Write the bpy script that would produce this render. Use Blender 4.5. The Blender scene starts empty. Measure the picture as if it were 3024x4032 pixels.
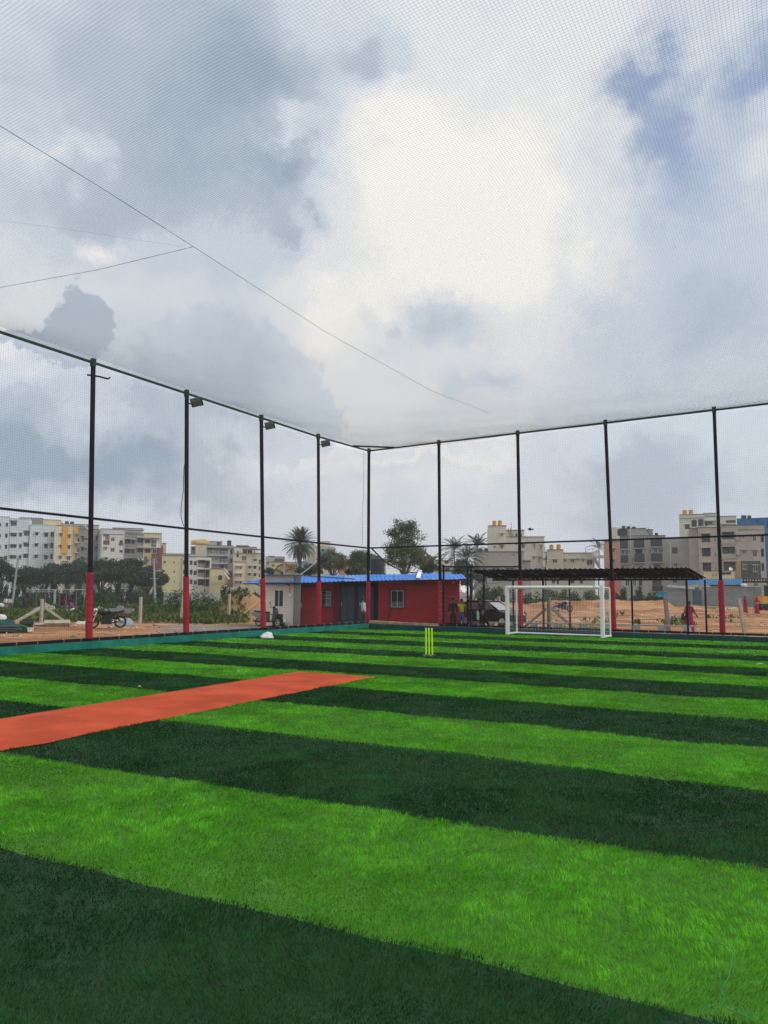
import bpy, bmesh, math, random
import numpy as np
from mathutils import Vector, Matrix

random.seed(7)
rng = np.random.default_rng(11)
S = bpy.context.scene
COL = S.collection
R = math.radians

# ------------------------------------------------------------------ camera
F_PX, YAW, PITCH, ROLL = 3090.1, 0.59996, 0.10259, 0.00619
EYE = np.array([22.3035, -31.2934, 1.69987])
_f = np.array([-math.sin(YAW) * math.cos(PITCH), math.cos(YAW) * math.cos(PITCH), math.sin(PITCH)])
_r0 = np.array([math.cos(YAW), math.sin(YAW), 0.0])
_u0 = np.cross(_r0, _f)
_r = math.cos(ROLL) * _r0 + math.sin(ROLL) * _u0
_u = -math.sin(ROLL) * _r0 + math.cos(ROLL) * _u0
cd = bpy.data.cameras.new('camera')
cam = bpy.data.objects.new('camera', cd)
COL.objects.link(cam)
cd.sensor_fit = 'HORIZONTAL'
cd.sensor_width = 36.0
cd.lens = 36.0 * F_PX / 3024.0
cd.clip_start = 0.1
cd.clip_end = 4000.0
m = Matrix.Identity(4)
for i in range(3):
    m[i][0], m[i][1], m[i][2], m[i][3] = _r[i], _u[i], -_f[i], EYE[i]
cam.matrix_world = m
S.camera = cam

# ------------------------------------------------------------------ light
SUN_EL, SUN_AZ = R(52), math.atan2(0.16, 0.98)      # direction towards the sun (angle from +x)
sun_dir = Vector((math.cos(SUN_EL) * math.cos(SUN_AZ), math.cos(SUN_EL) * math.sin(SUN_AZ), math.sin(SUN_EL)))
sl = bpy.data.lights.new('sun', 'SUN')
sl.energy = 1.5
sl.angle = R(24)
sl.color = (1.0, 0.96, 0.90)
so = bpy.data.objects.new('sun', sl)
COL.objects.link(so)
so.rotation_euler = (-sun_dir).to_track_quat('-Z', 'Y').to_euler()
so.location = (0, 0, 60)

S.view_settings.view_transform = 'Standard'
S.view_settings.look = 'None'
S.view_settings.gamma = 1.0
S.view_settings.use_curve_mapping = False
S.view_settings.exposure = 0.12
S.cycles.use_denoising = True
S.cycles.max_bounces = 6
S.cycles.diffuse_bounces = 3
S.cycles.glossy_bounces = 2
S.cycles.transparent_max_bounces = 12

# ------------------------------------------------------------------ node maths
class N:
    """a socket that can be added, multiplied ... each operation makes one Math node"""
    def __init__(s, tree, sock): s.t, s.s = tree, sock
    def _op(s, op, *o):
        n = s.t.nodes.new('ShaderNodeMath'); n.operation = op
        s.t.links.new(s.s, n.inputs[0])
        for k, v in enumerate(o):
            if isinstance(v, N): s.t.links.new(v.s, n.inputs[k + 1])
            else: n.inputs[k + 1].default_value = v
        return N(s.t, n.outputs[0])
    def __add__(s, o): return s._op('ADD', o)
    def __sub__(s, o): return s._op('SUBTRACT', o)
    def __mul__(s, o): return s._op('MULTIPLY', o)
    def __truediv__(s, o): return s._op('DIVIDE', o)
    def pw(s, o): return s._op('POWER', o)
    def mx(s, o): return s._op('MAXIMUM', o)
    def mn(s, o): return s._op('MINIMUM', o)
    def atan2(s, o): return s._op('ARCTAN2', o)
    def asin(s): return s._op('ARCSINE')
    def exp(s): return s._op('EXPONENT')
    def smooth(s, a, b):
        n = s.t.nodes.new('ShaderNodeMapRange'); n.interpolation_type = 'SMOOTHSTEP'
        s.t.links.new(s.s, n.inputs[0]); n.inputs[1].default_value = a; n.inputs[2].default_value = b
        return N(s.t, n.outputs[0])

def dotn(t, vec, c):
    n = t.nodes.new('ShaderNodeVectorMath'); n.operation = 'DOT_PRODUCT'
    t.links.new(vec, n.inputs[0]); n.inputs[1].default_value = c
    return N(t, n.outputs['Value'])

def noisen(t, vec, scale, detail=6, rough=.55, dist=0.0):
    n = t.nodes.new('ShaderNodeTexNoise'); t.links.new(vec, n.inputs['Vector'])
    n.inputs['Scale'].default_value = scale; n.inputs['Detail'].default_value = detail
    n.inputs['Roughness'].default_value = rough; n.inputs['Distortion'].default_value = dist
    return n

# pixel helpers: the photograph is 3024 x 4032
def ray(px, py): return _f + _r * (px - 1512) / F_PX - _u * (py - 2016) / F_PX
def onz(px, py, z=0.0):
    d = ray(px, py); return EYE + d * ((z - EYE[2]) / d[2])
def at(px, py, D): return EYE + ray(px, py) * D
_O = {1: 0, 2: 450, 3: 900, 4: 1350, 5: 1800, 6: 2250, 7: 2524}
def K(k, X, Y): return _O[k] + X / 3.318, 1980 + Y / 3.318
def horizon(px): return 2016 + F_PX * math.tan(PITCH) + ROLL * (px - 1512)

# ------------------------------------------------------------------ sky
W = bpy.data.worlds.new('World'); S.world = W
W.use_nodes = True
t = W.node_tree; t.nodes.clear()
out = t.nodes.new('ShaderNodeOutputWorld')
tc = t.nodes.new('ShaderNodeTexCoord')
vec = tc.outputs['Generated']
sky = t.nodes.new('ShaderNodeTexSky'); sky.sky_type = 'NISHITA'; sky.sun_disc = False
sky.sun_elevation = SUN_EL
sky.sun_rotation = math.pi / 2 - SUN_AZ
sky.air_density = 1.0; sky.dust_density = 0.6; sky.ozone_density = 1.2
bg1 = t.nodes.new('ShaderNodeBackground'); bg1.inputs['Strength'].default_value = 0.15
t.links.new(sky.outputs[0], bg1.inputs['Color'])
FH = (-math.sin(YAW), math.cos(YAW), 0.0); RH = (math.cos(YAW), math.sin(YAW), 0.0)
az0 = dotn(t, vec, RH).atan2(dotn(t, vec, FH))
el0 = dotn(t, vec, (0, 0, 1)).mx(-1).mn(1).asin()
nA = noisen(t, vec, 3.2, 8, .60); nB = noisen(t, vec, 9.0, 7, .62); nC = noisen(t, vec, 26.0, 5, .6); nD = noisen(t, vec, 75.0, 5, .62)
def sep(n):
    q = t.nodes.new('ShaderNodeSeparateColor'); t.links.new(n.outputs['Color'], q.inputs[0])
    return [N(t, o) - 0.5 for o in q.outputs[:3]]
a1, a2, a3 = sep(nA); b1, b2, b3 = sep(nB); c1, c2, c3 = sep(nC); d1, d2, d3 = sep(nD)
az = az0 + a1 * 0.34 + b1 * 0.13 + c1 * 0.045
el = el0 + a2 * 0.26 + b2 * 0.11 + c2 * 0.045
azh = az0 + b1 * 0.05 + c1 * 0.075 + d1 * 0.030
elh = el0 + b2 * 0.05 + c2 * 0.075 + d2 * 0.030
def azel(x, y):                      # display pixel of the 1659-wide photograph -> direction
    d = ray(x * 1.8228, y * 1.8228); d = d / np.linalg.norm(d)
    return math.atan2(d @ np.array(RH), d @ np.array(FH)), math.asin(d[2])
def blob(x, y, sx, sy, amp, A=None, E=None):
    a, e = azel(x, y)
    p = ((A or az) - a) / (sx / 1800.0); q = ((E or el) - e) / (sy / 1800.0)
    return ((p * p + q * q) * -1.0).exp() * amp
tone = (a3 * 0.32) + (b3 * 0.24) + (c3 * 0.10) + 0.27
for bl in [(430, 130, 330, 240, .50), (640, 120, 160, 120, .22), (330, 420, 260, 120, .30), (600, 390, 95, 60, .34),
           (640, 500, 75, 30, .34), (60, 470, 200, 90, .20), (200, 1030, 330, 75, .70), (60, 900, 220, 110, .36), (420, 880, 120, 50, .15),
           (960, 700, 80, 65, .50), (1080, 880, 60, 30, .3), (820, 150, 80, 60, .40), (1420, 1010, 230, 70, .42),
           (1450, 1110, 300, 50, .25), (1500, 700, 260, 200, .16), (480, 790, 260, 160, .12), (870, 1010, 200, 45, .12),
           (1020, 430, 300, 220, -.36), (800, 300, 220, 120, -.22), (1000, 620, 300, 130, -.20), (170, 548, 75, 24, -.42),
           (690, 60, 110, 80, -.24), (580, 300, 70, 40, -.25), (130, 330, 90, 30, -.25), (30, 760, 60, 60, -.22),
           (760, 720, 130, 120, -.22), (560, 960, 160, 60, -.12), (900, 1200, 1200, 110, .17), (585, 270, 60, 22, -.22), (545, 320, 40, 20, -.18), (120, 850, 60, 26, -.20), (640, 560, 60, 14, .14), (930, 1010, 240, 16, -.16), (560, 330, 22, 40, -.14), (480, 600, 120, 20, .12), (1500, 600, 340, 330, .18), (150, 200, 160, 200, .10), (560, 240, 300, 260, .14)]:
    tone = tone + blob(*bl)
hard = (blob(160, 668, 62, 70, 1.0, azh, elh) + blob(190, 712, 60, 40, .6, azh, elh) + blob(110, 752, 130, 42, .9, azh, elh)).smooth(.42, .62)
hard2 = (blob(400, 825, 78, 38, 1.0, azh, elh) + blob(300, 800, 60, 20, .5, azh, elh)).smooth(.30, .80)
big = (blob(480, 830, 250, 180, 1.0, azh, elh) + blob(640, 900, 110, 90, .5, azh, elh)).smooth(.42, .56)
tone = (tone + big * 0.16).mx(0.0).mn(1.0)
tone = tone + ((tone + .24).mx(.68) - tone) * hard
tone = tone + (tone.mx(.60) - tone) * hard2
ramp = t.nodes.new('ShaderNodeValToRGB')
cr = ramp.color_ramp; cr.interpolation = 'EASE'
cr.elements[0].position = 0.0; cr.elements[0].color = (.92, .905, .865, 1)
cr.elements[1].position = 1.0; cr.elements[1].color = (.33, .405, .50, 1)
for pos, c in ((.22, (.77, .785, .805, 1)), (.45, (.61, .67, .75, 1)), (.72, (.46, .525, .61, 1))):
    e_ = cr.elements.new(pos); e_.color = c
t.links.new(tone.s, ramp.inputs[0])
warm = blob(900, 1120, 620, 230, .70) + blob(1000, 520, 330, 260, .12)
wmx = t.nodes.new('ShaderNodeMix'); wmx.data_type = 'RGBA'; wmx.blend_type = 'MULTIPLY'
t.links.new(warm.mn(1.0).s, wmx.inputs[0]); t.links.new(ramp.outputs[0], wmx.inputs[6]); wmx.inputs[7].default_value = (1.07, 1.0, .93, 1)
bg2 = t.nodes.new('ShaderNodeBackground'); bg2.inputs['Strength'].default_value = 1.0
t.links.new(wmx.outputs[2], bg2.inputs['Color'])
blue = (b3 * 0.42) + (c3 * .12) + (a1 * 0.15)
for bl in [(1390, 185, 80, 45, .95), (1455, 280, 70, 75, .62), (1650, 130, 60, 70, .8), (1560, 340, 190, 130, .36),
           (1500, 560, 330, 380, .30), (1480, 60, 160, 40, .22), (1250, 250, 160, 60, .14), (500, 1080, 200, 30, .12)]:
    blue = blue + blob(*bl)
blue = blue.smooth(.05, 1.15) * 0.78
mixs = t.nodes.new('ShaderNodeMixShader')
t.links.new(blue.s, mixs.inputs[0]); t.links.new(bg2.outputs[0], mixs.inputs[1]); t.links.new(bg1.outputs[0], mixs.inputs[2])
t.links.new(mixs.outputs[0], out.inputs[0])
W.cycles.sampling_method = 'MANUAL'
W.cycles.sample_map_resolution = 512

# ------------------------------------------------------------------ materials
MATS = {}
def mat(name, col, rough=.75, var=.12, scale=3.0, bump=0.0, bscale=None, metal=0.0, streak=0.0, spec=.35, attr=False,
        trans=0.0, col2=None, sheen=0.0):
    if name in MATS: return MATS[name]
    M = bpy.data.materials.new(name); M.use_nodes = True
    nt = M.node_tree; b = nt.nodes['Principled BSDF']
    b.inputs['Roughness'].default_value = rough; b.inputs['Metallic'].default_value = metal
    b.inputs['Specular IOR Level'].default_value = spec
    co = nt.nodes.new('ShaderNodeTexCoord')
    n1 = noisen(nt, co.outputs['Object'], scale, 6, .6)
    f = N(nt, n1.outputs[0])
    if streak:
        mp = nt.nodes.new('ShaderNodeMapping'); mp.inputs['Scale'].default_value = (1, 1, .09)
        nt.links.new(co.outputs['Object'], mp.inputs[0])
        n3 = noisen(nt, mp.outputs[0], 2.2, 5, .7)
        st = N(nt, n3.outputs[0]).smooth(.52, .80) * streak
    lo = tuple(max(0, c * (1 - var)) for c in col) if col2 is None else col
    hi = tuple(min(1, c * (1 + var)) for c in col) if col2 is None else col2
    mx = nt.nodes.new('ShaderNodeMix'); mx.data_type = 'RGBA'
    nt.links.new(f.smooth(.3, .7).s, mx.inputs[0])
    mx.inputs[6].default_value = (*lo, 1); mx.inputs[7].default_value = (*hi, 1)
    c = mx.outputs[2]
    if attr:
        at_ = nt.nodes.new('ShaderNodeAttribute'); at_.attribute_name = 'tint'
        m2 = nt.nodes.new('ShaderNodeMix'); m2.data_type = 'RGBA'; m2.blend_type = 'MULTIPLY'
        m2.inputs[0].default_value = 1.0
        nt.links.new(c, m2.inputs[6]); nt.links.new(at_.outputs['Color'], m2.inputs[7]); c = m2.outputs[2]
    if streak:
        m3 = nt.nodes.new('ShaderNodeMix'); m3.data_type = 'RGBA'
        nt.links.new(st.s, m3.inputs[0]); nt.links.new(c, m3.inputs[6])
        m3.inputs[7].default_value = (col[0] * .35, col[1] * .35, col[2] * .36, 1); c = m3.outputs[2]
    nt.links.new(c, b.inputs['Base Color'])
    if bump:
        n2 = noisen(nt, co.outputs['Object'], bscale or scale * 6, 6, .65)
        bp = nt.nodes.new('ShaderNodeBump'); bp.inputs['Strength'].default_value = bump; bp.inputs['Distance'].default_value = .03
        nt.links.new(n2.outputs[0], bp.inputs['Height']); nt.links.new(bp.outputs[0], b.inputs['Normal'])
    if trans:
        tr = nt.nodes.new('ShaderNodeBsdfTranslucent'); nt.links.new(c, tr.inputs[0])
        ms = nt.nodes.new('ShaderNodeMixShader'); ms.inputs[0].default_value = trans
        nt.links.new(b.outputs[0], ms.inputs[1]); nt.links.new(tr.outputs[0], ms.inputs[2])
        nt.links.new(ms.outputs[0], nt.nodes['Material Output'].inputs[0])
    MATS[name] = M
    return M

# ------------------------------------------------------------------ mesh builder and scene tree
class MB:
    def __init__(s): s.v, s.f = [], []
    def quad(s, *p):
        n = len(s.v); s.v += [tuple(map(float, q)) for q in p]; s.f.append(tuple(range(n, n + len(p)))); return s
    def box(s, c, d, rz=0.0, rx=0.0, ry=0.0):
        Mx = Matrix.Translation(Vector([float(q) for q in c])) @ Matrix.Rotation(rz, 4, 'Z') @ Matrix.Rotation(ry, 4, 'Y') @ Matrix.Rotation(rx, 4, 'X')
        n = len(s.v)
        for z in (-.5, .5):
            for x, y in ((-.5, -.5), (.5, -.5), (.5, .5), (-.5, .5)):
                s.v.append(tuple(Mx @ Vector((x * d[0], y * d[1], z * d[2]))))
        for q in ((3, 2, 1, 0), (4, 5, 6, 7), (0, 1, 5, 4), (1, 2, 6, 5), (2, 3, 7, 6), (3, 0, 4, 7)):
            s.f.append(tuple(n + i for i in q))
        return s
    def frame(s, o, ax, ay, az_):       # box from a corner and three edge vectors
        o, ax, ay, az_ = [np.asarray(q, float) for q in (o, ax, ay, az_)]
        n = len(s.v)
        for k in (0, 1):
            for i, j in ((0, 0), (1, 0), (1, 1), (0, 1)):
                s.v.append(tuple(o + ax * i + ay * j + az_ * k))
        for q in ((3, 2, 1, 0), (4, 5, 6, 7), (0, 1, 5, 4), (1, 2, 6, 5), (2, 3, 7, 6), (3, 0, 4, 7)):
            s.f.append(tuple(n + i for i in q))
        return s
    def tube(s, pts, r, n=8, cap=True, sq=False):
        P = [Vector([float(q) for q in p]) for p in pts]
        rr = r if isinstance(r, (list, tuple)) else [r] * len(P)
        b0 = len(s.v); prev = None
        for i, p in enumerate(P):
            d = (P[min(i + 1, len(P) - 1)] - P[max(i - 1, 0)]).normalized()
            if prev is None:
                a = d.cross(Vector((0, 0, 1)))
                if a.length < .05: a = d.cross(Vector((0, 1, 0)))
                a.normalize()
            else:
                a = prev - d * prev.dot(d); a.normalize()
            prev = a; b = d.cross(a)
            for k in range(n):
                th = 2 * math.pi * (k + (.5 if sq else 0)) / n
                s.v.append(tuple(p + (a * math.cos(th) + b * math.sin(th)) * rr[i] * (1.414 if sq else 1)))
        for i in range(len(P) - 1):
            for k in range(n):
                k2 = (k + 1) % n
                s.f.append((b0 + i * n + k, b0 + i * n + k2, b0 + (i + 1) * n + k2, b0 + (i + 1) * n + k))
        if cap:
            s.f.append(tuple(b0 + k for k in reversed(range(n))))
            s.f.append(tuple(b0 + (len(P) - 1) * n + k for k in range(n)))
        return s
    def bar(s, a, b, wd, ht=None):      # square bar between two points
        return s.tube([a, b], wd / 2, 4, True, True)
    def lathe(s, c, prof, n=16, axis='Z', rot=None):
        b0 = len(s.v)
        for r_, z in prof:
            for k in range(n):
                th = 2 * math.pi * k / n
                p = Vector((r_ * math.cos(th), r_ * math.sin(th), z))
                if axis == 'Y': p = Vector((p.x, p.z, p.y))
                if axis == 'X': p = Vector((p.z, p.x, p.y))
                if rot is not None: p = rot @ p
                s.v.append(tuple(p + Vector([float(q) for q in c])))
        for i in range(len(prof) - 1):
            for k in range(n):
                k2 = (k + 1) % n
                s.f.append((b0 + i * n + k, b0 + i * n + k2, b0 + (i + 1) * n + k2, b0 + (i + 1) * n + k))
        s.f.append(tuple(b0 + k for k in reversed(range(n))))
        s.f.append(tuple(b0 + (len(prof) - 1) * n + k for k in range(n)))
        return s
    def ball(s, c, r, n=10, m_=7, sq=(1, 1, 1)):
        prof = [(max(1e-3, math.sin(math.pi * i / m_)) * r, -math.cos(math.pi * i / m_) * r) for i in range(m_ + 1)]
        b0 = len(s.v); s.lathe((0, 0, 0), prof, n)
        for i in range(b0, len(s.v)):
            x, y, z = s.v[i]; s.v[i] = (c[0] + x * sq[0], c[1] + y * sq[1], c[2] + z * sq[2])
        return s
    def extrude(s, poly, a, b, mapf):   # polygon of (u,v) swept from w=a to w=b ; mapf(u,v,w) -> point
        n = len(poly); b0 = len(s.v)
        for w_ in (a, b):
            for u_, v_ in poly: s.v.append(tuple(mapf(u_, v_, w_)))
        for k in range(n):
            k2 = (k + 1) % n; s.f.append((b0 + k, b0 + k2, b0 + n + k2, b0 + n + k))
        s.f.append(tuple(b0 + k for k in reversed(range(n)))); s.f.append(tuple(b0 + n + k for k in range(n)))
        return s
    def me(s, name, m_, smooth=False):
        me = bpy.data.meshes.new(name); me.from_pydata(s.v, [], s.f)
        bm = bmesh.new(); bm.from_mesh(me); bmesh.ops.recalc_face_normals(bm, faces=bm.faces); bm.to_mesh(me); bm.free()
        if smooth: me.shade_smooth()
        if m_: me.materials.append(m_)
        return me

ROOT = {}
def tag(o, label=None, cat=None, group=None, kind=None):
    for k, v in (('label', label), ('category', cat), ('group', group), ('kind', kind)):
        if v: o[k] = v
    return o
def thing(name, label, cat, loc=(0, 0, 0), rz=0.0, group=None):
    o = bpy.data.objects.new(name, None); COL.objects.link(o)
    o.empty_display_size = .2
    o.location = [float(q) for q in loc]; o.rotation_euler = (0, 0, rz)
    ROOT[o.name] = Matrix.Translation(Vector([float(q) for q in loc])) @ Matrix.Rotation(rz, 4, 'Z')
    return tag(o, label, cat, group)
def link(name, me, parent=None, label=None):
    o = bpy.data.objects.new(name, me); COL.objects.link(o)
    if parent is not None:
        o.parent = parent
        if parent.name in ROOT: ROOT[o.name] = ROOT[parent.name]
    if label: o['label'] = label
    return o
def part(name, mb, m_, parent, world=False, smooth=False, label=None, kind=None):
    if world:
        inv = ROOT[parent.name].inverted()
        mb.v = [tuple(inv @ Vector(q)) for q in mb.v]
    o = link(name, mb.me(name, m_, smooth), parent, label)
    if kind: o['kind'] = kind
    return o
def solo(name, mb, m_, label=None, cat=None, group=None, kind=None, smooth=False):
    return tag(link(name, mb.me(name, m_, smooth)), label, cat, group, kind)
def np_mesh(name, V, Fc, m_, tint=None, smooth=False):
    V = np.ascontiguousarray(V, dtype=np.float32); Fc = np.ascontiguousarray(Fc, dtype=np.int32)
    me = bpy.data.meshes.new(name); nf, k = Fc.shape
    me.vertices.add(len(V)); me.vertices.foreach_set('co', V.ravel())
    me.loops.add(nf * k); me.loops.foreach_set('vertex_index', Fc.ravel())
    me.polygons.add(nf); me.polygons.foreach_set('loop_start', np.arange(0, nf * k, k, dtype=np.int32))
    try: me.polygons.foreach_set('loop_total', np.full(nf, k, dtype=np.int32))
    except Exception: pass
    if smooth: me.polygons.foreach_set('use_smooth', np.ones(nf, dtype=bool))
    me.update(calc_edges=True)
    if tint is not None:
        ca = me.color_attributes.new('tint', 'FLOAT_COLOR', 'POINT')
        c4 = np.ones((len(V), 4), np.float32); c4[:, :3] = tint
        ca.data.foreach_set('color', c4.ravel())
    if m_: me.materials.append(m_)
    return me
def copy_tree(o, parent=None):
    c = o.copy(); COL.objects.link(c); c.parent = parent
    for ch in list(o.children): copy_tree(ch, c)
    return c
def vnoise(x, y, s, seed=0):            # smooth value noise in numpy
    x = np.asarray(x, float) / s + seed * 17.31; y = np.asarray(y, float) / s + seed * 9.77
    xi, yi = np.floor(x).astype(np.int64), np.floor(y).astype(np.int64)
    def h(a, b):
        n = (a * 374761393 + b * 668265263 + seed * 144665) & 0x7fffffff
        n = ((n ^ (n >> 13)) * 1274126177) & 0x7fffffff
        return ((n ^ (n >> 16)) & 0xffff) / 65535.0
    fx, fy = x - xi, y - yi
    fx, fy = fx * fx * (3 - 2 * fx), fy * fy * (3 - 2 * fy)
    return (h(xi, yi) * (1 - fx) + h(xi + 1, yi) * fx) * (1 - fy) + (h(xi, yi + 1) * (1 - fx) + h(xi + 1, yi + 1) * fx) * fy
def fbm(x, y, s, seed=0, o=4):
    v, a, tot = 0, 1.0, 0
    for i in range(o):
        v = v + a * vnoise(x, y, s / 2 ** i, seed + i); tot += a; a *= .5
    return v / tot
# ------------------------------------------------------------------ terrain
def sstep(a, b, x):
    q = np.clip((np.asarray(x, float) - a) / (b - a), 0, 1); return q * q * (3 - 2 * q)
_fh = _f[:2] / np.linalg.norm(_f[:2]); _rh = np.array([math.cos(YAW), math.sin(YAW)])
MOUNDS = []          # (px, D, radius, height)
def pxD(x, y):
    dx, dy = np.asarray(x, float) - EYE[0], np.asarray(y, float) - EYE[1]
    D = dx * _fh[0] + dy * _fh[1]; lat = dx * _rh[0] + dy * _rh[1]
    return 1512 + F_PX * lat / np.maximum(D, 1.0) / math.cos(PITCH), D, lat
def ground_z(x, y):
    px, D, lat = pxD(x, y)
    Lf = sstep(1350, 350, px); Rf = sstep(1500, 2500, px)
    far = sstep(44, 92, D)
    z = -.22 + (-.48 * Lf + .20 * Rf) * far
    rough = sstep(40, 52, D) * (1 - sstep(230, 330, D))
    z = z + rough * (.20 * (fbm(x, y, 3.2, 3) - .5) + .10 * (fbm(x, y, .9, 5, 3) - .5) * (1 - sstep(80, 130, D)))
    # bank of dug red soil behind the shelter
    win = sstep(1740, 1850, px) * (1 - sstep(2610, 2680, px))
    crest = .95 + .75 * (fbm(lat, D * .3, 2.6, 9) - .5) + .25 * (fbm(lat, D, .6, 12, 2) - .5)
    z = z + win * crest * np.exp(-((D - 86 - 1.5 * (fbm(lat, 0 * lat, 8, 4) - .5)) / 2.6) ** 2)
    win2 = sstep(2600, 2660, px) * (1 - sstep(2740, 2800, px))
    z = z + win2 * .35 * np.exp(-((D - 90) / 3.0) ** 2)
    fur = sstep(1300, 1700, px) * sstep(42, 50, D) * (1 - sstep(76, 84, D))
    z = z + fur * (.16 * (fbm(lat * .16 + D * .02, D * .55, 1.0, 14, 3) - .5) + .10 * (vnoise(lat * .5, D * 1.1, 1.0, 15) - .5))
    furL = sstep(1000, 700, px) * sstep(30, 34, D) * (1 - sstep(44, 48, D))
    z = z + furL * .13 * (fbm(lat * .25, D * 1.2, 1.0, 16, 3) - .55)
    for mpx, mD, mr, mh in MOUNDS:
        c = at(mpx, horizon(mpx), mD)
        d2 = ((x - c[0]) ** 2 + (y - c[1]) ** 2) / mr ** 2
        z = z + mh * np.exp(-d2 * 1.6) * (.85 + .4 * fbm(x, y, .9, 21, 3))
    return z
MOUNDS += [(1000, 62, 2.7, 1.5), (935, 61, 2.0, .8), (455, 78, 1.9, .85), (560, 70, 2.2, .75), (520, 76, 2.0, .7), (2740, 92, 1.6, .3)]
def gp(px, py):                      # where a pixel's ray meets the terrain
    d = ray(px, py); tt = 18.0
    while tt < 700:
        q = EYE + d * tt
        if q[2] <= float(ground_z(q[0], q[1])): return q
        tt *= 1.004
    return EYE + d * 300
def gD(px, D):                       # ground point on a pixel column at a depth
    q = at(px, horizon(px), D); q[2] = float(ground_z(q[0], q[1])); return q

azs = np.concatenate([np.linspace(-180, -42, 24)[:-1], np.linspace(-42, 42, 420), np.linspace(42, 180, 24)[1:]])
rs = np.concatenate([[1.0, 6, 12, 18, 24, 28], np.geomspace(31, 200, 330), np.geomspace(210, 3000, 30)])
AZ, RS = np.meshgrid(np.radians(azs), rs)
GX = EYE[0] + RS * (np.cos(AZ) * _fh[0] + np.sin(AZ) * _rh[0])
GY = EYE[1] + RS * (np.cos(AZ) * _fh[1] + np.sin(AZ) * _rh[1])
GZ = ground_z(GX, GY)
gpx, gDd, glat = pxD(GX, GY)
front = (np.abs(np.degrees(AZ)) < 41)
GZ = np.where(front & (RS > 30), GZ, -.24)
nr, na = GX.shape
ii = np.arange(nr * na).reshape(nr, na)
Fc = np.stack([ii[:-1, :-1], ii[:-1, 1:], ii[1:, 1:], ii[1:, :-1]], -1).reshape(-1, 4)
soil = np.array([.35, .165, .075]); soil2 = np.array([.44, .24, .125]); soil3 = np.array([.20, .095, .05])
n1, n2, n3 = fbm(GX, GY, 5, 31), fbm(GX, GY, 1.2, 32), fbm(GX * .35 + GY * .1, GY * 1.2, 1.0, 33)
colr = soil + (soil2 - soil) * sstep(.45, .7, n1)[..., None]
colr = colr + (soil3 - colr) * (sstep(.50, .68, n2) * .6)[..., None]
n4 = fbm(glat * .22, gDd * .9, 1.0, 37, 4); colr = colr + (soil3 - colr) * (sstep(.54, .66, n4) * .55)[..., None]; colr = colr + (np.array([.52, .32, .18]) - colr) * (sstep(.46, .34, n4) * .5)[..., None]
colr = colr + (np.array([.55, .40, .27]) - colr) * (sstep(.60, .74, n3) * .5)[..., None]
grv = sstep(1300, 900, gpx) * sstep(560, 760, gpx) * (1 - sstep(44, 48, gDd + 3 * (n1 - .5)))   # gravel apron by the cabins
grv = np.maximum(grv, sstep(800, 1000, gpx) * (1 - sstep(1840, 1870, gpx)) * (1 - sstep(45, 47, gDd)))
grvc = np.array([.235, .22, .205]) * (.75 + .5 * fbm(GX, GY, .35, 35, 2))[..., None]
colr = colr + (grvc - colr) * (grv * .9)[..., None]
grn = (1 - sstep(650, 1150, gpx)) * sstep(46, 52, gDd + 8 * (n1 - .5)) * sstep(.36, .56, fbm(GX, GY, 4.5, 36) + .12)
grn = np.maximum(grn, sstep(95, 102, gDd) * sstep(.3, .5, n1) * .8)
grn = np.maximum(grn, sstep(2050, 2200, gpx) * (1 - sstep(2450, 2550, gpx)) * np.exp(-((gDd - 46.5) / 2.0) ** 2) * sstep(.48, .6, n2))
grn = np.maximum(grn, sstep(600, 900, gpx) * (1 - sstep(1150, 1250, gpx)) * np.exp(-((gDd - 56) / 4.0) ** 2) * sstep(.48, .62, n2) * .8)
colr = colr + (np.array([.075, .115, .035]) * (.7 + .6 * n2)[..., None] - colr) * grn[..., None]
m_earth = mat('red_earth', (1, 1, 1), .95, .10, 2.5, .55, 9, attr=True, spec=.1)
solo_me = np_mesh('ground', np.stack([GX, GY, GZ], -1).reshape(-1, 3), Fc, m_earth, colr.reshape(-1, 3), True)
tag(link('ground', solo_me), kind='structure')

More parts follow.
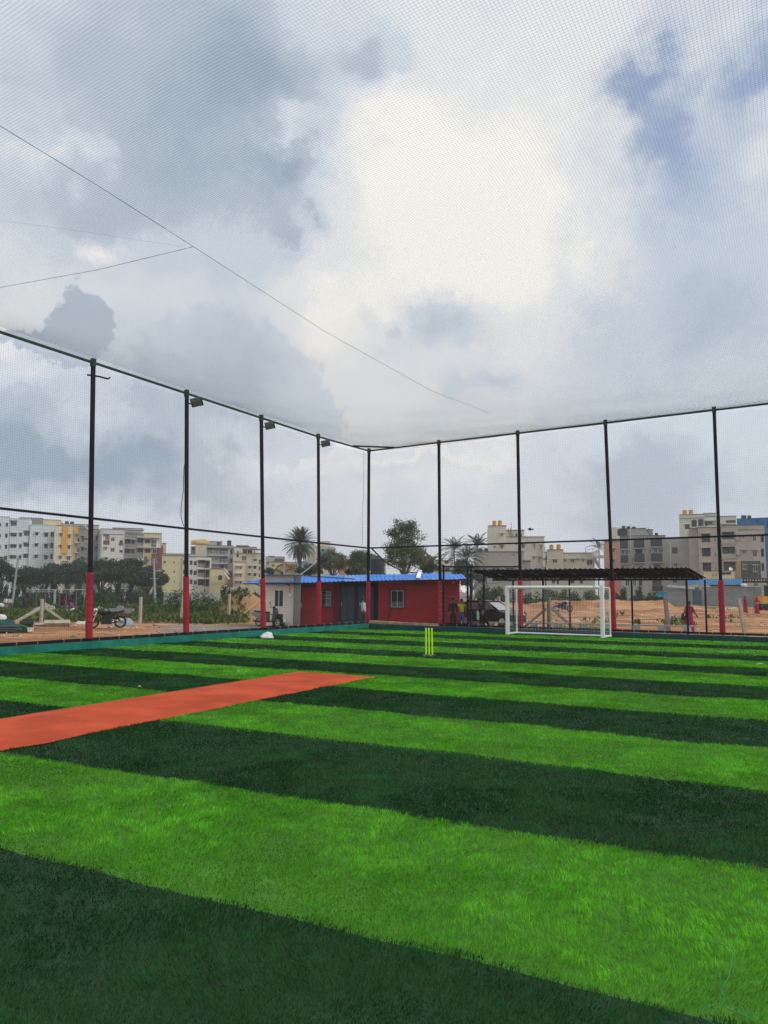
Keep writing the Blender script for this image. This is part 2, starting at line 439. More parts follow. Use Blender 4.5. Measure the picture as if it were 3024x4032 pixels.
# ------------------------------------------------------------------ turf
ANG = 0.11364
DL = np.array([math.sin(ANG), -math.cos(ANG)]); NL = np.array([-math.cos(ANG), -math.sin(ANG)])
SLOPE = .075
BOUNDS = [-1.75, -4.0, -5.95, -8.30, -10.45, -12.6, -14.5, -16.68, -18.83, -20.98, -23.1, -25.23, -27.48, -29.47, -31.6, -33.7, -35.8, -37.9]
X0f = lambda y: .18 + (-y) * math.tan(ANG)                      # inner face of the left kerb
XR = 27.0
def waver(x, c_):                    # how far a cut edge strays from its straight line
    x = np.asarray(x, float); c_ = np.asarray(c_, float) + 0 * x
    return np.where(c_ > -26, .13, .03) * (vnoise(x, np.round(c_), 1.5, 41) - .5) + .05 * (vnoise(x, x * 0, .5, 42) - .5) + np.where((c_ < -26) & (c_ > -30), .033 * (x - 19.5), 0)
def stripe_sheet(name, c0, c1, m_):
    # a cut strip of turf from boundary c0 to boundary c1, edge slightly wavy
    n = 140; V = []; F = []
    for i in range(n + 1):
        u_ = i / n
        for c_ in (c0, c1):
            xx = None
            y0_ = c_ / (1 - SLOPE * -0 if True else 1)
            xl = X0f(c_)
            x = xl - .1 + (XR - xl + .1) * u_
            w = float(waver(x, c_))
            y = min(c_ + SLOPE * x + w, -.10) if c_ > -1.0 else c_ + SLOPE * x + w
            V.append((x, y, 0.0))
    for i in range(n): F.append((2 * i, 2 * i + 1, 2 * i + 3, 2 * i + 2))
    me = bpy.data.meshes.new(name); me.from_pydata(V, [], F)
    me.materials.append(m_)
    bm = bmesh.new(); bm.from_mesh(me); bmesh.ops.recalc_face_normals(bm, faces=bm.faces)
    if bm.faces[0].normal.z < 0: bmesh.ops.reverse_faces(bm, faces=bm.faces)
    bm.to_mesh(me); bm.free()
    return tag(link(name, me), kind='structure')
def turf_mat(name, lo, hi):
    M = bpy.data.materials.new(name); M.use_nodes = True
    nt = M.node_tree; b = nt.nodes['Principled BSDF']; b.inputs['Roughness'].default_value = .7; b.inputs['Specular IOR Level'].default_value = .25
    co = nt.nodes.new('ShaderNodeTexCoord')
    mp = nt.nodes.new('ShaderNodeMapping'); mp.inputs['Scale'].default_value = (.55, 1.6, 1); nt.links.new(co.outputs['Object'], mp.inputs[0])
    f = N(nt, noisen(nt, mp.outputs[0], 2.2, 7, .7).outputs[0]) * .55 + N(nt, noisen(nt, co.outputs['Object'], 45, 3, .7).outputs[0]) * .45
    mx = nt.nodes.new('ShaderNodeMix'); mx.data_type = 'RGBA'; nt.links.new(f.smooth(.34, .66).s, mx.inputs[0])
    mx.inputs[6].default_value = (*lo, 1); mx.inputs[7].default_value = (*hi, 1); nt.links.new(mx.outputs[2], b.inputs['Base Color'])
    bp = nt.nodes.new('ShaderNodeBump'); bp.inputs['Strength'].default_value = .8; bp.inputs['Distance'].default_value = .03
    nt.links.new(f.s, bp.inputs['Height']); nt.links.new(bp.outputs[0], b.inputs['Normal'])
    return M
m_turfL = turf_mat('turf_light', (.040, .155, .010), (.080, .27, .018))
m_turfD = turf_mat('turf_dark', (.007, .034, .010), (.018, .064, .020))
prev = .6
for i, c_ in enumerate(BOUNDS):
    stripe_sheet('turf_light_strip' if i % 2 == 1 else 'turf_dark_strip', prev, c_, m_turfL if i % 2 == 1 else m_turfD)
    prev = c_
# red clay-coloured batting strip
PF1, PF2 = np.array([11.19, -18.24]), np.array([13.10, -18.08])
PD = np.array([.1290, -.9916]); PLEN = 16.0
pm = MB(); nseg = 90
for side_pts in [0]:
    Lp, Rp = [], []
    for i in range(nseg + 1):
        u_ = i / nseg * PLEN
        wl = .07 * (float(vnoise(u_, 0, .5, 51)) - .5); wr = .09 * (float(vnoise(u_, 5, .35, 52)) - .5)
        Lp.append((*(PF1 + PD * u_ + np.array([wl, 0])), .012)); Rp.append((*(PF2 + PD * u_ + np.array([wr, 0])), .012))
    for i in range(nseg): pm.quad(Lp[i], Lp[i + 1], Rp[i + 1], Rp[i])
m_pitch = mat('pitch_red', (.50, .088, .041), .95, .20, 1.1, .5, 140, spec=.05)
solo('pitch_strip', pm, m_pitch, kind='structure')
def in_pitch(x, y):
    rx, ry = x - PF1[0], y - PF1[1]
    u_ = rx * PD[0] + ry * PD[1]; v_ = rx * -PD[1] + ry * PD[0]
    return (u_ > .02) & (u_ < PLEN) & (v_ > -.01 + .05 * vnoise(u_, v_ * 0, .3, 53)) & (v_ < 1.86 + .08 * vnoise(u_, v_ * 0, .2, 54))

# blades: one mesh of light blades, one of dark blades
def blades():
    dd = []
    d = 1.2
    out = []
    while d < 43:
        d2 = d * 1.06
        area = 2 * math.tan(R(45)) * .5 * (d2 ** 2 - d ** 2)
        n = int(area * (min(15500, 47000 / d) if d < 22 else 15000 / d))
        D = np.sqrt(rng.uniform(d ** 2, d2 ** 2, n)); L = rng.uniform(-1, 1, n) * D * math.tan(R(45)); kp = (np.abs(L) < D * .585 + .25) & (D > 2.4) | (rng.random(n) < .20); D, L = D[kp], L[kp]
        out.append(np.stack([D, L], -1)); d = d2
    q = np.concatenate(out); D, L = q[:, 0], q[:, 1]
    x = EYE[0] + D * _fh[0] + L * _rh[0]; y = EYE[1] + D * _fh[1] + L * _rh[1]
    c_ = y - SLOPE * x; B_ = np.array(BOUNDS); near_ = B_[np.argmin(np.abs(c_[:, None] - B_[None, :]), 1)]
    c_ = c_ - waver(x, near_) + .05 * (vnoise(x, y, .25, 44) - .5) + rng.normal(0, .010, len(x))
    ok = (x > X0f(y)) & (y < -.15) & (~in_pitch(x, y)) & (x < XR)
    idx = np.searchsorted(-np.array(BOUNDS), -c_)
    dark = (idx % 2 == 0)
    cl = vnoise(x, y, .055, 65) * .6 + vnoise(x, y, .12, 66) * .4
    ok &= rng.random(len(x)) < .62 + .9 * sstep(.25, .55, cl)
    wide = np.where((np.abs(L) < D * .585 + .25) & (D > 2.4), 1.0, 2.3)
    return x[ok], y[ok], D[ok], dark[ok], wide[ok]
bx_, by_, bD, bdark, bwide = blades()
def blade_mesh(name, sel, m_):
    x, y, D = bx_[sel], by_[sel], bD[sel]; n = len(x)
    flow = 2 * math.pi * (fbm(x, y, .55, 61, 3) * 1.6 + fbm(x, y, 3.0, 62, 2) * .8)
    lean = .35 + .75 * fbm(x, y, .28, 63, 2)
    patchy = .5 * sstep(.28, .72, fbm(x, y, .42, 64, 3)) + .5 * sstep(.3, .7, fbm(x * .6 + y * .2, y * 1.3, .85, 68, 3)); und = .030 * fbm(x * .7, y * 1.2, .8, 69, 3)
    clump = vnoise(x, y, .055, 65) * .6 + vnoise(x, y, .12, 66) * .4
    h = (.0175 + .0140 * rng.random(n)) * (.55 + .5 * patchy) * (.52 + 1.0 * clump)
    th = flow + rng.normal(0, .75, n); ln = lean * (.6 + .8 * rng.random(n))
    w = np.maximum(.0026, np.where(D < 22, .00086, .0017) * D) * (.7 + .6 * rng.random(n)) * bwide[sel]
    face = rng.uniform(0, 2 * math.pi, n)
    wx, wy = np.cos(face) * w * .5, np.sin(face) * w * .5
    lx, ly = np.cos(th) * ln * h, np.sin(th) * ln * h
    tone_ = (.42 + .62 * rng.random(n)) * (.66 + .55 * patchy) * (.55 + .85 * clump)
    hue = rng.random(n)
    tint = np.stack([tone_ * (.85 + .35 * hue), tone_, tone_ * (1.1 - .3 * hue)], -1)
    near = (D < 8.0) & (bwide[sel] < 1.2)
    Vs, Fs, Ts, o = [], [], [], 0
    a = near; k = int(a.sum())
    if k:
        P = np.stack([x, y, und - .004], -1)[a]; Wv = np.stack([wx, wy, np.zeros(n)], -1)[a]; Lv = np.stack([lx, ly, np.zeros(n)], -1)[a]; H = np.zeros((k, 3)); H[:, 2] = h[a]
        mid = P + H * .55 + Lv * .32
        tip = P + H * (1 - .18 * ln[a])[:, None] + Lv
        V = np.stack([P - Wv, P + Wv, mid - Wv * .8, mid + Wv * .8, tip], 1).reshape(-1, 3)
        b = np.arange(k)[:, None] * 5
        Fs.append(np.concatenate([b + np.array([0, 1, 3]), b + np.array([0, 3, 2]), b + np.array([2, 3, 4])], 0)); Vs.append(V); o += len(V)
        Ts.append(np.repeat(tint[a], 5, 0))
    a = ~near; k = int(a.sum())
    if k:
        P = np.stack([x, y, und - .004], -1)[a]; Wv = np.stack([wx, wy, np.zeros(n)], -1)[a]; Lv = np.stack([lx, ly, np.zeros(n)], -1)[a]; H = np.zeros((k, 3)); H[:, 2] = h[a]
        V = np.stack([P - Wv, P + Wv, P + H + Lv * .8], 1).reshape(-1, 3)
        Fs.append(np.arange(k)[:, None] * 3 + np.array([0, 1, 2]) + o); Vs.append(V); Ts.append(np.repeat(tint[a], 3, 0))
    me = np_mesh(name, np.concatenate(Vs), np.concatenate(Fs), m_, np.concatenate(Ts))
    return me
m_bl = mat('blade_light', (.148, .505, .030), .6, .10, .8, attr=True, spec=.12, trans=.30)
m_bd = mat('blade_dark', (.024, .112, .028), .6, .12, .8, attr=True, spec=.12, trans=.25)
tag(link('light_green_grass', blade_mesh('light_green_grass', ~bdark, m_bl)), 'bright green synthetic grass blades in the light turf stripes', 'grass', kind='stuff')
tag(link('dark_green_grass', blade_mesh('dark_green_grass', bdark, m_bd)), 'dark green synthetic grass blades in the dark turf stripes', 'grass', kind='stuff')
# ------------------------------------------------------------------ net cage
KB, HM, HT = .22, 3.875, 8.70
m_black = mat('black_steel', (.013, .010, .015), .7, .25, 2, .15, 30, spec=.18)
m_red = mat('red_vinyl', (.34, .012, .030), .5, .18, 2.2, .25, 7, spec=.35)
m_redseam = mat('red_vinyl_seam', (.16, .008, .018), .6, .1, 3)
m_gwrap = mat('green_rail_wrap', (.010, .042, .032), .7, .2, 6, .3, 40)
m_net = mat('net_black', (.030, .036, .038), .7, .1, 5, spec=.2)
m_netg = mat('net_green', (.030, .115, .085), .7, .1, 5, spec=.1, trans=.22)
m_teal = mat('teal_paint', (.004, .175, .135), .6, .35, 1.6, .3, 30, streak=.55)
m_teal_shade = mat('shaded_teal_paint', (.006, .060, .066), .6, .35, 1.6, .3, 30, streak=.5)  # same teal as the left kerb, shade of the end face put into the colour
m_white = mat('white_paint', (.80, .81, .80), .4, .04, 3)
m_tie = mat('pale_rope', (.45, .44, .38), .8, .2, 30)
m_dark = mat('black_plastic', (.012, .012, .013), .45, .2, 5)

def on_line(px, o, d, z0=1.7):        # point where a pixel column crosses a vertical plane through o along d
    r_ = ray(px, horizon(px)); A = np.array([[r_[0], -d[0]], [r_[1], -d[1]]])
    s_, t_ = np.linalg.solve(A, o - EYE[:2]); return EYE[:2] + r_[:2] * s_
LPX = [(1, 360, 367), (2, 738.7, 735.2), (3, 1040.7, 1028.8), (4, 1258.7, 1253)]
RPX = [(1, 1734, 1728), (2, 2050, 2038.4), (3, 2415, 2383.8), (4, 2839.9, 2812)]
Lbase = [DL * 4.232 * 5] + [on_line(b, np.zeros(2), DL) for _, b, _t in LPX]
Lout = [.3645] * 5
Ltop = []
for i, b in enumerate(Lbase):
    o = NL * .3645
    if i == 0: Ltop.append(b + o)
    else:
        # the pixel column at the top of the post (rows differ, so solve with the top row)
        px, py = LPX[i - 1][2], [1424, 1544, 1637.4, 1711.5][i - 1]
        r_ = ray(px, py); A = np.array([[r_[0], -DL[0]], [r_[1], -DL[1]]])
        s_, t_ = np.linalg.solve(A, o - EYE[:2]); Ltop.append(EYE[:2] + r_[:2] * s_)
Rbase = [np.zeros(2)] + [on_line(b, np.zeros(2), np.array([1., 0.])) for _, b, _t in RPX] + [np.array([20.05, 0.])]
Rtop = [np.array([-.03, 0.])] + [b + np.array([-.0, 0.]) for b in Rbase[1:]]
for i in range(1, 5):
    px, py = RPX[i - 1][2], [1742.9, 1707.3, 1667.4, 1619][i - 1]
    r_ = ray(px, py); Rtop[i] = np.array([EYE[0] + r_[0] * (-EYE[1] / r_[1]), 0.0])

def make_post(parent, b, tp, lab, w=.052, pad_top=2.22, rz=0.0, pads=True):
    p = part('post', MB().tube([(*b, KB), (*tp, HT + .10)], w, 4, True, True), m_black, parent, True, label=lab)
    part('post_cap', MB().tube([(*tp, HT - .12), (*(tp), HT + .125)], w + .012, 4, True, True), m_gwrap, p, True)
    if pads:
        d = (tp - b) / (HT - KB); mb = MB(); zz = [.30, .34, .76, .80, 1.27, 1.31, 1.76, 1.80, 2.20, pad_top]
        rr = [.098, .104, .105, .100, .105, .100, .106, .100, .104, .098]
        pts = [(b[0] + d[0] * z + random.uniform(-.006, .006), b[1] + d[1] * z + random.uniform(-.006, .006), z) for z in zz]
        mb.tube(pts, rr, 10)
        pad = part('post_pad', mb, m_red, p, True)
        seam = MB()
        for z in (.78, 1.29, 1.78):
            seam.tube([(b[0] + d[0] * z, b[1] + d[1] * z, z - .012), (b[0] + d[0] * z, b[1] + d[1] * z, z + .012)], .1055, 10)
        part('pad_seam', seam, m_redseam, p, True, kind='stuff')
    return p

fl = thing('net_fence', 'long left side net fence of black posts with red pads above a bright teal kerb', 'net fence', (*(DL * 10), 0), group='net fences round the turf pitch')
fr = thing('net_fence', 'end net fence of black posts with red pads behind the white goal', 'net fence', (8, 0, 0), group='net fences round the turf pitch')
Lposts = [make_post(fl, b, t_, l) for b, t_, l in zip(Lbase, Ltop, [None, 'post with a bent bracket near its top', 'post with a cable loop halfway up', None, None])]
Rposts = [make_post(fr, b, t_, l) for b, t_, l in zip(Rbase, Rtop, ['corner post in front of grey cabins'] + [None] * 5)]
def rail(parent, name, P, r, m_, sq=True):
    for a, b in zip(P[:-1], P[1:]):
        part(name, MB().tube([a, b], r, 4 if sq else 8, True, sq), m_, parent, True)
def lerp(a, b, t_): return np.asarray(a) + (np.asarray(b) - np.asarray(a)) * t_
tm = (HM - KB) / (HT - KB)
Lc = list(zip(Lbase, Ltop)) + [(Rbase[0], Rtop[0])]
Rc = list(zip(Rbase, Rtop))
rail(fl, 'top_rail', [(*t_, HT) for _, t_ in Lc], .033, m_gwrap)
rail(fl, 'middle_rail', [(*lerp(b, t_, tm), HM) for b, t_ in Lc], .034, m_black)
rail(fl, 'bottom_rail', [(*b, KB + .055) for b, _ in Lc], .045, m_black)
rail(fr, 'top_rail', [(*t_, HT) for _, t_ in Rc], .033, m_gwrap)
rail(fr, 'middle_rail', [(*lerp(b, t_, tm), HM) for b, t_ in Rc], .034, m_black)
gate_px = 1846
gpost = on_line(gate_px, np.zeros(2), np.array([1., 0.]))
rail(fr, 'bottom_rail', [(*Rbase[0], KB + .055), (*Rbase[1], KB + .055)], .045, mat('pale_timber', (.36, .27, .15), .8, .25, 4))
rail(fr, 'bottom_rail', [(*Rbase[1], KB + .03)] + [(*b, KB + .055) for b in Rbase[2:]], .04, m_black)
# corner brace under the roof net
ca, cb = Lc[-2][1] + (Lc[-1][1] - Lc[-2][1]) * .66, lerp(Rtop[0], Rtop[1], .38)
part('corner_brace', MB().tube([(*ca, HT + .02), (*cb, HT + .02)], .035, 4, True, True), m_black, fr, True)
# bracket on the nearest left post
q = lerp(Lbase[1], Ltop[1], .955)
part('hook_bracket', MB().tube([(q[0] - .05, q[1] - .17, HT - .42), (q[0] + .10, q[1] + .14, HT - .42), (q[0] + .16, q[1] + .42, HT - .44), (q[0] + .16, q[1] + .50, HT - .38)], .028, 6), m_black, Lposts[1], True)
# white ties round the bottom rails
def ties(parent, P, step, zc):
    mb = MB()
    for a, b in zip(P[:-1], P[1:]):
        a, b = np.asarray(a, float), np.asarray(b, float); L_ = np.linalg.norm(b - a); n = int(L_ / step)
        for i in range(n):
            c = lerp(a, b, (i + .5 + random.uniform(-.15, .15)) / n); tl = random.uniform(-.02, .02)
            ring = [(c[0] + .058 * math.cos(th) * (-(b - a)[1] / L_) + tl * math.sin(th), c[1] + .058 * math.cos(th) * ((b - a)[0] / L_), zc + .062 * math.sin(th)) for th in np.linspace(0, 2 * math.pi, 9)]
            mb.tube(ring, .007, 4, False)
    return part('rail_tie', mb, m_tie, parent, True, kind='stuff')
ties(fl, [b for b, _ in Lc], .62, KB + .055)
ties(fr, [Rbase[0], Rbase[1]], .5, KB + .055); ties(fr, [b for b in Rbase[1:]], .55, KB + .05)

# ---- netting: every strand is a thin three-sided cord
def cords(polys, r):
    """polys: array (n, k, 3) of polylines"""
    P = np.asarray(polys, float); n, k, _ = P.shape
    d = P[:, -1] - P[:, 0]; d /= np.linalg.norm(d, axis=1)[:, None]
    a = np.cross(d, [.31, .22, .93]); a /= np.linalg.norm(a, axis=1)[:, None]; b = np.cross(d, a)
    ring = np.stack([a * math.cos(t_) + b * math.sin(t_) for t_ in (0, 2.0944, 4.18879)], 1) * r      # n,3,3
    V = (P[:, :, None, :] + ring[:, None, :, :]).reshape(-1, 3)
    base = (np.arange(n)[:, None, None, None] * k + np.arange(k - 1)[None, :, None, None]) * 3
    q = np.array([[0, 1, 4, 3], [1, 2, 5, 4], [2, 0, 3, 5]])[None, None]
    F = (base + q).reshape(-1, 4)
    return V, F
CELL = .074
def side_net(parent, name, cols, outn, m_, zlo=KB + .06, zhi=HT - .03, r=.0015, skip=None):
    Vs, Fs, o = [], [], 0
    for bi in range(len(cols) - 1):
        (b0, t0), (b1, t1) = cols[bi], cols[bi + 1]
        Lw = np.linalg.norm(b1 - b0); nh = int(Lw / CELL); nv = int((zhi - zlo) / CELL)
        us, vs = np.linspace(0, 1, nh + 1), np.linspace(0, 1, nv + 1)
        def pos(u_, v_):
            u_, v_ = np.broadcast_arrays(u_, v_)
            z = zlo + (zhi - zlo) * v_
            fz = ((z - KB) / (HT - KB))[..., None]
            p = (b0 + (b1 - b0) * u_[..., None]) * (1 - fz) + (t0 + (t1 - t0) * u_[..., None]) * fz
            X, Y = u_ * Lw + bi * 11.3, z
            bulge = .10 * np.sin(np.pi * u_) * np.sin(np.pi * np.clip(v_ * 1.0, 0, 1)) * (.4 + 1.2 * vnoise(X, Y, 2.0, 71)) + .05 * (vnoise(X, Y, .9, 72) - .5)
            top = np.exp(-(1 - v_) * 9.0)
            wav = vnoise(X, X * 0, .55, 73) + .5 * vnoise(X, X * 0, .2, 74)
            z = z - (.16 * top * wav) * np.clip(v_ * 9, 0, 1) + .03 * (vnoise(X, Y, 1.4, 75) - .5) * np.sin(np.pi * v_) + .05 * np.sin(np.pi * u_) * np.sin(np.pi * v_) * -1
            side = .035 * (vnoise(X, Y, .8, 76) - .5) * np.sin(np.pi * u_) * np.sin(np.pi * v_)
            dirv = (b1 - b0) / Lw
            p = p + dirv * side[..., None] + outn * bulge[..., None]
            return np.concatenate([p, z[..., None]], -1)
        kv = np.linspace(0, 1, 13); kv = np.concatenate([kv[:-1], [.93, .96, .98, 1.0]]); kv = np.unique(np.round(kv, 4))
        A = pos(us[:, None], kv[None, :]); B = pos(np.linspace(0, 1, 17)[None, :], vs[:, None])
        for pl in (A, B):
            V, F = cords(pl, r); Vs.append(V); Fs.append(F + o); o += len(V)
    V = np.concatenate(Vs); inv = ROOT[parent.name].inverted()
    V = V + np.array(inv.translation)
    return link(name, np_mesh(name, V, np.concatenate(Fs), m_), parent)
side_net(fl, 'netting', Lc, NL, m_net)
side_net(fr, 'netting', Rc, np.array([0., 1.]), m_net)

# ---- roof net, sagging between the rails and the support ropes
CR = .047
def roof_z(x, y):
    sx = np.clip((x - X0f(y) + .1) / 24.0, 0, 1.3); sy = np.clip(-y / 30.0, 0, 1.2)
    sag = .55 * np.clip(1 - np.exp(-np.minimum(x - X0f(y) + .2, 30) / 2.2), 0, 1) * np.clip(1 - np.exp(y / 2.2), 0, 1)
    return HT + .02 - sag * (.75 + .5 * (vnoise(x, y, 6.0, 81))) + .05 * (vnoise(x, y, 1.6, 82) - .5) * np.clip(-y, 0, 1)
def roof_net():
    Vs, Fs, o = [], [], 0
    xs_top = lambda y: X0f(y) - .52 * np.clip(-y / 4, 0, 1) - .02
    W_, L_ = 27.0, 33.0
    nu = int(W_ / CR); nvv = int(L_ / CR)
    us, vs = np.arange(nu) * CR, np.arange(nvv) * CR
    def pos(u_, v_):
        u_, v_ = np.broadcast_arrays(u_, v_)
        y = -v_ + u_ * 0; x = xs_top(y) + u_
        x = x + .03 * (vnoise(u_, v_, 1.1, 83) - .5); y = y + .03 * (vnoise(u_, v_, 1.1, 84) - .5)
        return np.stack([x, y, roof_z(x, y)], -1)
    for pl in (pos(us[:, None], np.linspace(0, L_, 27)[None, :]), pos(np.linspace(0, W_, 22)[None, :], vs[:, None])):
        V, F = cords(pl, .00105); Vs.append(V); Fs.append(F + o); o += len(V)
    return np_mesh('roof_netting', np.concatenate(Vs), np.concatenate(Fs), m_netg)
tag(link('roof_netting', roof_net()), 'fine pale green net stretched overhead as the roof of the pitch', 'netting')

# ---- ropes carrying the roof net
def rope(pxs, label, z=HT - .25, r=.0042):
    pts = []
    for i, (x, y) in enumerate(pxs):
        q = onz(x * 1.8228, y * 1.8228, z); pts.append(q)
    mb = MB()
    mb.tube(pts, r, 5)
    return solo('support_rope', mb, m_gwrap, label, 'rope', 'support ropes under the roof net')
rope([(0, 272), (210, 400), (418, 533), (700, 715), (930, 843), (1060, 893)], 'dark rope running under the roof net towards the post behind the goal', HT - .45)
rope([(0, 621), (210, 583), (418, 533)], 'short dark rope joining the long roof net rope from the left side', HT - .45)
rope([(0, 476), (200, 503), (395, 533)], 'faint thin rope above the rope junction in the roof net', HT - .40, .0011)
mb = MB(); mb.tube([(1.2, -.25, HT - .12), (4, -.35, HT - .20), (8, -.35, HT - .1), (12.3, -.3, HT - .12), (16.3, -.55, HT - .06), (20, -.9, HT)], .004, 5)
solo('support_rope', mb, m_gwrap, 'thin rope slung just under the top rail above the goal', 'rope', 'support ropes under the roof net')
# rope hanging down beside the corner post
q = Lc[-1][0] + DL * .55
solo('cord', MB().tube([(q[0], q[1], HT - .1), (q[0] + .03, q[1] - .05, 6.5), (q[0] - .08, q[1], 5.2), (q[0] - .1, q[1] + .1, 4.0)], .008, 5), m_black, 'thin dark cord hanging down beside the corner post', 'cord')

# ---- floodlights
m_glass = mat('lamp_glass', (.20, .215, .225), .6, .1, 3, spec=.2)
m_grey = mat('grey_metal', (.055, .065, .068), .5, .15, 5)
def floodlight(b, tp, sc, lab):
    c = lerp(b, tp, .972); z = HT - .30
    tl = thing('floodlight', lab, 'floodlight', (c[0], c[1], z), YAW + R(6), 'floodlights on the left net posts')
    rotx = R(52)
    part('lamp_housing', MB().box((.34, .10, .02), (.42 * sc, .08, .34 * sc), 0, rotx, R(-14)), m_grey, tl)
    part('lamp_glass', MB().box((.335, .045, -.03), (.35 * sc, .02, .27 * sc), 0, rotx, R(-14)), m_glass, tl)
    part('lamp_bracket', MB().tube([(.05, 0, -.05), (.20, .05, -.08), (.30, .12, .0)], .022, 6), m_black, tl)
floodlight(Lbase[2], Ltop[2], 1.0, 'square floodlight on the post above the row of concrete posts')
floodlight(Lbase[3], Ltop[3], .95, 'square floodlight on the post in front of the parked scooter')
floodlight(Lbase[4], Ltop[4], .95, 'square floodlight on the post beside the red cabin door')

# ---- cable loop on the second post
P2 = lambda z: lerp(Lbase[2], Ltop[2], (z - KB) / (HT - KB))
mb = MB(); mb.tube([(*P2(6.6), 6.6)] + [(P2(z)[0] - off * _rh[0] - .09 * _rh[0], P2(z)[1] - off * _rh[1] - .09 * _rh[1], z) for z, off in ((6.0, .0), (5.2, .02), (4.9, .06), (4.6, .10), (4.3, .10), (4.1, .05), (3.95, 0))], .013, 6)
solo('power_cable', mb, m_dark, 'black cable looping out from a net post below its floodlight', 'cable')

# ---- kerbs
mb = MB(); a0 = Lbase[0] * 1.25
NLi = -NL
n = 30
for i in range(n):
    p0, p1 = lerp(a0, np.zeros(2), i / n), lerp(a0, np.zeros(2), (i + 1) / n)
    mb.frame((*(p0 + NL * .16), -.3), (*(p1 - p0), 0), (*(NLi * .32), 0), (0, 0, .3 + KB - .0 + random.uniform(-.004, .004)))
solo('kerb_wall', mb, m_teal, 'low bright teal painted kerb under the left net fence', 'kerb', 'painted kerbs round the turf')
mb = MB()
for i in range(24):
    x0 = .17 + i * 1.05
    mb.frame((x0, -.16, -.3), (1.05, 0, 0), (0, .32, 0), (0, 0, .3 + KB - .02 + random.uniform(-.004, .004)))
solo('kerb_wall', mb, m_teal_shade, 'low shaded teal kerb behind the goal under the end net fence', 'kerb', 'painted kerbs round the turf')

# ---- gate at the red cabin
gt = thing('net_gate', 'black lashed gate frame standing open beside the red cabin', 'gate', (*gpost, KB))
for dx in (-.07, .09):
    part('gate_post', MB().tube([(gpost[0] + dx, gpost[1] + .02, KB), (gpost[0] + dx, gpost[1] + .02, 2.92)], .033, 4, True, True), m_black, gt, True)
part('gate_post', MB().tube([(Rbase[1][0] + .16, .03, KB), (Rbase[1][0] + .15, .03, 3.0)], .033, 4, True, True), m_black, gt, True)
part('gate_rail', MB().tube([(Rbase[1][0] + .1, .0, 2.93), (gpost[0], .0, 2.88), (Rbase[2][0], .0, 2.86)], .030, 4, True, True), m_black, gt, True)
part('gate_rail', MB().tube([(Rbase[1][0] + .1, .03, 2.72), (gpost[0], .03, 2.70)], .028, 4, True, True), m_black, gt, True)
part('gate_bar', MB().tube([(Rbase[1][0] + .18, .0, 1.56), (gpost[0] - .1, .0, 1.52)], .016, 6), m_grey, gt, True)
part('gate_bar', MB().tube([(Rbase[1][0] + .18, .0, .33), (gpost[0] - .1, .0, .33)], .03, 4, True, True), m_black, gt, True)
lac = MB()
def helix(a, b, rad, turns, r=.008):
    a, b = np.asarray(a, float), np.asarray(b, float); d = (b - a) / np.linalg.norm(b - a)
    s1 = np.cross(d, [.3, .2, .9]); s1 /= np.linalg.norm(s1); s2 = np.cross(d, s1); nn = int(turns * 8)
    return [a + (b - a) * i / nn + (s1 * math.cos(i * math.pi / 4) + s2 * math.sin(i * math.pi / 4)) * rad for i in range(nn + 1)]
for dx in (-.07, .09): lac.tube(helix((gpost[0] + dx, .02, .35), (gpost[0] + dx, .02, 2.9), .060, 13), .004, 4)
lac.tube(helix((Rbase[1][0] + .155, .03, .3), (Rbase[1][0] + .15, .03, 2.6), .060, 12), .004, 4)
lac.tube(helix((Rbase[1][0] + .1, .03, 2.72), (gpost[0], .03, 2.70), .048, 10), .004, 4)
lac.tube(helix((Rbase[1][0] + .1, 0, 2.93), (gpost[0], 0, 2.88), .048, 10), .004, 4)
part('lashing', lac, mat('grey_rope', (.20, .20, .19), .8, .2, 30), gt, True, kind='stuff')
lac = MB(); lac.tube(helix((*Rbase[1], .45), (*Rbase[1], 2.1), .108, 8), .005, 4)
part('lashing', lac, m_tie, Rposts[1], True, kind='stuff')

# ------------------------------------------------------------------ goal
GX0, GY0, GW, GH, GA = 7.93, -1.24, 4.14, 2.03, .0054
gl = thing('football_goal', 'white five-a-side football goal with a white net on the turf', 'goal', (GX0, GY0, 0), GA)
ww = .125
m_gp = mat('goal_white', (.80, .82, .83), .35, .03, 4)
part('goal_post', MB().box((ww / 2, 0, GH / 2), (ww, .14, GH)), m_gp, gl)
part('goal_post', MB().box((GW - ww / 2, 0, GH / 2), (ww, .14, GH)), m_gp, gl)
part('crossbar', MB().tube([(ww, 0, GH - .07), (GW - ww, 0, GH - .07)], .066, 12), m_gp, gl)
GDp = .92
for x in (ww / 2, GW - ww / 2):
    part('ground_bar', MB().tube([(x, .07, .05), (x, GDp + .04, .05)], .045, 10), m_gp, gl)
    part('rear_post', MB().tube([(x, GDp, .02), (x, GDp, 1.95)], .032, 10), m_gp, gl)
    part('side_bar', MB().tube([(x, .07, GH - .06), (x, GDp, 1.94)], .026, 10), m_gp, gl)
part('rear_ground_bar', MB().tube([(ww / 2, GDp, .05), (GW - ww / 2, GDp, .05)], .04, 10), m_gp, gl)
bl = MB()
for x in (.30, .36, GW - .36, GW - .30): bl.box((x, -.068, GH - .045), (.035, .006, .028))
bl.box((.05, -.073, GH - .45), (.018, .006, .05)); bl.box((.055, -.073, GH - 1.0), (.01, .006, .02))
part('label_mark', bl, m_dark, gl, kind='stuff')
Vs, Fs, o = [], [], 0
gc = .125
xs = np.arange(ww / 2, GW - ww / 2 + .01, gc); zs = np.arange(.05, 1.93, gc); ys = np.arange(.06, GDp, gc)
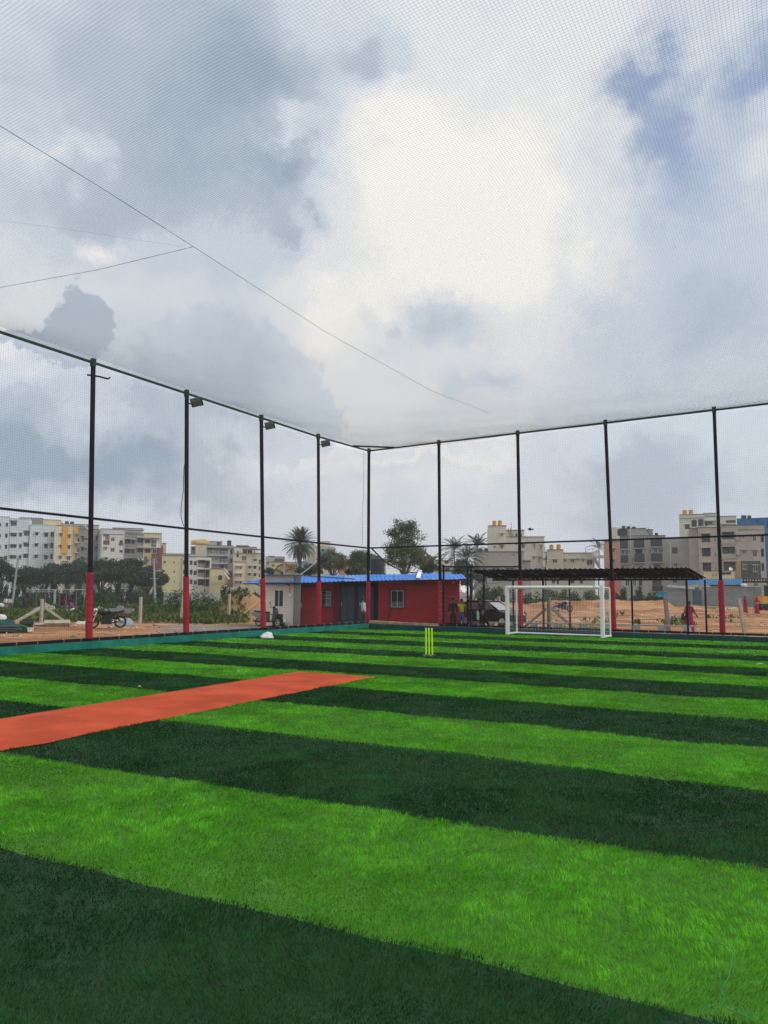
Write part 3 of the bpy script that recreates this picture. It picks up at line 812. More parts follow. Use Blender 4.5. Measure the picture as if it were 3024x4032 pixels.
def gnet(u_, z):
    u_, z = np.broadcast_arrays(u_, z)
    hang = np.sin(np.pi * np.clip(z / 1.93, 0, 1))
    return np.stack([u_ + .035 * (vnoise(u_ * 3, z * 3, 1, 91) - .5), GDp - .015 - .10 * hang * (.3 + vnoise(u_, z, .9, 92)) , z - .05 * (1 + np.cos(u_ * 5.2)) * (z / 1.93) ** 3 + .03 * (vnoise(u_, z, .5, 93) - .5)], -1)
L2 = [gnet(xs[:, None], np.linspace(.05, 1.93, 16)[None, :]), gnet(np.linspace(ww / 2, GW - ww / 2, 30)[None, :], zs[:, None])]
def snet(xc, y, z):
    y, z = np.broadcast_arrays(y, z)
    return np.stack([np.full(y.shape, xc) + .05 * (vnoise(y * 2, z * 2, 1, 94) - .5), y, z], -1)
for xc in (ww / 2, GW - ww / 2):
    L2 += [snet(xc, ys[:, None], np.linspace(.05, 1.95, 12)[None, :]), snet(xc, np.linspace(.06, GDp, 8)[None, :], zs[:, None])]
rf = lambda x, y: np.stack(list(np.broadcast_arrays(x, y, 1.97 - .02 * y)), -1)
L2 += [rf(xs[:, None], np.linspace(.05, GDp, 6)[None, :]), rf(np.linspace(ww / 2, GW - ww / 2, 24)[None, :], ys[:, None])]
for pl in L2:
    V, F = cords(pl, .0019); Vs.append(V); Fs.append(F + o); o += len(V)
link('goal_net', np_mesh('goal_net', np.concatenate(Vs), np.concatenate(Fs), mat('net_white', (.72, .74, .72), .7, .05, 4)), gl)

# ------------------------------------------------------------------ stumps
SX, SY = 11.26, -12.96
st = thing('cricket_stumps', 'three fluorescent yellow-green cricket stumps on a dark spring base', 'stumps', (SX, SY, .02), YAW + R(4))
m_fl = mat('fluorescent_plastic', (.58, .95, .02), .35, .05, 6, trans=.12)
m_flt = mat('fluorescent_tip', (.55, .86, .20), .4, .04, 6)
for x, tx in ((-.085, -.088), (.0, -.012), (.088, .070)):
    s_ = part('stump', MB().tube([(x, 0, .035), (x + (tx - x) * .35, 0, .3), (tx, 0, .715)], .0225, 12), m_fl, st)
    part('stump_tip', MB().tube([(tx, 0, .70), (tx, 0, .742)], .0235, 12), m_flt, s_)
m_base = mat('grey_rubber', (.10, .11, .10), .7, .3, 12)
part('stump_base', MB().box((.005, 0, .022), (.335, .10, .026)), m_base, st)
for x in (-.13, .04): part('base_foot', MB().box((x, -.06, .0), (.07, .03, .025)), mat('pale_rubber', (.42, .47, .42), .7, .1, 9), st)

# ------------------------------------------------------------------ bag, twine and scraps on the turf
def lump(name, c, d, m_, label, cat, group=None, seed=1, rz=0, flat=.3):
    bm = bmesh.new(); bmesh.ops.create_icosphere(bm, subdivisions=3, radius=1)
    for v in bm.verts:
        p = v.co; k = 1 + .38 * (float(vnoise(p.x * 2 + seed, p.y * 2 + p.z * 3, 1, seed)) - .5) + .22 * (float(vnoise(p.x * 6, p.y * 6 + p.z * 5 + seed, 1, seed + 1)) - .5)
        z = max(p.z, -flat) + flat
        v.co = (p.x * k * d[0] / 2, p.y * k * d[1] / 2, z * k * d[2] / (1 + flat))
    me = bpy.data.meshes.new(name); bm.to_mesh(me); bm.free(); me.shade_smooth(); me.materials.append(m_)
    o_ = link(name, me); o_.location = [float(q) for q in c]; o_.rotation_euler = (0, 0, rz)
    ROOT[o_.name] = Matrix.Translation(o_.location) @ Matrix.Rotation(rz, 4, 'Z')
    return tag(o_, label, cat, group)
m_bag = mat('white_polythene', (.66, .70, .68), .45, .12, 14, .5, 22)
q = onz(*K(3, 500, 1775), 0.0)
b_ = lump('plastic_bag', q, (.47, .34, .215), m_bag, 'crumpled white plastic bag lying on the turf by the teal kerb', 'bag', seed=4, rz=YAW)
part('bag_corner', MB().tube([q + _r * .14 + np.array([0, 0, .12]), q + _r * .23 + np.array([0, 0, .05]), q + _r * .26 + np.array([0, 0, .01])], [.07, .03, .008], 6), m_bag, b_, True)
m_tw = mat('green_twine', (.02, .20, .11), .6, .1, 20)
tw = [(2750, 3700), (2870, 3725), (2885, 3760), (2880, 3810), (2862, 3860), (2842, 3900), (2850, 3925), (2895, 3960), (2940, 3985), (2975, 4010)]
mb = MB(); mb.tube([onz(x, y, .045 + .008 * math.sin(i * 2.1)) for i, (x, y) in enumerate(tw)], .0016, 5)
tw2 = [(2975, 4012), (2930, 4000), (2870, 3975), (2850, 3960), (2820, 3955), (2775, 3965), (2765, 3985), (2780, 4010), (2810, 4030), (2830, 4060)]
mb.tube([onz(x, y, .045) for x, y in tw2], .0016, 5)
solo('twine', mb, m_tw, 'loose loop of green twine lying on the near light turf', 'twine')
m_scrap = mat('pale_scrap', (.60, .62, .60), .6, .1, 20)
for i, (x, y, lab) in enumerate([(2995, 2615, 'white scrap of tape on the far right turf'), (940, 2643, 'tiny pale scrap on the dark stripe beside the far end of the red strip'), (550, 2704, 'tiny pale scrap on the turf left of the red strip'), (1905, 2617, 'tiny pale scrap on the turf right of the stumps')]):
    q = onz(x, y, .04); mb = MB(); L_ = .10 if i == 0 else .03
    mb.tube([q - _r * L_, q + np.array([0, 0, .015]), q + _r * L_ * .8], [.006, .012, .005], 5)
    solo('litter_scrap', mb, m_scrap, lab, 'litter', 'pale scraps lying on the turf')
# ------------------------------------------------------------------ facades
class Fac:
    """a vertical plane through a pixel column at a depth, turned by yaw from facing the camera"""
    def __init__(s, px, D, yaw=0.0, z0=None):
        q = gD(px, D); s.o = q[:2]; s.z0 = float(q[2]) if z0 is None else z0
        s.e = np.array([math.cos(YAW + yaw), math.sin(YAW + yaw)]); s.n = np.array([s.e[1], -s.e[0]])
    def sz(s, px, py):
        d = ray(px, py); tt = ((s.o - EYE[:2]) @ s.n) / (d[:2] @ s.n); q = EYE + d * tt
        return float((q[:2] - s.o) @ s.e), float(q[2])
    def w(s, a, z, dep=0.0):
        q = s.o + s.e * a - s.n * dep; return np.array([q[0], q[1], z])
    def rect(s, k, X0, Y0, X1, Y1):
        a, b = s.sz(*K(k, X0, (Y0 + Y1) / 2)), s.sz(*K(k, X1, (Y0 + Y1) / 2))
        xm = (X0 + X1) / 2
        return a[0], b[0], s.sz(*K(k, xm, Y1))[1], s.sz(*K(k, xm, Y0))[1]
    def box(s, mb, a0, a1, z0, z1, d0, d1):      # d: distance behind the plane (negative = proud)
        o = s.w(a0, z0, d1)
        mb.frame(o, np.append(s.e * (a1 - a0), 0), np.append(s.n * (d1 - d0), 0), (0, 0, z1 - z0)); return mb
    def holes(s, mb, a0, a1, z0, z1, H, jd=.18, depth=8.0, base=0.0):
        """front wall with openings, plus the other sides and the top"""
        A = sorted({a0, a1, *[min(max(h[0], a0), a1) for h in H], *[min(max(h[1], a0), a1) for h in H]})
        Z = sorted({z0, z1, *[min(max(h[2], z0), z1) for h in H], *[min(max(h[3], z0), z1) for h in H]})
        for i in range(len(A) - 1):
            for j in range(len(Z) - 1):
                ca, cz = (A[i] + A[i + 1]) / 2, (Z[j] + Z[j + 1]) / 2
                if A[i + 1] - A[i] < 1e-5 or Z[j + 1] - Z[j] < 1e-5: continue
                if any(h[0] < ca < h[1] and h[2] < cz < h[3] for h in H): continue
                mb.quad(s.w(A[i], Z[j], base), s.w(A[i + 1], Z[j], base), s.w(A[i + 1], Z[j + 1], base), s.w(A[i], Z[j + 1], base))
        for h in H:
            d_ = h[4] if len(h) > 4 else jd
            a, b, c, d = max(h[0], a0), min(h[1], a1), max(h[2], z0), min(h[3], z1)
            for (p, q) in (((a, c), (a, d)), ((a, d), (b, d)), ((b, d), (b, c)), ((b, c), (a, c))):
                mb.quad(s.w(*p, base), s.w(*q, base), s.w(*q, base + d_), s.w(*p, base + d_))
            mb.quad(s.w(a, c, base + d_), s.w(b, c, base + d_), s.w(b, d, base + d_), s.w(a, d, base + d_))
        mb.quad(s.w(a0, z0, base), s.w(a0, z1, base), s.w(a0, z1, depth), s.w(a0, z0, depth))
        mb.quad(s.w(a1, z0, base), s.w(a1, z1, base), s.w(a1, z1, depth), s.w(a1, z0, depth))
        mb.quad(s.w(a0, z1, base), s.w(a1, z1, base), s.w(a1, z1, depth), s.w(a0, z1, depth))
        mb.quad(s.w(a0, z0, depth), s.w(a1, z0, depth), s.w(a1, z1, depth), s.w(a0, z1, depth))
        return mb
m_pane = mat('window_glass', (.055, .066, .072), .12, .3, .8, spec=.5)
m_wfr = mat('white_frame', (.62, .63, .60), .5, .06, 4)
m_kfr = mat('dark_frame', (.03, .03, .032), .5, .1, 4)
m_shade = mat('plaster_sunshade', (.50, .49, .46), .85, .12, 2)
def window(fac, parent, r, style='w', fw=.07, base=0.0, bars=1, pm=None):
    a0, a1, z0, z1 = r; fm = m_kfr if 'k' in style else m_wfr
    mb = MB(); d0, d1 = base + (-.03 if 'o' in style else .05), base + .11
    fac.box(mb, a0, a0 + fw, z0, z1, d0, d1); fac.box(mb, a1 - fw, a1, z0, z1, d0, d1)
    fac.box(mb, a0 + fw, a1 - fw, z1 - fw, z1, d0 + .002, d1); fac.box(mb, a0 + fw, a1 - fw, z0, z0 + fw, d0 + .002, d1)
    for i in range(bars):
        c = a0 + (a1 - a0) * (i + 1) / (bars + 1); fac.box(mb, c - fw * .35, c + fw * .35, z0 + fw, z1 - fw, d0 + .012, d1)
    w_ = part('window', mb, fm, parent, True)
    pm_ = MB(); pm_.quad(fac.w(a0 + fw * .6, z0 + fw * .6, base + .085), fac.w(a1 - fw * .6, z0 + fw * .6, base + .085), fac.w(a1 - fw * .6, z1 - fw * .6, base + .085), fac.w(a0 + fw * .6, z1 - fw * .6, base + .085))
    part('pane', pm_, pm or m_pane, w_, True)
    if 's' in style:
        sm = MB(); fac.box(sm, a0 - .2, a1 + .2, z1 + .06, z1 + .15, base - .5, base - .002); part('sunshade', sm, m_shade, w_, True)
    return w_

# ------------------------------------------------------------------ cabins
m_beige = mat('beige_panel', (.64, .56, .475), .7, .05, 1.2, streak=.15)
m_beige_shade = mat('shaded_side_panel', (.26, .25, .24), .7, .08, 1.2, streak=.25)  # return wall of the beige office, its shade put into the colour as grey
m_redc = mat('red_cabin_paint', (.36, .020, .028), .5, .10, 1.4, .1, 20, streak=.35)
m_redd = mat('red_door_paint', (.44, .036, .042), .45, .10, 1.6, streak=.2)
m_gcab = mat('grey_cabin_paint', (.075, .095, .115), .5, .12, 1.5, streak=.3)
m_gcabd = mat('dark_cabin_paint', (.028, .034, .042), .55, .12, 1.5)
m_blue = mat('blue_roof_sheet', (.035, .21, .66), .55, .14, 1.2, .05, 12, spec=.3)
m_alu = mat('aluminium', (.55, .56, .55), .35, .1, 5, metal=.4)
CZ = -.14

def ribs(fac, parent, a0, a1, z0, z1, step, m_, name='cladding', skip=(), base=0.0):
    mb = MB(); a = a0 + step / 2
    while a < a1 - .03:
        for (lo, hi) in [(z0, z1)]:
            segs = [(lo, hi)]
            for h in skip:
                if h[0] - .05 < a < h[1] + .05:
                    segs = [s_ for (l, u_) in segs for s_ in ((l, min(u_, h[2] - .06)), (max(l, h[3] + .06), u_)) if s_[1] - s_[0] > .05]
            for l, u_ in segs: fac.box(mb, a - step * .22, a + step * .22, l, u_, base - .022, base - .001)
        a += step
    return part(name, mb, m_, parent, True, kind='stuff')

# beige portable office
fb = Fac(1156, 43.6, R(8), CZ); fs = Fac(1156, 43.6, R(-34), CZ)
bc = thing('portable_cabin', 'beige portable office with a white framed window behind the parked scooter', 'cabin', (*fb.o, CZ))
a0 = fb.sz(*K(3, 455, 1300))[0]; zt = fb.sz(*K(3, 700, 948))[1]
rw = fb.rect(3, 592, 1132, 722, 1365)
mb = MB(); fb.holes(mb, a0, 0, CZ, zt, [(*rw, .12)], depth=.16); part('wall', mb, m_beige, bc, True)
a1s = fs.sz(*K(3, 942, 1300))[0]
dB = fs.o - EYE[:2]; dB = dB / np.linalg.norm(dB); dB = np.array([dB[0] - .06 * dB[1], dB[1] + .06 * dB[0]]); c0_, c1_, l0_ = fs.w(.004, 0)[:2], fs.w(a1s, 0)[:2], fb.w(a0 + .01, 0, .15)[:2]
poly_ = [tuple(c0_), tuple(c1_), tuple(c1_ + dB * 2.8), tuple(l0_ + dB * 2.8), tuple(l0_), tuple(fb.w(-.01, 0, .15)[:2])]
mb = MB().extrude(poly_, CZ, zt - .02, lambda u_, v_, w_: (u_, v_, w_)); part('side_wall', mb, m_beige_shade, bc, True)
mb = MB(); z = CZ + .25
while z < 2.2:
    for (l, u_) in ((a0, rw[0] - .05), (rw[1] + .05, -.03)) if rw[2] - .05 < z < rw[3] + .05 else ((a0, -.03),):
        fb.box(mb, l, u_, z, z + .008, -.004, -.001)
    z += .18
part('panel_joint', mb, mat('beige_joint', (.50, .44, .375), .7, .06, 1.2), bc, True, kind='stuff')
mb = MB(); fb.box(mb, -.045, .0, CZ, zt, -.012, -.001); part('corner_trim', mb, mat('pale_trim', (.55, .53, .47), .6, .08, 3), bc, True)
m_blind = mat('green_grey_blind', (.055, .078, .072), .45, .12, 1.5, spec=.25)
m_dpane = mat('dark_cabin_glass', (.022, .026, .028), .4, .3, 1.5, spec=.25)
w_ = window(fb, bc, rw, 'wo', .05, 0.0, 1, m_blind)
mb = MB(); fb.box(mb, a0 - .12, .10, zt, zt + .045, -.25, 2.6); part('roof', mb, mat('slate_blue_trim', (.06, .12, .20), .5, .15, 2), bc, True)
mb = MB(); p0 = fb.w(0, zt + .02, -.2); p1 = np.append(fs.o + fs.e * 4.2, zt - .22)
mb.tube([p0, p1], .03, 4, True, True); part('roof_edge', mb, MATS['slate_blue_trim'], bc, True)
mb = MB(); c = fb.sz(*K(3, 798, 1195)); mb.tube([fb.w(c[0], 2.0, -.02), fb.w(c[0], c[1], -.02)], .012, 5); part('conduit', mb, m_dark, bc, True)
mb = MB(); fb.box(mb, c[0] - .05, c[0] + .05, c[1] - .1, c[1] + .06, -.06, -.001); part('switch_box', mb, m_white, bc, True)

# red cabin with a door and a barred window
fr1 = Fac(1247, 44.6, R(2), CZ)
rc = thing('portable_cabin', 'red cabin with a plain door and a white barred window beside the beige office', 'cabin', (*fr1.o, CZ))
e0, e1 = fr1.sz(*K(3, 938, 1400))[0], fr1.sz(*K(3, 1368, 1400))[0]; ztr = 2.42
rw = fr1.rect(3, 1212, 1150, 1340, 1352); rdo = fr1.rect(3, 945, 1100, 1105, 1580)
mb = MB(); fr1.holes(mb, e0, e1, CZ, ztr, [(*rw, .12)], depth=2.6); part('wall', mb, m_redc, rc, True)
mb = MB(); fr1.box(mb, rdo[0], rdo[1] + .35, CZ + .02, rdo[3], -.03, -.002); dr = part('door', mb, m_redd, rc, True)
mb = MB(); c = fr1.sz(*K(3, 953, 1335)); fr1.box(mb, c[0] - .035, c[0] + .035, c[1] - .13, c[1] + .12, -.06, -.032); part('door_handle', mb, m_alu, dr, True)
mb = MB()
for (X, Y) in ((1070, 1110), (1075, 1200), (1075, 1325), (1070, 1415), (1070, 1510)):
    c = fr1.sz(*K(3, X, Y)); fr1.box(mb, c[0] - .02, c[0] + .02, c[1] - .05, c[1] + .05, -.045, -.032)
part('door_hinge', mb, m_redc, dr, True, kind='stuff')
mb = MB(); fr1.box(mb, e0 - .05, rdo[1] + .1, rdo[3] + .01, rdo[3] + .06, -.10, -.002); part('drip_rail', mb, m_gcabd, rc, True)
ribs(fr1, rc, rdo[1] + .38, e1, CZ + .9 if False else CZ + .05, ztr, .16, m_redc, skip=[rw])
ribs(fr1, rc, e0, rdo[1] + .36, rdo[3] + .09, ztr, .16, m_redc)
w_ = window(fr1, rc, rw, 'wo', .035, 0.0, 1, m_dpane)
gm = MB(); fr1.box(gm, rw[0] - .04, rw[1] + .04, rw[3] + .0, rw[3] + .05, -.12, -.04); fr1.box(gm, rw[0] - .04, rw[1] + .04, rw[2] - .05, rw[2], -.12, -.04)
fr1.box(gm, rw[0] - .05, rw[0], rw[2], rw[3], -.12, -.04); fr1.box(gm, rw[1], rw[1] + .05, rw[2], rw[3], -.12, -.04)
part('window_surround', gm, m_kfr, w_, True)
for i in range(9):
    g_ = MB(); a = rw[0] + (rw[1] - rw[0]) * (i + 1) / 10; fr1.box(g_, a - .008, a + .008, rw[2], rw[3], -.085, -.07)
    part('window_bar', g_, m_wfr if i > 3 else m_kfr, w_, True)
g_ = MB()
for f_ in (.14, .5, .72): z = rw[2] + (rw[3] - rw[2]) * f_; fr1.box(g_, rw[0], rw[1], z - .01, z + .01, -.07, -.055)
part('window_bar', g_, m_wfr, w_, True)
mb = MB(); fr1.box(mb, e1 - .0, e1 + .36, CZ, ztr, .06, 2.6); part('end_wall', mb, mat('dark_red_wall', (.17, .012, .016), .6, .1, 2), rc, True)  # end strip of wall in a darker red than the front

# grey toilet cabins
fg = Fac(1400, 45.0, R(2), CZ)
tc_ = thing('toilet_cabin', 'dark grey cabin with two tall grey doors between the red cabins', 'cabin', (*fg.o, CZ))
g0, g1 = fg.sz(*K(3, 1455, 1400))[0], fg.sz(*K(4, 462, 1400))[0]
mb = MB(); fg.box(mb, g0, g1, CZ, 2.45, 0, 2.4); part('wall', mb, m_gcabd, tc_, True)
for (k0, X0, k1, X1) in ((3, 1462, 4, 148), (4, 205, 4, 405)):
    a, b = fg.sz(*K(k0, X0, 1300))[0], fg.sz(*K(k1, X1, 1300))[0]; z1 = fg.sz(*K(4, 80, 1085))[1]; z0 = fg.sz(*K(4, 80, 1560))[1]
    mb = MB(); fg.box(mb, a, b, z0, z1, -.04, -.002); d_ = part('door', mb, m_gcab, tc_, True)
    mb = MB(); c = (a + b) / 2; fg.box(mb, c - .012, c + .012, z0, z1, -.055, -.042); fg.box(mb, a, b, z1 - .06, z1 - .02, -.052, -.042); fg.box(mb, a, b, z0 + .1, z0 + .14, -.052, -.042)
    part('door_batten', mb, m_gcabd, d_, True, kind='stuff')
    mb = MB(); fg.box(mb, a + .05, a + .09, .95, 1.15, -.09, -.042); part('door_handle', mb, m_alu, d_, True)

# second red cabin
f2 = Fac(1650, 44.2, R(0), CZ)
r2 = thing('portable_cabin', 'long red cabin with one black framed window beside the gate', 'cabin', (*f2.o, CZ))
h0, h1 = f2.sz(*K(4, 462, 1400))[0], f2.sz(*K(4, 1527, 1400))[0]
rw = f2.rect(4, 628, 1145, 795, 1365)
mb = MB(); f2.holes(mb, h0, h1, CZ, 2.45, [(*rw, .12)], depth=2.6); part('wall', mb, m_redc, r2, True)
w_ = window(f2, r2, rw, 'wo', .035, 0.0, 1, m_dpane)
gm = MB(); f2.box(gm, rw[0] - .07, rw[1] + .07, rw[3] + .0, rw[3] + .07, -.10, -.035); f2.box(gm, rw[0] - .05, rw[1] + .05, rw[2] - .06, rw[2], -.10, -.035)
f2.box(gm, rw[0] - .05, rw[0], rw[2], rw[3], -.10, -.035); f2.box(gm, rw[1], rw[1] + .05, rw[2], rw[3], -.10, -.035); part('window_surround', gm, m_kfr, w_, True)
for i in range(8):
    g_ = MB(); a = rw[0] + (rw[1] - rw[0]) * (i + 1) / 9; f2.box(g_, a - .008, a + .008, rw[2], rw[2] + (.35 if i % 2 else .30), -.07, -.055); part('window_bar', g_, m_wfr, w_, True)
ribs(f2, r2, h0 + .03, h1, CZ + .06, 2.4, .115, m_redc, skip=[rw])
c = f2.sz(*K(4, 1430, 1085)); mb = MB(); f2.box(mb, c[0] - .28, c[0] + .40, c[1] - .03, c[1] + .03, -.06, -.024); part('door_drip_rail', mb, m_redc, r2, True)
c = f2.sz(*K(4, 1445, 1040)); mb = MB(); f2.box(mb, c[0] - .05, c[0] + .05, c[1] - .03, c[1] + .03, -.06, -.024); part('wall_lamp', mb, m_white, r2, True)
mb = MB()
cc = [f2.sz(*K(4, X, Y)) for X, Y in ((905, 1020), (1000, 1075), (1085, 1020))]
mb.tube([f2.w(*cc[0], -.75), f2.w(*cc[1], -.04)], .022, 4, True, True); mb.tube([f2.w(*cc[2], -.75), f2.w(*cc[1], -.04)], .022, 4, True, True)
part('awning_bracket', mb, m_gcabd, r2, True)
pipe = MB(); pipe.tube([f2.w(*f2.sz(*K(4, 630, 1370)), -.14), f2.w(*f2.sz(*K(4, 600, 1480)), -.5), f2.w(*f2.sz(*K(4, 575, 1590)), -.9)], .022, 6)
solo('leaning_pipe', pipe, m_dark, 'thin black pipe leaning against the red cabin window', 'pipe')

# blue corrugated roof over all cabins
br = thing('corrugated_roof', 'long blue corrugated metal roof running over all the cabins', 'roof', (*f2.o, 2.3))
froof = Fac(1400, 43.0, 0.0, CZ); brear = Fac(1400, 45.4, 0.0, CZ)
lo = [(956, 2297), (1050, 2296), (1160, 2295), (1260, 2294), (1350, 2290), (1450, 2289), (1550, 2286), (1650, 2283), (1740, 2281), (1838, 2280)]
hi = [(1005, 2287), (1085, 2278), (1170, 2272), (1260, 2268), (1355, 2266), (1450, 2264), (1550, 2263), (1640, 2261), (1730, 2259), (1822, 2262)]
for i in range(len(lo) - 1):
    A0, A1, B0, B1 = lo[i], lo[i + 1], hi[i], hi[i + 1]
    pa0, pa1 = at(*A0, 43.2), at(*A1, 43.2); pb0, pb1 = at(*B0, 45.2), at(*B1, 45.2)
    nw = int(np.linalg.norm(pa1 - pa0) / .055); mb = MB(); prevp = None
    for j in range(nw + 1):
        u_ = j / nw; hgt = .032 * (1 if (j % 4) in (1, 2) else 0) + (.008 if i % 2 else 0)
        p, q_ = lerp(pa0, pa1, u_) + np.array([0, 0, hgt]), lerp(pb0, pb1, u_) + np.array([0, 0, hgt])
        if prevp is not None: mb.quad(prevp[0], p, q_, prevp[1])
        prevp = (p, q_)
    part('roof_sheet', mb, m_blue if i != 4 else mat('plain_blue_sheet', (.035, .21, .66), .35, .1, 1), br, True)
for X, Y, X2, Y2, k in ((340, 1052, 430, 1095, 3), (740, 1052, 862, 1110, 3), (1250, 1055, 1368, 1100, 3), (1640, 1040, 1500, 1010, 4)):
    mb = MB(); mb.tube([at(*K(k, X, Y), 43.25), at(*K(k, X2, Y2), 44.0)], .022, 4, True, True); part('roof_bracket', mb, m_gcabd, br, True)
mb = MB(); mb.tube([at(x, y + 2, 43.3) for x, y in lo], .025, 4, True, True); part('roof_purlin', mb, m_gcabd, br, True)
mb = MB(); pts = [K(4, 955, 990), K(4, 1010, 995), K(4, 1032, 915), K(4, 985, 900)]
P_ = [at(*pts[0], 43.1), at(*pts[1], 43.1), at(*pts[2], 45.15), at(*pts[3], 45.15)]; P_ = [p + np.array([0, 0, .055]) for p in P_]
mb.quad(*P_); mb.quad(*[p - np.array([0, 0, .02]) for p in reversed(P_)])
mb.tube([P_[3] + np.array([0, 0, .03]), P_[2] + np.array([0, 0, .05])], [.05, .06], 6)
solo('white_sheet', mb, m_white, 'white plastic sheet folded over the blue roof', 'sheet')

# black water tank behind the roof
def water_tank(label, c, r, h, m_, cat='water tank', group=None, ridges=5, lid=True):
    tk = thing('water_tank', label, cat, c, 0, group)
    prof = [(r * .96, 0)]
    for i in range(ridges * 2 + 1):
        z = h * .90 * i / (ridges * 2); prof.append((r * (1.0 if i % 2 else .90), z + .001))
    prof += [(r * .95, h * .92), (r * .60, h * .955), (r * .40, h * .965)]
    mb = MB().lathe((0, 0, 0), prof, 18); part('tank_body', mb, m_, tk, smooth=True)
    if lid: part('tank_lid', MB().lathe((0, 0, 0), [(r * .40, h * .955), (r * .40, h), (r * .05, h * 1.01)], 14), m_, tk)
    return tk
m_tank = mat('black_tank', (.030, .038, .048), .5, .1, 3, spec=.5)
m_ytank = mat('yellow_tank', (.62, .30, .035), .5, .1, 2, streak=.2)
q = at(*K(4, 452, 940), 47.0)
water_tank('large black ribbed water tank behind the blue roof', (q[0], q[1], q[2] - 1.2), 0.47, 2.32, m_tank, ridges=9)
mb = MB(); mb.tube([at(*K(4, 558, 760), 46.5), at(*K(4, 556, 945), 46.5)], .03, 6); solo('vent_pipe', mb, mat('cream_pipe', (.50, .48, .40), .5, .1, 4), 'cream vent pipe standing beside the black water tank', 'pipe')
# hose from the corner post to the roof
mb = MB(); hp = [(372, 592, 38.2), (420, 640, 38.6), (480, 700, 39.3), (560, 775, 40.2), (650, 830, 41.3), (740, 875, 42.4), (830, 905, 43.4), (930, 913, 44.3), (1000, 914, 45.0)]
mb.tube([at(*K(4, X, Y), D) for X, Y, D in hp], .035, 8); solo('black_hose', mb, m_dark, 'thick black hose hanging from the corner post down to the blue roof', 'hose')
mb = MB(); mb.tube([at(*K(3, 930, 940), 45.3), at(*K(3, 1040, 865), 46), at(*K(3, 1110, 800), 46.6), at(*K(3, 1160, 745), 47)], .03, 6); solo('overhead_cable', mb, mat('pale_cable', (.30, .33, .32), .5, .1, 5), 'pale cable rising from the beige office roof', 'cable')

# ladder, planks, bucket, crate by the cabins
m_bam = mat('bamboo', (.42, .29, .14), .6, .25, 6)
la = thing('ladder', 'bamboo ladder lying on its side at the foot of the red cabin', 'ladder', at(*K(4, 700, 1600), 41.5))
up = [K(4, 350, 1540), K(4, 650, 1555), K(4, 850, 1570), K(4, 1015, 1580)]; dn = [K(4, 350, 1600), K(4, 650, 1602), K(4, 860, 1606), K(4, 1260, 1608)]
part('ladder_rail', MB().tube([at(*p, 41.2) for p in up], .032, 6), m_bam, la, True); part('ladder_rail', MB().tube([at(*p, 40.8) for p in dn], .032, 6), m_bam, la, True)
for X in range(420, 1000, 66): part('ladder_rung', MB().tube([at(*K(4, X + 10, 1546 + (X - 400) * .045), 41.2), at(*K(4, X - 8, 1602), 40.8)], .02, 6), m_bam, la, True)
m_cement = mat('concrete', (.36, .345, .31), .9, .16, 2.5, .4, 22)
q = at(*K(3, 715, 1580), 42.6)
bk = thing('bucket', 'dented grey metal bucket against the beige office wall', 'bucket', (q[0], q[1], CZ))
part('bucket_body', MB().lathe((0, 0, 0), [(.17, 0), (.215, .36), (.20, .36), (.16, .03)], 14), mat('galvanised', (.30, .31, .30), .45, .2, 6, metal=.5), bk, smooth=True)
part('bucket_handle', MB().tube([(-.21, 0, .35), (-.12, .05, .24), (.12, .05, .24), (.21, 0, .35)], .008, 5), m_alu, bk)
q = at(*K(3, 770, 1580), 42.4); lump('cement_sack', (q[0], q[1], CZ), (.5, .4, .25), mat('grey_sack', (.22, .20, .18), .9, .15, 8), 'slumped grey sack beside the metal bucket', 'sack', seed=9)
q = at(*K(3, 640, 1580), 42.2)
cr_ = thing('crate', 'black plastic crate standing behind the parked scooter', 'crate', (q[0], q[1], CZ), YAW)
part('crate_body', MB().box((0, 0, .32), (.52, .42, .60)), m_dark, cr_)
for z in (.12, .26, .40, .54): part('crate_rib', MB().box((0, -.217, z), (.54, .014, .03)), m_gcabd, cr_)
part('crate_lid', MB().box((-.05, 0, .64), (.62, .44, .05)), m_gcabd, cr_)
for i, (k, X, Y, lab) in enumerate([(4, 90, 1590, 'lump of brown sand at the foot of the grey toilet cabin'), (4, 760, 1596, 'crumpled pale rag by the bamboo ladder'), (4, 945, 1590, 'pale broken brick by the ladder end')]):
    q = at(*K(k, X, Y), 41.8); lump(['sand_heap', 'rag', 'broken_brick'][i], (q[0], q[1], CZ + .02), ((1.1, .6, .24), (.5, .3, .14), (.22, .2, .26))[i], [mat('brown_sand', (.30, .19, .09), .95, .2, 8, .3), m_bag, m_cement][i], lab, ['sand', 'rag', 'brick'][i], seed=20 + i)
fp = thing('toilet_step', 'low concrete step at the foot of the grey cabin', 'step', at(*K(4, 150, 1600), 43))
part('step_slab', MB().box((0, 0, CZ - fp.location[2] + .06), (3.0, .9, .12), YAW), m_cement, fp)

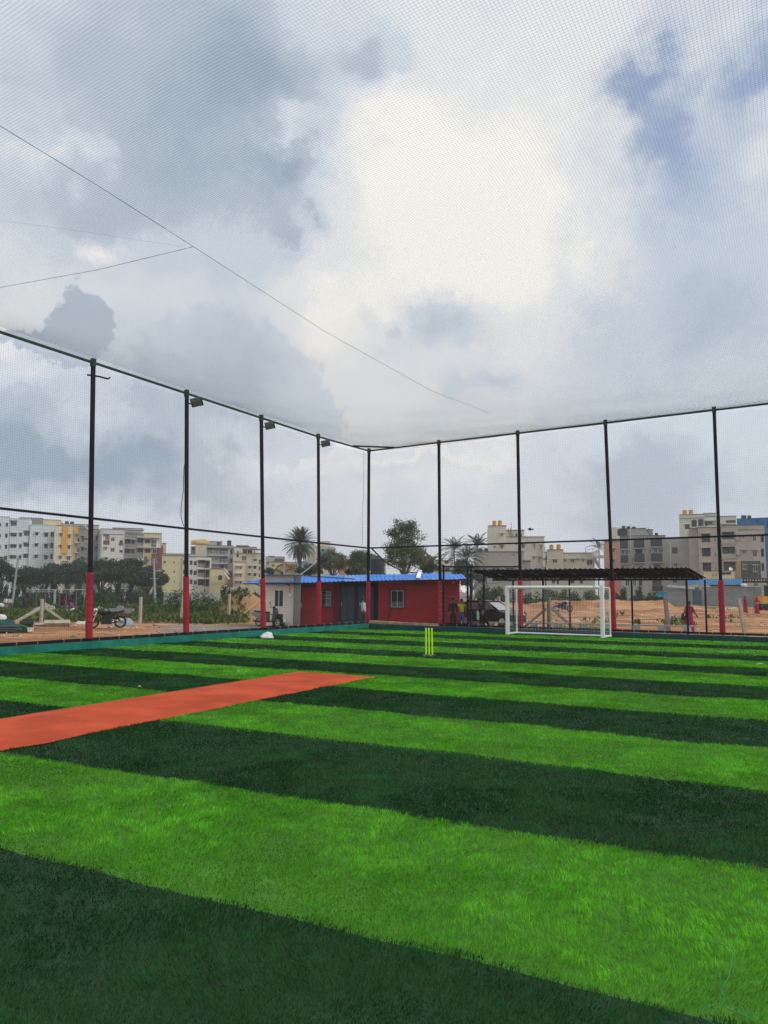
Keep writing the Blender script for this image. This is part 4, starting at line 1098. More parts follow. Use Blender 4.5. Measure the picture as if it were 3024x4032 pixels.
# ------------------------------------------------------------------ shelter
m_roofk = mat('black_tin', (.014, .014, .016), .8, .3, 3, .1, 20, spec=.1)
m_purl = mat('brown_purlin', (.020, .018, .017), .6, .3, 4)
sh = thing('shelter', 'open shelter with a black corrugated roof on thin black posts behind the goal', 'shelter', (8, 7, -.2))
fo, fd = np.array([2.81, 6.74]), np.array([1.0, .0455]); ro = fo + np.array([0, 2.15])
ztf, ztr_ = 2.91, 2.50
def shp(px, o): q_ = on_line(px, o, fd); return q_
zf = lambda x: 2.93 + .0 * x
for X, k in ((350, 5), (1125, 5), (600, 7)):
    b = shp(K(k, X, 1650)[0], fo); g = float(ground_z(*b)); part('post', MB().tube([(*b, g), (*b, ztf - .07)], .040, 4, True, True), m_black, sh, True)
for X, k in ((732, 5), (1468, 5), (790, 6), (842, 7)):
    b = shp(K(k, X, 1650)[0], ro); g = float(ground_z(*b)); part('post', MB().tube([(*b, g), (*b, ztr_ - .07)], .038, 4, True, True), m_black, sh, True)
xl, xr = shp(K(5, 185, 900)[0], fo)[0], shp(K(7, 655, 880)[0], fo)[0]
yl = lambda x: 6.74 + (x - 2.81) * .0455
for zz, off, r_ in ((ztf - .05, 0, .045), ((ztf + ztr_) / 2 - .05, 1.08, .04), (ztr_ - .05, 2.15, .045)):
    part('roof_beam', MB().tube([(xl + .2, yl(xl + .2) + off, zz), (xr - .1, yl(xr) + off, zz)], r_, 4, True, True), m_black if off else m_black, sh, True)
for off in (.55, 1.6):
    zz = ztf + (ztr_ - ztf) * off / 2.15 - .03
    part('purlin', MB().tube([(xl + .1, yl(xl) + off, zz), (xr, yl(xr) + off, zz)], .028, 4, True, True), m_purl, sh, True)
xsL = [shp(K(k, X, 1650)[0], fo)[0] for X, k in ((350, 5), (1125, 5), (600, 7))]
for x in xsL + [9.3]:
    part('rafter', MB().tube([(x, yl(x) - .1, ztf - .02), (x + .2, yl(x) + 2.2, ztr_ - .02)], .04, 4, True, True), m_purl, sh, True)
x = xl; i = 0
while x < xr - .02:
    x2 = min(x + 1.05, xr); nw = 20; mb = MB(); pv = None
    for j in range(nw + 1):
        xx = x + (x2 - x) * j / nw; ph = (j % 5); hh = .055 if ph in (1,) else .0
        jag = .10 * (float(vnoise(i * 3.1, 0, 1, 7)) - .5)
        p = np.array([xx, yl(xx) - .18 + jag, ztf + .03 + hh + .01 * (i % 2)]); q_ = np.array([xx + .22, yl(xx) + 2.42 + jag, ztr_ + .0 + hh + .01 * (i % 2)])
        if pv is not None: mb.quad(pv[0], p, q_, pv[1])
        pv = (p, q_)
    part('roof_sheet', mb, m_roofk, sh, True); x = x2 - .001; i += 1
mb = MB(); cb_ = [K(5, 170, 1030), K(5, 300, 1050), K(5, 450, 1055), K(5, 600, 1040), K(5, 715, 1022)]; mb.tube([at(*p, 41.5) for p in cb_], .014, 5); solo('slack_cable', mb, mat('green_cable', (.10, .16, .13), .5, .1, 5), 'slack green cable strung from the gate to the shelter', 'cable')

# bench of slabs on painted blocks
m_slab = mat('grey_slab', (.40, .41, .42), .8, .12, 3, .2, 20)
m_pblock = mat('whitewashed_block', (.42, .47, .50), .85, .18, 4, .3, 20)
bo, bd = np.array([1.85, 9.0]), np.array([1.0, .022])
be = thing('long_bench', 'long low bench of grey slabs on whitewashed blocks behind the goal', 'bench', (7.5, 9, -.2))
bxl, bxr = on_line(K(5, 385, 1560)[0], bo, bd), on_line(K(7, 650, 1610)[0], bo, bd)
zb = lambda q_: float(ground_z(*q_))
zs_ = at(*K(5, 900, 1572), 43.5)[2]; zs2 = at(*K(7, 400, 1606), 38.9)[2]
ns = 6
for i in range(ns):
    p, q_ = lerp(bxl, bxr, i / ns), lerp(bxl, bxr, (i + 1) / ns); z0, z1 = zs_ + (zs2 - zs_) * i / ns, zs_ + (zs2 - zs_) * (i + 1) / ns
    mb = MB(); mb.frame((*p, z0 - .03), (*(q_ - p - fd * .02), z1 - z0), (0, .38, 0), (0, 0, .06)); part('slab', mb, m_slab, be, True)
for k, X in ((5, 440), (5, 700), (5, 995), (5, 1315), (5, 1630), (6, 148), (6, 475), (6, 835), (6, 1165), (7, 250), (7, 590)):
    p = on_line(K(k, X, 1600)[0], bo + np.array([0, .05]), bd); z0 = zs_ + (zs2 - zs_) * (p[0] - bxl[0]) / (bxr[0] - bxl[0])
    if p[0] > bxr[0]: continue
    mb = MB(); mb.box((*p, (z0 - .035 + zb(p) - .1) / 2), (.30, .26, z0 - .03 - zb(p) + .1), random.uniform(-.1, .1)); part('bench_block', mb, m_pblock, be, True)

# ------------------------------------------------------------------ concrete posts
m_cpost = mat('cement_post', (.42, .38, .30), .9, .15, 2.5, .4, 25)
m_cpost2 = mat('cement_post_grey', (.27, .255, .215), .9, .15, 2.5, .4, 25)
def cpost(label, pxb, D, pytop, w, braces=(), m_=None, lean=0.0, grp='concrete fence posts'):
    b = gD(pxb, D); h = at(pxb, pytop, D)[2]
    t_ = thing('concrete_post', label, 'post', b, 0, grp)
    part('post_shaft', MB().tube([b - np.array([0, 0, .2]), (b[0] + _rh[0] * lean, b[1] + _rh[1] * lean, h)], [w / 2, w / 2 * .85], 4, True, True), m_ or m_cpost, t_, True)
    for (pa, pb, dd) in braces:
        A, B = at(*pa, D), at(*pb, D + dd); part('brace', MB().tube([A, B], .065, 4, True, True), m_ or m_cpost, t_, True)
    return t_
cpost('concrete post with two slanting braces in the weeds beside the motorcycle', K(1, 558, 1)[0], 43.0, K(1, 558, 1255)[1], .15, [(K(1, 548, 1365), K(1, 190, 1560), -1.0), (K(1, 590, 1365), K(1, 850, 1550), .3)])
cpost('plain concrete post beside the stack of concrete blocks', K(2, 352, 1)[0], 46.5, K(2, 352, 1230)[1], .155)
cpost('plain concrete post in front of the green thicket', K(2, 878, 1)[0], 50.5, K(2, 878, 1210)[1], .15, lean=.12)
cpost('plain concrete post near the red soil heap with a fallen stick', K(2, 1500, 1)[0], 55.5, K(2, 1500, 1187)[1], .17, lean=.05)
cpost('concrete post with two slanting braces seen through the goal net', K(5, 1198, 1)[0], 43.2, K(5, 1195, 1232)[1], .20, [(K(5, 1165, 1385), K(5, 870, 1630), .2), (K(5, 1230, 1370), K(5, 1545, 1660), .2)], m_cpost2)
cpost('leaning concrete post behind the bench under the shelter', K(7, 352, 1)[0], 40.2, K(7, 335, 1248)[1], .185, lean=-.15, m_=m_cpost2)
cpost('concrete post right of the last red padded post', K(7, 1348, 1)[0], 36.5, K(7, 1322, 1255)[1], .165, lean=-.25)
cpost('grey stone post standing behind the dark car', K(5, 540, 1)[0], 56, K(5, 535, 1222)[1], .24, m_=m_cpost2)
# stick by the soil heap and stones under the braced post
mb = MB(); mb.tube([at(*K(3, 65, 1495), 53), at(*K(3, 150, 1490), 53), at(*K(3, 375, 1295), 55)], .055, 6); solo('wooden_pole', mb, m_bam, 'bent wooden pole leaning on the red soil heap', 'pole')
for i, (X0, X1, Y, h, lab) in enumerate([(445, 575, 1582, .16, 'long flat stone at the foot of the braced concrete post'), (580, 915, 1578, .30, 'long low concrete beam right of the braced concrete post')]):
    A, B = at(*K(1, X0, Y), 42.3), at(*K(1, X1, Y), 42.6); g = float(ground_z(*((A + B) / 2)[:2]))
    mb = MB(); mb.tube([(A[0], A[1], g + h * .6), (B[0], B[1], g + h * .65)], h * .62, 5); solo('stone_beam', mb, m_cpost, lab, 'beam')
# ------------------------------------------------------------------ apartment buildings
def wm(name, c, var=.07, streak=.4): return mat(name, c, .85, var, .35, .15, 6, streak=streak, spec=.2)
M_ = dict(
    white=wm('wall_white', (.60, .64, .69)), cream=wm('wall_cream', (.66, .58, .43)), orange=wm('wall_orange', (.68, .34, .07), .06, .15),
    grey=wm('wall_grey', (.28, .265, .25)), grey2=wm('wall_light_grey', (.40, .395, .385)), brown=wm('wall_brown', (.17, .085, .055)),
    pale=wm('wall_pale', (.62, .60, .56)), yellow=wm('wall_yellow', (.52, .43, .28)), amber=wm('wall_amber', (.58, .37, .09)), maroon=wm('wall_maroon', (.22, .06, .055)),
    ycream=wm('wall_yellow_cream', (.62, .54, .33)), cream2=wm('wall_dull_cream', (.56, .51, .41)), tan=wm('wall_tan', (.43, .39, .345)),
    tower=wm('wall_tower_cream', (.57, .54, .46)), lowtan=wm('wall_low_tan', (.38, .35, .315)), salmon=wm('wall_salmon', (.52, .28, .20)),
    char=wm('wall_charcoal', (.055, .058, .06), .1, .1), pgreen=wm('wall_pale_green', (.60, .64, .53)), blue=wm('wall_blue', (.025, .16, .40), .08, .2),
    olive=wm('wall_olive_grey', (.085, .095, .075)), dk=wm('wall_dark', (.12, .115, .11)), gold=wm('wall_gold', (.36, .28, .10)),
    bluegrey=wm('wall_blue_grey', (.36, .40, .43)), midgrey=wm('wall_mid_grey', (.21, .21, .21)))  # last entry: an even mid grey for bare walls and slabs
m_int = mat('recess_shade', (.15, .145, .14), .9, .2, 1)  # dark grey puts the shade of rooms and deep recesses into the colour
BF = {}
def building(label, k, X, D, yaw=0.0, cat='building', name='apartment_block', group='apartment blocks beyond the field'):
    f = Fac(K(k, X, 1)[0], D, yaw - math.atan((K(k, X, 1)[0] - 1512) / F_PX))
    b = thing(name, label, cat, (*f.o, f.z0), 0, group)
    BF[b.name] = f; return b, f
def block(b, f, k, X0, X1, Yt, m_, wins=(), depth=9.0, base=0.0, Yb=None, cap=True, kk=None, wname='wall'):
    """one wall block of a building; wins = (X0, Y0, X1, Y1, style)"""
    k2 = kk or k
    a0, a1 = f.sz(*K(k, X0, Yt))[0], f.sz(*K(k2, X1, Yt))[0]
    zt = f.sz(*K(k, (X0 + X1) / 2 if kk is None else X0, Yt))[1]; zb_ = f.z0 - 1.0 if Yb is None else f.sz(*K(k, X0, Yb))[1]
    H, todo = [], []
    for w_ in wins:
        x0, y0, x1, y1, st = w_[:5]; kw = w_[5] if len(w_) > 5 else k
        r = f.rect(kw, x0, y0, x1, y1)
        r = (max(r[0], a0 + .02), min(r[1], a1 - .02), max(r[2], zb_ + .02), min(r[3], zt - .02))
        if r[1] - r[0] < .1 or r[3] - r[2] < .1: continue
        if 'p' in st: todo.append((r, st)); continue
        d_ = {'h': .9, 'b': 1.5}.get(st[0], .13); H.append((*r, d_)); todo.append((r, st))
    mb = MB(); f.holes(mb, a0, a1, zb_, zt, H, depth=base + depth, base=base); part(wname, mb, m_, b, True)
    if cap:
        mb = MB(); f.box(mb, a0 - .08, a1 + .08, zt - .02, zt + .10, base - .10, base + .25); part('parapet_cap', mb, M_['dk'] if m_ is not M_['white'] else M_['pale'], b, True)
    for r, st in todo:
        c = st[0]; rr = r
        if c in 'wk': window(f, b, r, st, .075 if c == 'w' else .14, base, 1)
        elif c == 'h':
            mb = MB(); f.box(mb, r[0] + .02, r[1] - .02, r[2] + .03, r[2] + (r[3] - r[2]) * .92, base + .55, base + .9 - .02); part('opening_shade', mb, m_int, b, True)  # dark box standing in for the shaded inside of the opening
            if 's' in st:
                mb = MB(); f.box(mb, r[0] - .2, r[1] + .25, r[3] + .02, r[3] + .14, base - .6, base - .002); part('sunshade', mb, m_shade, b, True)
        elif c == 'b':
            wd, ht = r[1] - r[0], r[3] - r[2]
            mb = MB(); f.box(mb, r[0] + .03, r[1] - .03, r[2] + .02, r[3] - .02, base + 1.36, base + 1.48); bl_ = part('balcony', mb, m_int if 'd' in st else m_, b, True)  # style d: back wall coloured dark for the shade of the recess
            for (u0, u1, v0, v1) in ((.12, .36, .0, .78), (.55, .82, .15, .72)):
                mb = MB(); f.box(mb, r[0] + wd * u0, r[0] + wd * u1, r[2] + ht * v0 + .04, r[2] + ht * v1, base + 1.28, base + 1.35); part('balcony_door', mb, m_pane, bl_, True)
            if 'r' in st:
                mb = MB(); n = 14
                for i in range(n): a = r[0] + wd * (i + .5) / n; f.box(mb, a - .02, a + .02, r[2], r[2] + .85, base + .02, base + .06)
                f.box(mb, r[0], r[1], r[2] + .85, r[2] + .92, base + .01, base + .07); part('railing', mb, m_wfr, bl_, True, kind='stuff')
            if 's' in st:
                mb = MB(); f.box(mb, r[0] - .15, r[1] + .15, r[3] + .02, r[3] + .16, base - .5, base - .002); part('sunshade', mb, m_shade, bl_, True)
        elif c == 'p':
            pm_ = {'c': M_['char'], 'g': m_, 'w': M_['pale'], 'y': M_['yellow']}[st[1]]
            mb = MB(); f.box(mb, r[0], r[1], r[2], r[3], base - 1.05, base - .93); bl_ = part('balcony', mb, pm_, b, True)
            mb = MB(); f.box(mb, r[1], r[1] + .10, r[2] + .02, r[3] - .02, base - 1.04, base - .01); f.box(mb, r[0] - .02, r[1] + .25, r[2] - .16, r[2] - .003, base - 1.08, base - .003); part('balcony_slab', mb, m_, bl_, True)
    return (a0, a1, zb_, zt)
def panel(b, f, k, X0, Y0, X1, Y1, m_, proud=.06, name='colour_band'):
    r = f.rect(k, X0, Y0, X1, Y1); mb = MB(); f.box(mb, r[0], r[1], r[2], r[3], -proud, -.003); return part(name, mb, m_, b, True)
def slab(b, f, k, X0, X1, Y, m_=None, proud=.7, th=.16, name='floor_slab'):
    a, c = f.sz(*K(k, X0, Y)), f.sz(*K(k, X1, Y)); mb = MB(); f.box(mb, a[0], c[0], a[1] - th / 2, a[1] + th / 2, -proud, -.004); return part(name, mb, m_ or m_shade, b, True)
def tanks(f, k, items, m_, lab, dep=1.5, group='rooftop water tanks'):
    for (X, Yt, Yb, w_, l) in items:
        a, zt = f.sz(*K(k, X, Yt)); _, z0 = f.sz(*K(k, X, Yb)); r = abs(f.sz(*K(k, X + w_ / 2, Yt))[0] - a)
        q_ = f.w(a, z0, r + .35); water_tank(l, q_, r, (zt - z0) * 1.06, m_, group=group, ridges=4)

# --- white block, left edge
b, f = building('white five storey block with dark open windows at the left edge', 1, 400, 212, R(-6))
block(b, f, 1, 395, 712, 287, M_['white'], [(460, 385, 500, 425, 'hs'), (580, 390, 628, 445, 'hs'), (455, 530, 495, 570, 'hs'), (578, 535, 626, 595, 'hs'), (450, 680, 492, 720, 'hs'), (575, 685, 622, 740, 'hs'),
      (660, 380, 712, 445, 'h'), (658, 525, 710, 590, 'h'), (655, 668, 706, 735, 'h')])
block(b, f, 1, 130, 393, 205, M_['white'], [(312, 362, 388, 428, 'bs'), (308, 518, 385, 572, 'bs'), (304, 665, 382, 720, 'bs'), (245, 390, 282, 440, 'h'), (243, 538, 278, 590, 'h'), (240, 682, 275, 740, 'h'),
      (136, 230, 216, 298, 'bs'), (136, 392, 214, 438, 'bs'), (130, 540, 210, 585, 'bs'), (125, 682, 206, 730, 'bs')], base=.6)
block(b, f, 1, -140, 128, 178, M_['white'], [(72, 262, 106, 312, 'h'), (64, 402, 100, 458, 'h'), (62, 546, 96, 602, 'h'), (58, 690, 92, 746, 'h'), (-15, 262, 16, 306, 'h'), (-18, 408, 12, 452, 'h'), (-20, 550, 10, 600, 'h')])
block(b, f, 1, 222, 530, 170, M_['midgrey'], [], base=5, cap=False)
block(b, f, 1, 530, 772, 198, M_['ycream'], [], base=6)
block(b, f, 1, 700, 745, 320, M_['olive'], [], base=2.5, cap=False)
tanks(f, 1, [(872, 238, 275, 56, 'left of two dark tanks on the cream and orange block'), (940, 242, 275, 56, 'right of two dark tanks on the cream and orange block')], m_tank, '')
# --- cream and orange block
b, f = building('cream block with tall orange vertical bands beside the white block', 1, 840, 206, R(2))
block(b, f, 1, 722, 1022, 300, M_['cream'], [(780, 400, 810, 446, 'ws'), (885, 415, 924, 466, 'ws'), (778, 550, 808, 596, 'ws'), (880, 556, 920, 608, 'ws'), (770, 694, 806, 742, 'ws'), (874, 700, 918, 752, 'ws'), (870, 850, 912, 900, 'ws')])
panel(b, f, 1, 812, 302, 886, 662, M_['orange'], .35); panel(b, f, 1, 964, 312, 1024, 386, M_['orange'], .35); panel(b, f, 1, 962, 386, 982, 660, M_['orange'], .35)
for y in (400, 520, 650): slab(b, f, 1, 982, 1024, y, None, .9, .3)
block(b, f, 1, 800, 1310, 268, M_['grey2'], [], base=4)
# --- grey block behind the first post
b, f = building('bare grey block with small windows behind the first red padded post', 1, 1100, 208, R(4))
block(b, f, 1, 1000, 1346, 345, M_['grey'], [(1066, 430, 1092, 502, 'ks'), (1110, 456, 1140, 492, 'ws'), (1062, 575, 1092, 627, 'ks'), (1105, 588, 1136, 626, 'ws'), (1060, 705, 1090, 766, 'ks'), (1100, 720, 1134, 760, 'ws'), (1010, 464, 1036, 512, 'h'), (1002, 598, 1030, 642, 'h'),
      (1248, 430, 1276, 490, 'h'), (1244, 560, 1272, 626, 'h'), (1005, 735, 1028, 775, 'h'), (1250, 700, 1275, 760, 'h')])
block(b, f, 1, 1040, 1180, 300, M_['grey'], [(1050, 335, 1075, 365, 'k')], base=2)
mb = MB(); mb.tube([f.w(*f.sz(*K(1, 1090, 290)), -1), f.w(*f.sz(*K(1, 1135, 355)), -1)], .08, 4); mb.tube([f.w(*f.sz(*K(1, 1108, 290)), -1), f.w(*f.sz(*K(1, 1152, 355)), -1)], .08, 4); part('roof_stair', mb, m_wfr, b, True)
# --- white and brown block
b, f = building('white and brown block with a railed roof terrace right of the first post', 1, 1480, 200, R(5))
block(b, f, 1, 1335, 1612, 412, M_['pale'], [(1374, 438, 1414, 486, 'w'), (1448, 452, 1500, 502, 'w'), (1366, 578, 1396, 616, 'ws'), (1444, 588, 1500, 642, 'w'), (1366, 712, 1396, 750, 'ws'), (1446, 720, 1496, 768, 'w'), (1440, 848, 1492, 896, 'w'), (1562, 488, 1604, 530, 'b'), (1560, 618, 1602, 650, 'b'), (1558, 755, 1600, 800, 'b')])
panel(b, f, 1, 1352, 414, 1430, 438, M_['brown']); panel(b, f, 1, 1352, 488, 1430, 546, M_['brown']); panel(b, f, 1, 1552, 530, 1612, 556, M_['brown']); panel(b, f, 1, 1418, 440, 1430, 486, M_['brown'])
r = f.rect(1, 1355, 362, 1610, 412); mb = MB()
for i in range(26): a = r[0] + (r[1] - r[0]) * i / 25; f.box(mb, a - .07, a + .07, r[2], r[3], -.1, .05)
f.box(mb, r[0] - .1, r[1] + .1, r[3], r[3] + .18, -.15, .1); part('terrace_railing', mb, m_wfr, b, True, kind='stuff')
block(b, f, 1, 1335, 1659, 330, M_['grey2'], [], base=4)
# --- grey, yellow and maroon block
b, f = building('grey block with yellow balconies and a maroon corner', 2, 380, 214, R(3))
block(b, f, 2, 112, 384, 405, M_['grey'], [(130, 480, 210, 530, 'bds'), (228, 485, 264, 536, 'ks'), (304, 464, 378, 520, 'bds'), (126, 604, 206, 656, 'bds'), (224, 608, 262, 660, 'ks'), (300, 594, 378, 646, 'bds'), (228, 738, 262, 786, 'ws'), (126, 730, 204, 770, 'bds')])
block(b, f, 2, 384, 622, 398, M_['yellow'], [(396, 474, 470, 528, 'bds'), (396, 598, 470, 652, 'bds'), (498, 484, 546, 538, 'ws'), (498, 608, 550, 662, 'ws'), (425, 735, 455, 790, 'w'), (495, 738, 548, 792, 'ws')], base=-.3)
panel(b, f, 2, 486, 455, 500, 600, M_['dk'], .4); panel(b, f, 2, 488, 545, 552, 605, M_['dk'], .36); panel(b, f, 2, 548, 450, 592, 582, M_['pale'], .37); panel(b, f, 2, 488, 662, 552, 708, M_['dk'], .37); panel(b, f, 2, 482, 712, 625, 735, M_['maroon'], .40); panel(b, f, 2, 552, 586, 625, 712, M_['maroon'], .36)
panel(b, f, 2, 392, 700, 428, 800, M_['dk'], .37); panel(b, f, 2, 428, 795, 484, 822, M_['amber'], .36); panel(b, f, 2, 430, 700, 484, 734, M_['amber'], .36); panel(b, f, 2, 482, 792, 625, 860, M_['maroon'], .38); panel(b, f, 2, 552, 736, 625, 792, M_['maroon'], .36); panel(b, f, 2, 482, 736, 495, 792, M_['maroon'], .36)
for y in (448, 578): slab(b, f, 2, 300, 600, y, M_['pale'], .95, .22)
for y in (465, 590, 718): slab(b, f, 2, 118, 215, y, M_['grey2'], .8, .2)
panel(b, f, 2, 305, 722, 378, 768, m_wfr, .9, 'awning')
block(b, f, 2, -20, 386, 318, M_['grey2'], [(165, 370, 195, 402, 'w'), (215, 372, 255, 402, 'w')], base=4)
slab(b, f, 2, 150, 392, 345, M_['grey2'], -3.0, .25)
block(b, f, 2, 592, 690, 520, M_['cream2'], [(600, 545, 640, 600, 'b')], base=3)
block(b, f, 2, 570, 640, 560, M_['maroon'], [(585, 730, 612, 805, 'h')], base=.5, cap=False)
# --- cream three storey house with balconies
b, f = building('cream three storey block with stacked open balconies behind the second post', 2, 900, 182, R(-3))
block(b, f, 2, 630, 898, 688, M_['ycream'], [(646, 760, 672, 787, 'k'), (768, 762, 794, 797, 'w'), (768, 888, 796, 922, 'w'), (768, 1012, 796, 1046, 'w'), (640, 880, 664, 907, 'k'), (640, 1000, 664, 1030, 'k')])
block(b, f, 2, 898, 1262, 706, M_['pale'], [(900, 750, 925, 812, 'h'), (986, 754, 1022, 812, 'h'), (1038, 764, 1076, 816, 'k'), (1094, 750, 1176, 846, 'bdr'), (1192, 762, 1246, 858, 'bd'), (900, 874, 925, 932, 'h'), (986, 874, 1022, 936, 'h'), (1036, 888, 1076, 942, 'k'),
      (1090, 878, 1176, 970, 'bdr'), (1192, 880, 1242, 970, 'bd'), (986, 1000, 1022, 1062, 'h'), (1036, 1014, 1076, 1068, 'k'), (1090, 1000, 1174, 1076, 'bd'), (1190, 1004, 1238, 1090, 'bd')], base=-.4)
for y in (742, 862, 990): slab(b, f, 2, 1088, 1248, y, M_['pale'], 1.2, .22)
panel(b, f, 2, 1176, 755, 1186, 1090, M_['brown'], .7); panel(b, f, 2, 1196, 826, 1244, 862, M_['brown'], .6)
block(b, f, 2, 600, 1060, 655, M_['grey2'], [], base=5)
# --- grey block with long railed balconies
b, f = building('grey four storey block with long railed balconies and a dark roof tank', 2, 1380, 226, R(2))
block(b, f, 2, 1212, 1562, 560, M_['grey2'], [(1218, 590, 1284, 662, 'br'), (1298, 592, 1362, 664, 'br'), (1372, 596, 1462, 672, 'br'), (1468, 598, 1552, 674, 'br'), (1310, 702, 1342, 746, 'w'), (1372, 700, 1462, 776, 'br'), (1468, 702, 1552, 776, 'br'), (1308, 808, 1340, 850, 'w'), (1372, 806, 1552, 850, 'b'), (1500, 880, 1550, 960, 'b')])
block(b, f, 2, 1062, 1212, 545, M_['cream2'], [], base=-.5)
block(b, f, 2, 1202, 1420, 497, M_['grey2'], [(1345, 505, 1395, 545, 'k')], base=3)
block(b, f, 2, 1000, 1064, 570, M_['grey'], [(1012, 580, 1050, 615, 'h')], base=1)
for y in (580, 690, 795): slab(b, f, 2, 1212, 1566, y, M_['grey2'], 1.0, .18)
tanks(f, 2, [(1505, 490, 560, 60, 'dark tank on the grey block with long balconies')], m_tank, '')
lump('roof_tarpaulin', f.w(f.sz(*K(2, 1130, 540))[0], f.sz(*K(2, 1130, 540))[1] - .1, 1.5), (5.6, 2, 1.7), mat('yellow_sheet', (.55, .40, .15), .8, .2, 2), 'bundle of yellow sheets on the tan roof behind the second post', 'tarpaulin', seed=31, rz=YAW)
# cream stair house in front
b, f = building('low cream house with an outside staircase in front of the grey block', 2, 1380, 178, 0.0, name='house')
block(b, f, 2, 1250, 1500, 862, M_['ycream'], [(1358, 945, 1410, 1010, 'b')], base=1.2)
mb = MB(); s0, s1 = f.sz(*K(2, 1432, 915)), f.sz(*K(2, 1500, 1000)); mb.tube([f.w(*s0, -.1), f.w(*s1, -.1)], .22, 4); mb.tube([f.w(s0[0], s0[1] + 1.1, -.1), f.w(s1[0], s1[1] + 1.1, -.1)], .10, 4); part('stair', mb, M_['pale'], b, True)
for y in (885, 940, 1020): slab(b, f, 2, 1250, 1425, y, M_['ycream'], .6, .2)
block(b, f, 2, 1490, 1545, 885, M_['maroon'], [(1495, 910, 1540, 960, 'h')], base=.6, cap=False)
# --- cream block beside the third post
b, f = building('cream block with a roofed terrace left of the third post', 3, 240, 196, R(-2))
block(b, f, 3, 62, 422, 660, M_['cream2'], [(104, 662, 132, 708, 'ks'), (172, 692, 236, 758, 'w'), (330, 735, 366, 758, 'ks'), (264, 824, 292, 856, 'ks'), (330, 824, 360, 862, 'ks'), (262, 920, 290, 948, 'ks'), (333, 920, 362, 957, 'ks'), (264, 1020, 290, 1050, 'ks'), (333, 1020, 360, 1055, 'ks'), (396, 740, 418, 800, 'h'), (396, 830, 418, 880, 'h'), (396, 930, 418, 970, 'h')])
block(b, f, 3, 70, 365, 575, M_['cream2'], [(104, 628, 132, 655, 'k'), (182, 602, 238, 655, 'h'), (244, 612, 306, 655, 'bd')], base=1.5)
slab(b, f, 3, 178, 420, 606, M_['brown'], 1.2, .25, 'terrace_roof')
for X in (300, 340, 385, 412):
    r = f.rect(3, X - 3, 612, X + 3, 658); mb = MB(); f.box(mb, *r, -.9, -.7); part('terrace_post', mb, M_['brown'], b, True)
block(b, f, 3, -20, 62, 590, M_['grey2'], [(10, 600, 40, 660, 'b'), (5, 720, 40, 780, 'b')], base=4)
mb = MB(); f.box(mb, *f.rect(3, 90, 545, 260, 562), 3, 9); part('roof_tanks_base', mb, M_['dk'], b, True)
b, f = building('small yellow house in front of the cream terrace block', 3, 150, 186, 0.0, name='house')
block(b, f, 3, 68, 232, 772, M_['yellow'] if False else M_['cream'], [(94, 830, 120, 862, 'ws'), (146, 830, 176, 872, 'ws'), (94, 928, 120, 952, 'ws'), (146, 928, 174, 972, 'ws'), (94, 1025, 120, 1060, 'ws'), (146, 1025, 173, 1068, 'ws')])
panel(b, f, 3, 218, 772, 232, 1100, M_['yellow'])
# --- huddle of houses beyond the date palm
b, f = building('grey flat roofed house far off left of the date palm', 3, 600, 262, 0.0, name='house')
block(b, f, 3, 482, 722, 705, M_['grey2'], [(500, 770, 530, 800, 'k'), (600, 740, 640, 765, 'k')]); block(b, f, 3, 520, 600, 690, M_['midgrey'], [], base=3); block(b, f, 3, 610, 720, 735, M_['dk'], [], base=-1)
b, f = building('yellow green house far off behind the gabled house', 3, 700, 236, 0.0, name='house')
block(b, f, 3, 525, 900, 775, mat('wall_lime_cream', (.52, .47, .22), .85, .08, .4), [(560, 800, 600, 840, 'w'), (820, 800, 870, 840, 'k')])
def gable(b, f, k, X0, X1, Ye, Yp, m_, mr, Yb=1000, base=0.0, dep=7):
    a0, a1 = f.sz(*K(k, X0, Ye))[0], f.sz(*K(k, X1, Ye))[0]; ze, zp = f.sz(*K(k, X0, Ye))[1], f.sz(*K(k, X0, Yp))[1]; zb_ = f.z0 - 1; am = (a0 + a1) / 2
    mb = MB(); mb.extrude([(a0, zb_), (a1, zb_), (a1, ze), (am, zp), (a0, ze)], base, base + dep, lambda u_, v_, w_: f.w(u_, v_, w_)); part('wall', mb, m_, b, True)
    for s_, e_ in ((a0, am), (a1, am)):
        d_ = -.5 if s_ == a0 else .5
        mb = MB(); sl_ = (zp - ze) / (am - a0)
        P = [f.w(s_ + d_, ze - abs(d_) * sl_ + .12, base - .5), f.w(am, zp + .12, base - .5), f.w(am, zp + .12, base + dep), f.w(s_ + d_, ze - abs(d_) * sl_ + .12, base + dep)]
        mb.quad(*P); mb.quad(*[p + np.array([0, 0, .2]) for p in P]); mb.quad(P[0], P[1], P[1] + np.array([0, 0, .2]), P[0] + np.array([0, 0, .2])); part('roof', mb, mr, b, True)
b, f = building('olive house with small tiled gables beyond the blue roof', 3, 760, 200, 0.0, name='house')
m_tile = mat('terracotta_tile', (.30, .115, .06), .8, .2, 1.5)
m_oly = mat('wall_olive_yellow', (.40, .36, .17), .85, .1, .5)
gable(b, f, 3, 655, 800, 830, 790, m_oly, m_tile); gable(b, f, 3, 572, 682, 905, 868, m_oly, m_tile, base=-3); gable(b, f, 3, 730, 890, 905, 866, m_oly, m_tile, base=-3.2)
block(b, f, 3, 800, 892, 820, m_oly, [(820, 840, 850, 870, 'k')], base=.5); slab(b, f, 3, 795, 900, 812, m_tile, .8, .5, 'roof')
b, f = building('tall pale block far off behind the date palm', 3, 1220, 285, R(4))
block(b, f, 3, 1130, 1392, 575, M_['cream2'], [(1215, 600, 1245, 635, 'k'), (1290, 605, 1320, 640, 'k'), (1160, 640, 1185, 675, 'k')]); block(b, f, 3, 1195, 1338, 503, M_['cream2'], [], base=2); block(b, f, 3, 1040, 1132, 530, M_['pale'], [], base=6)
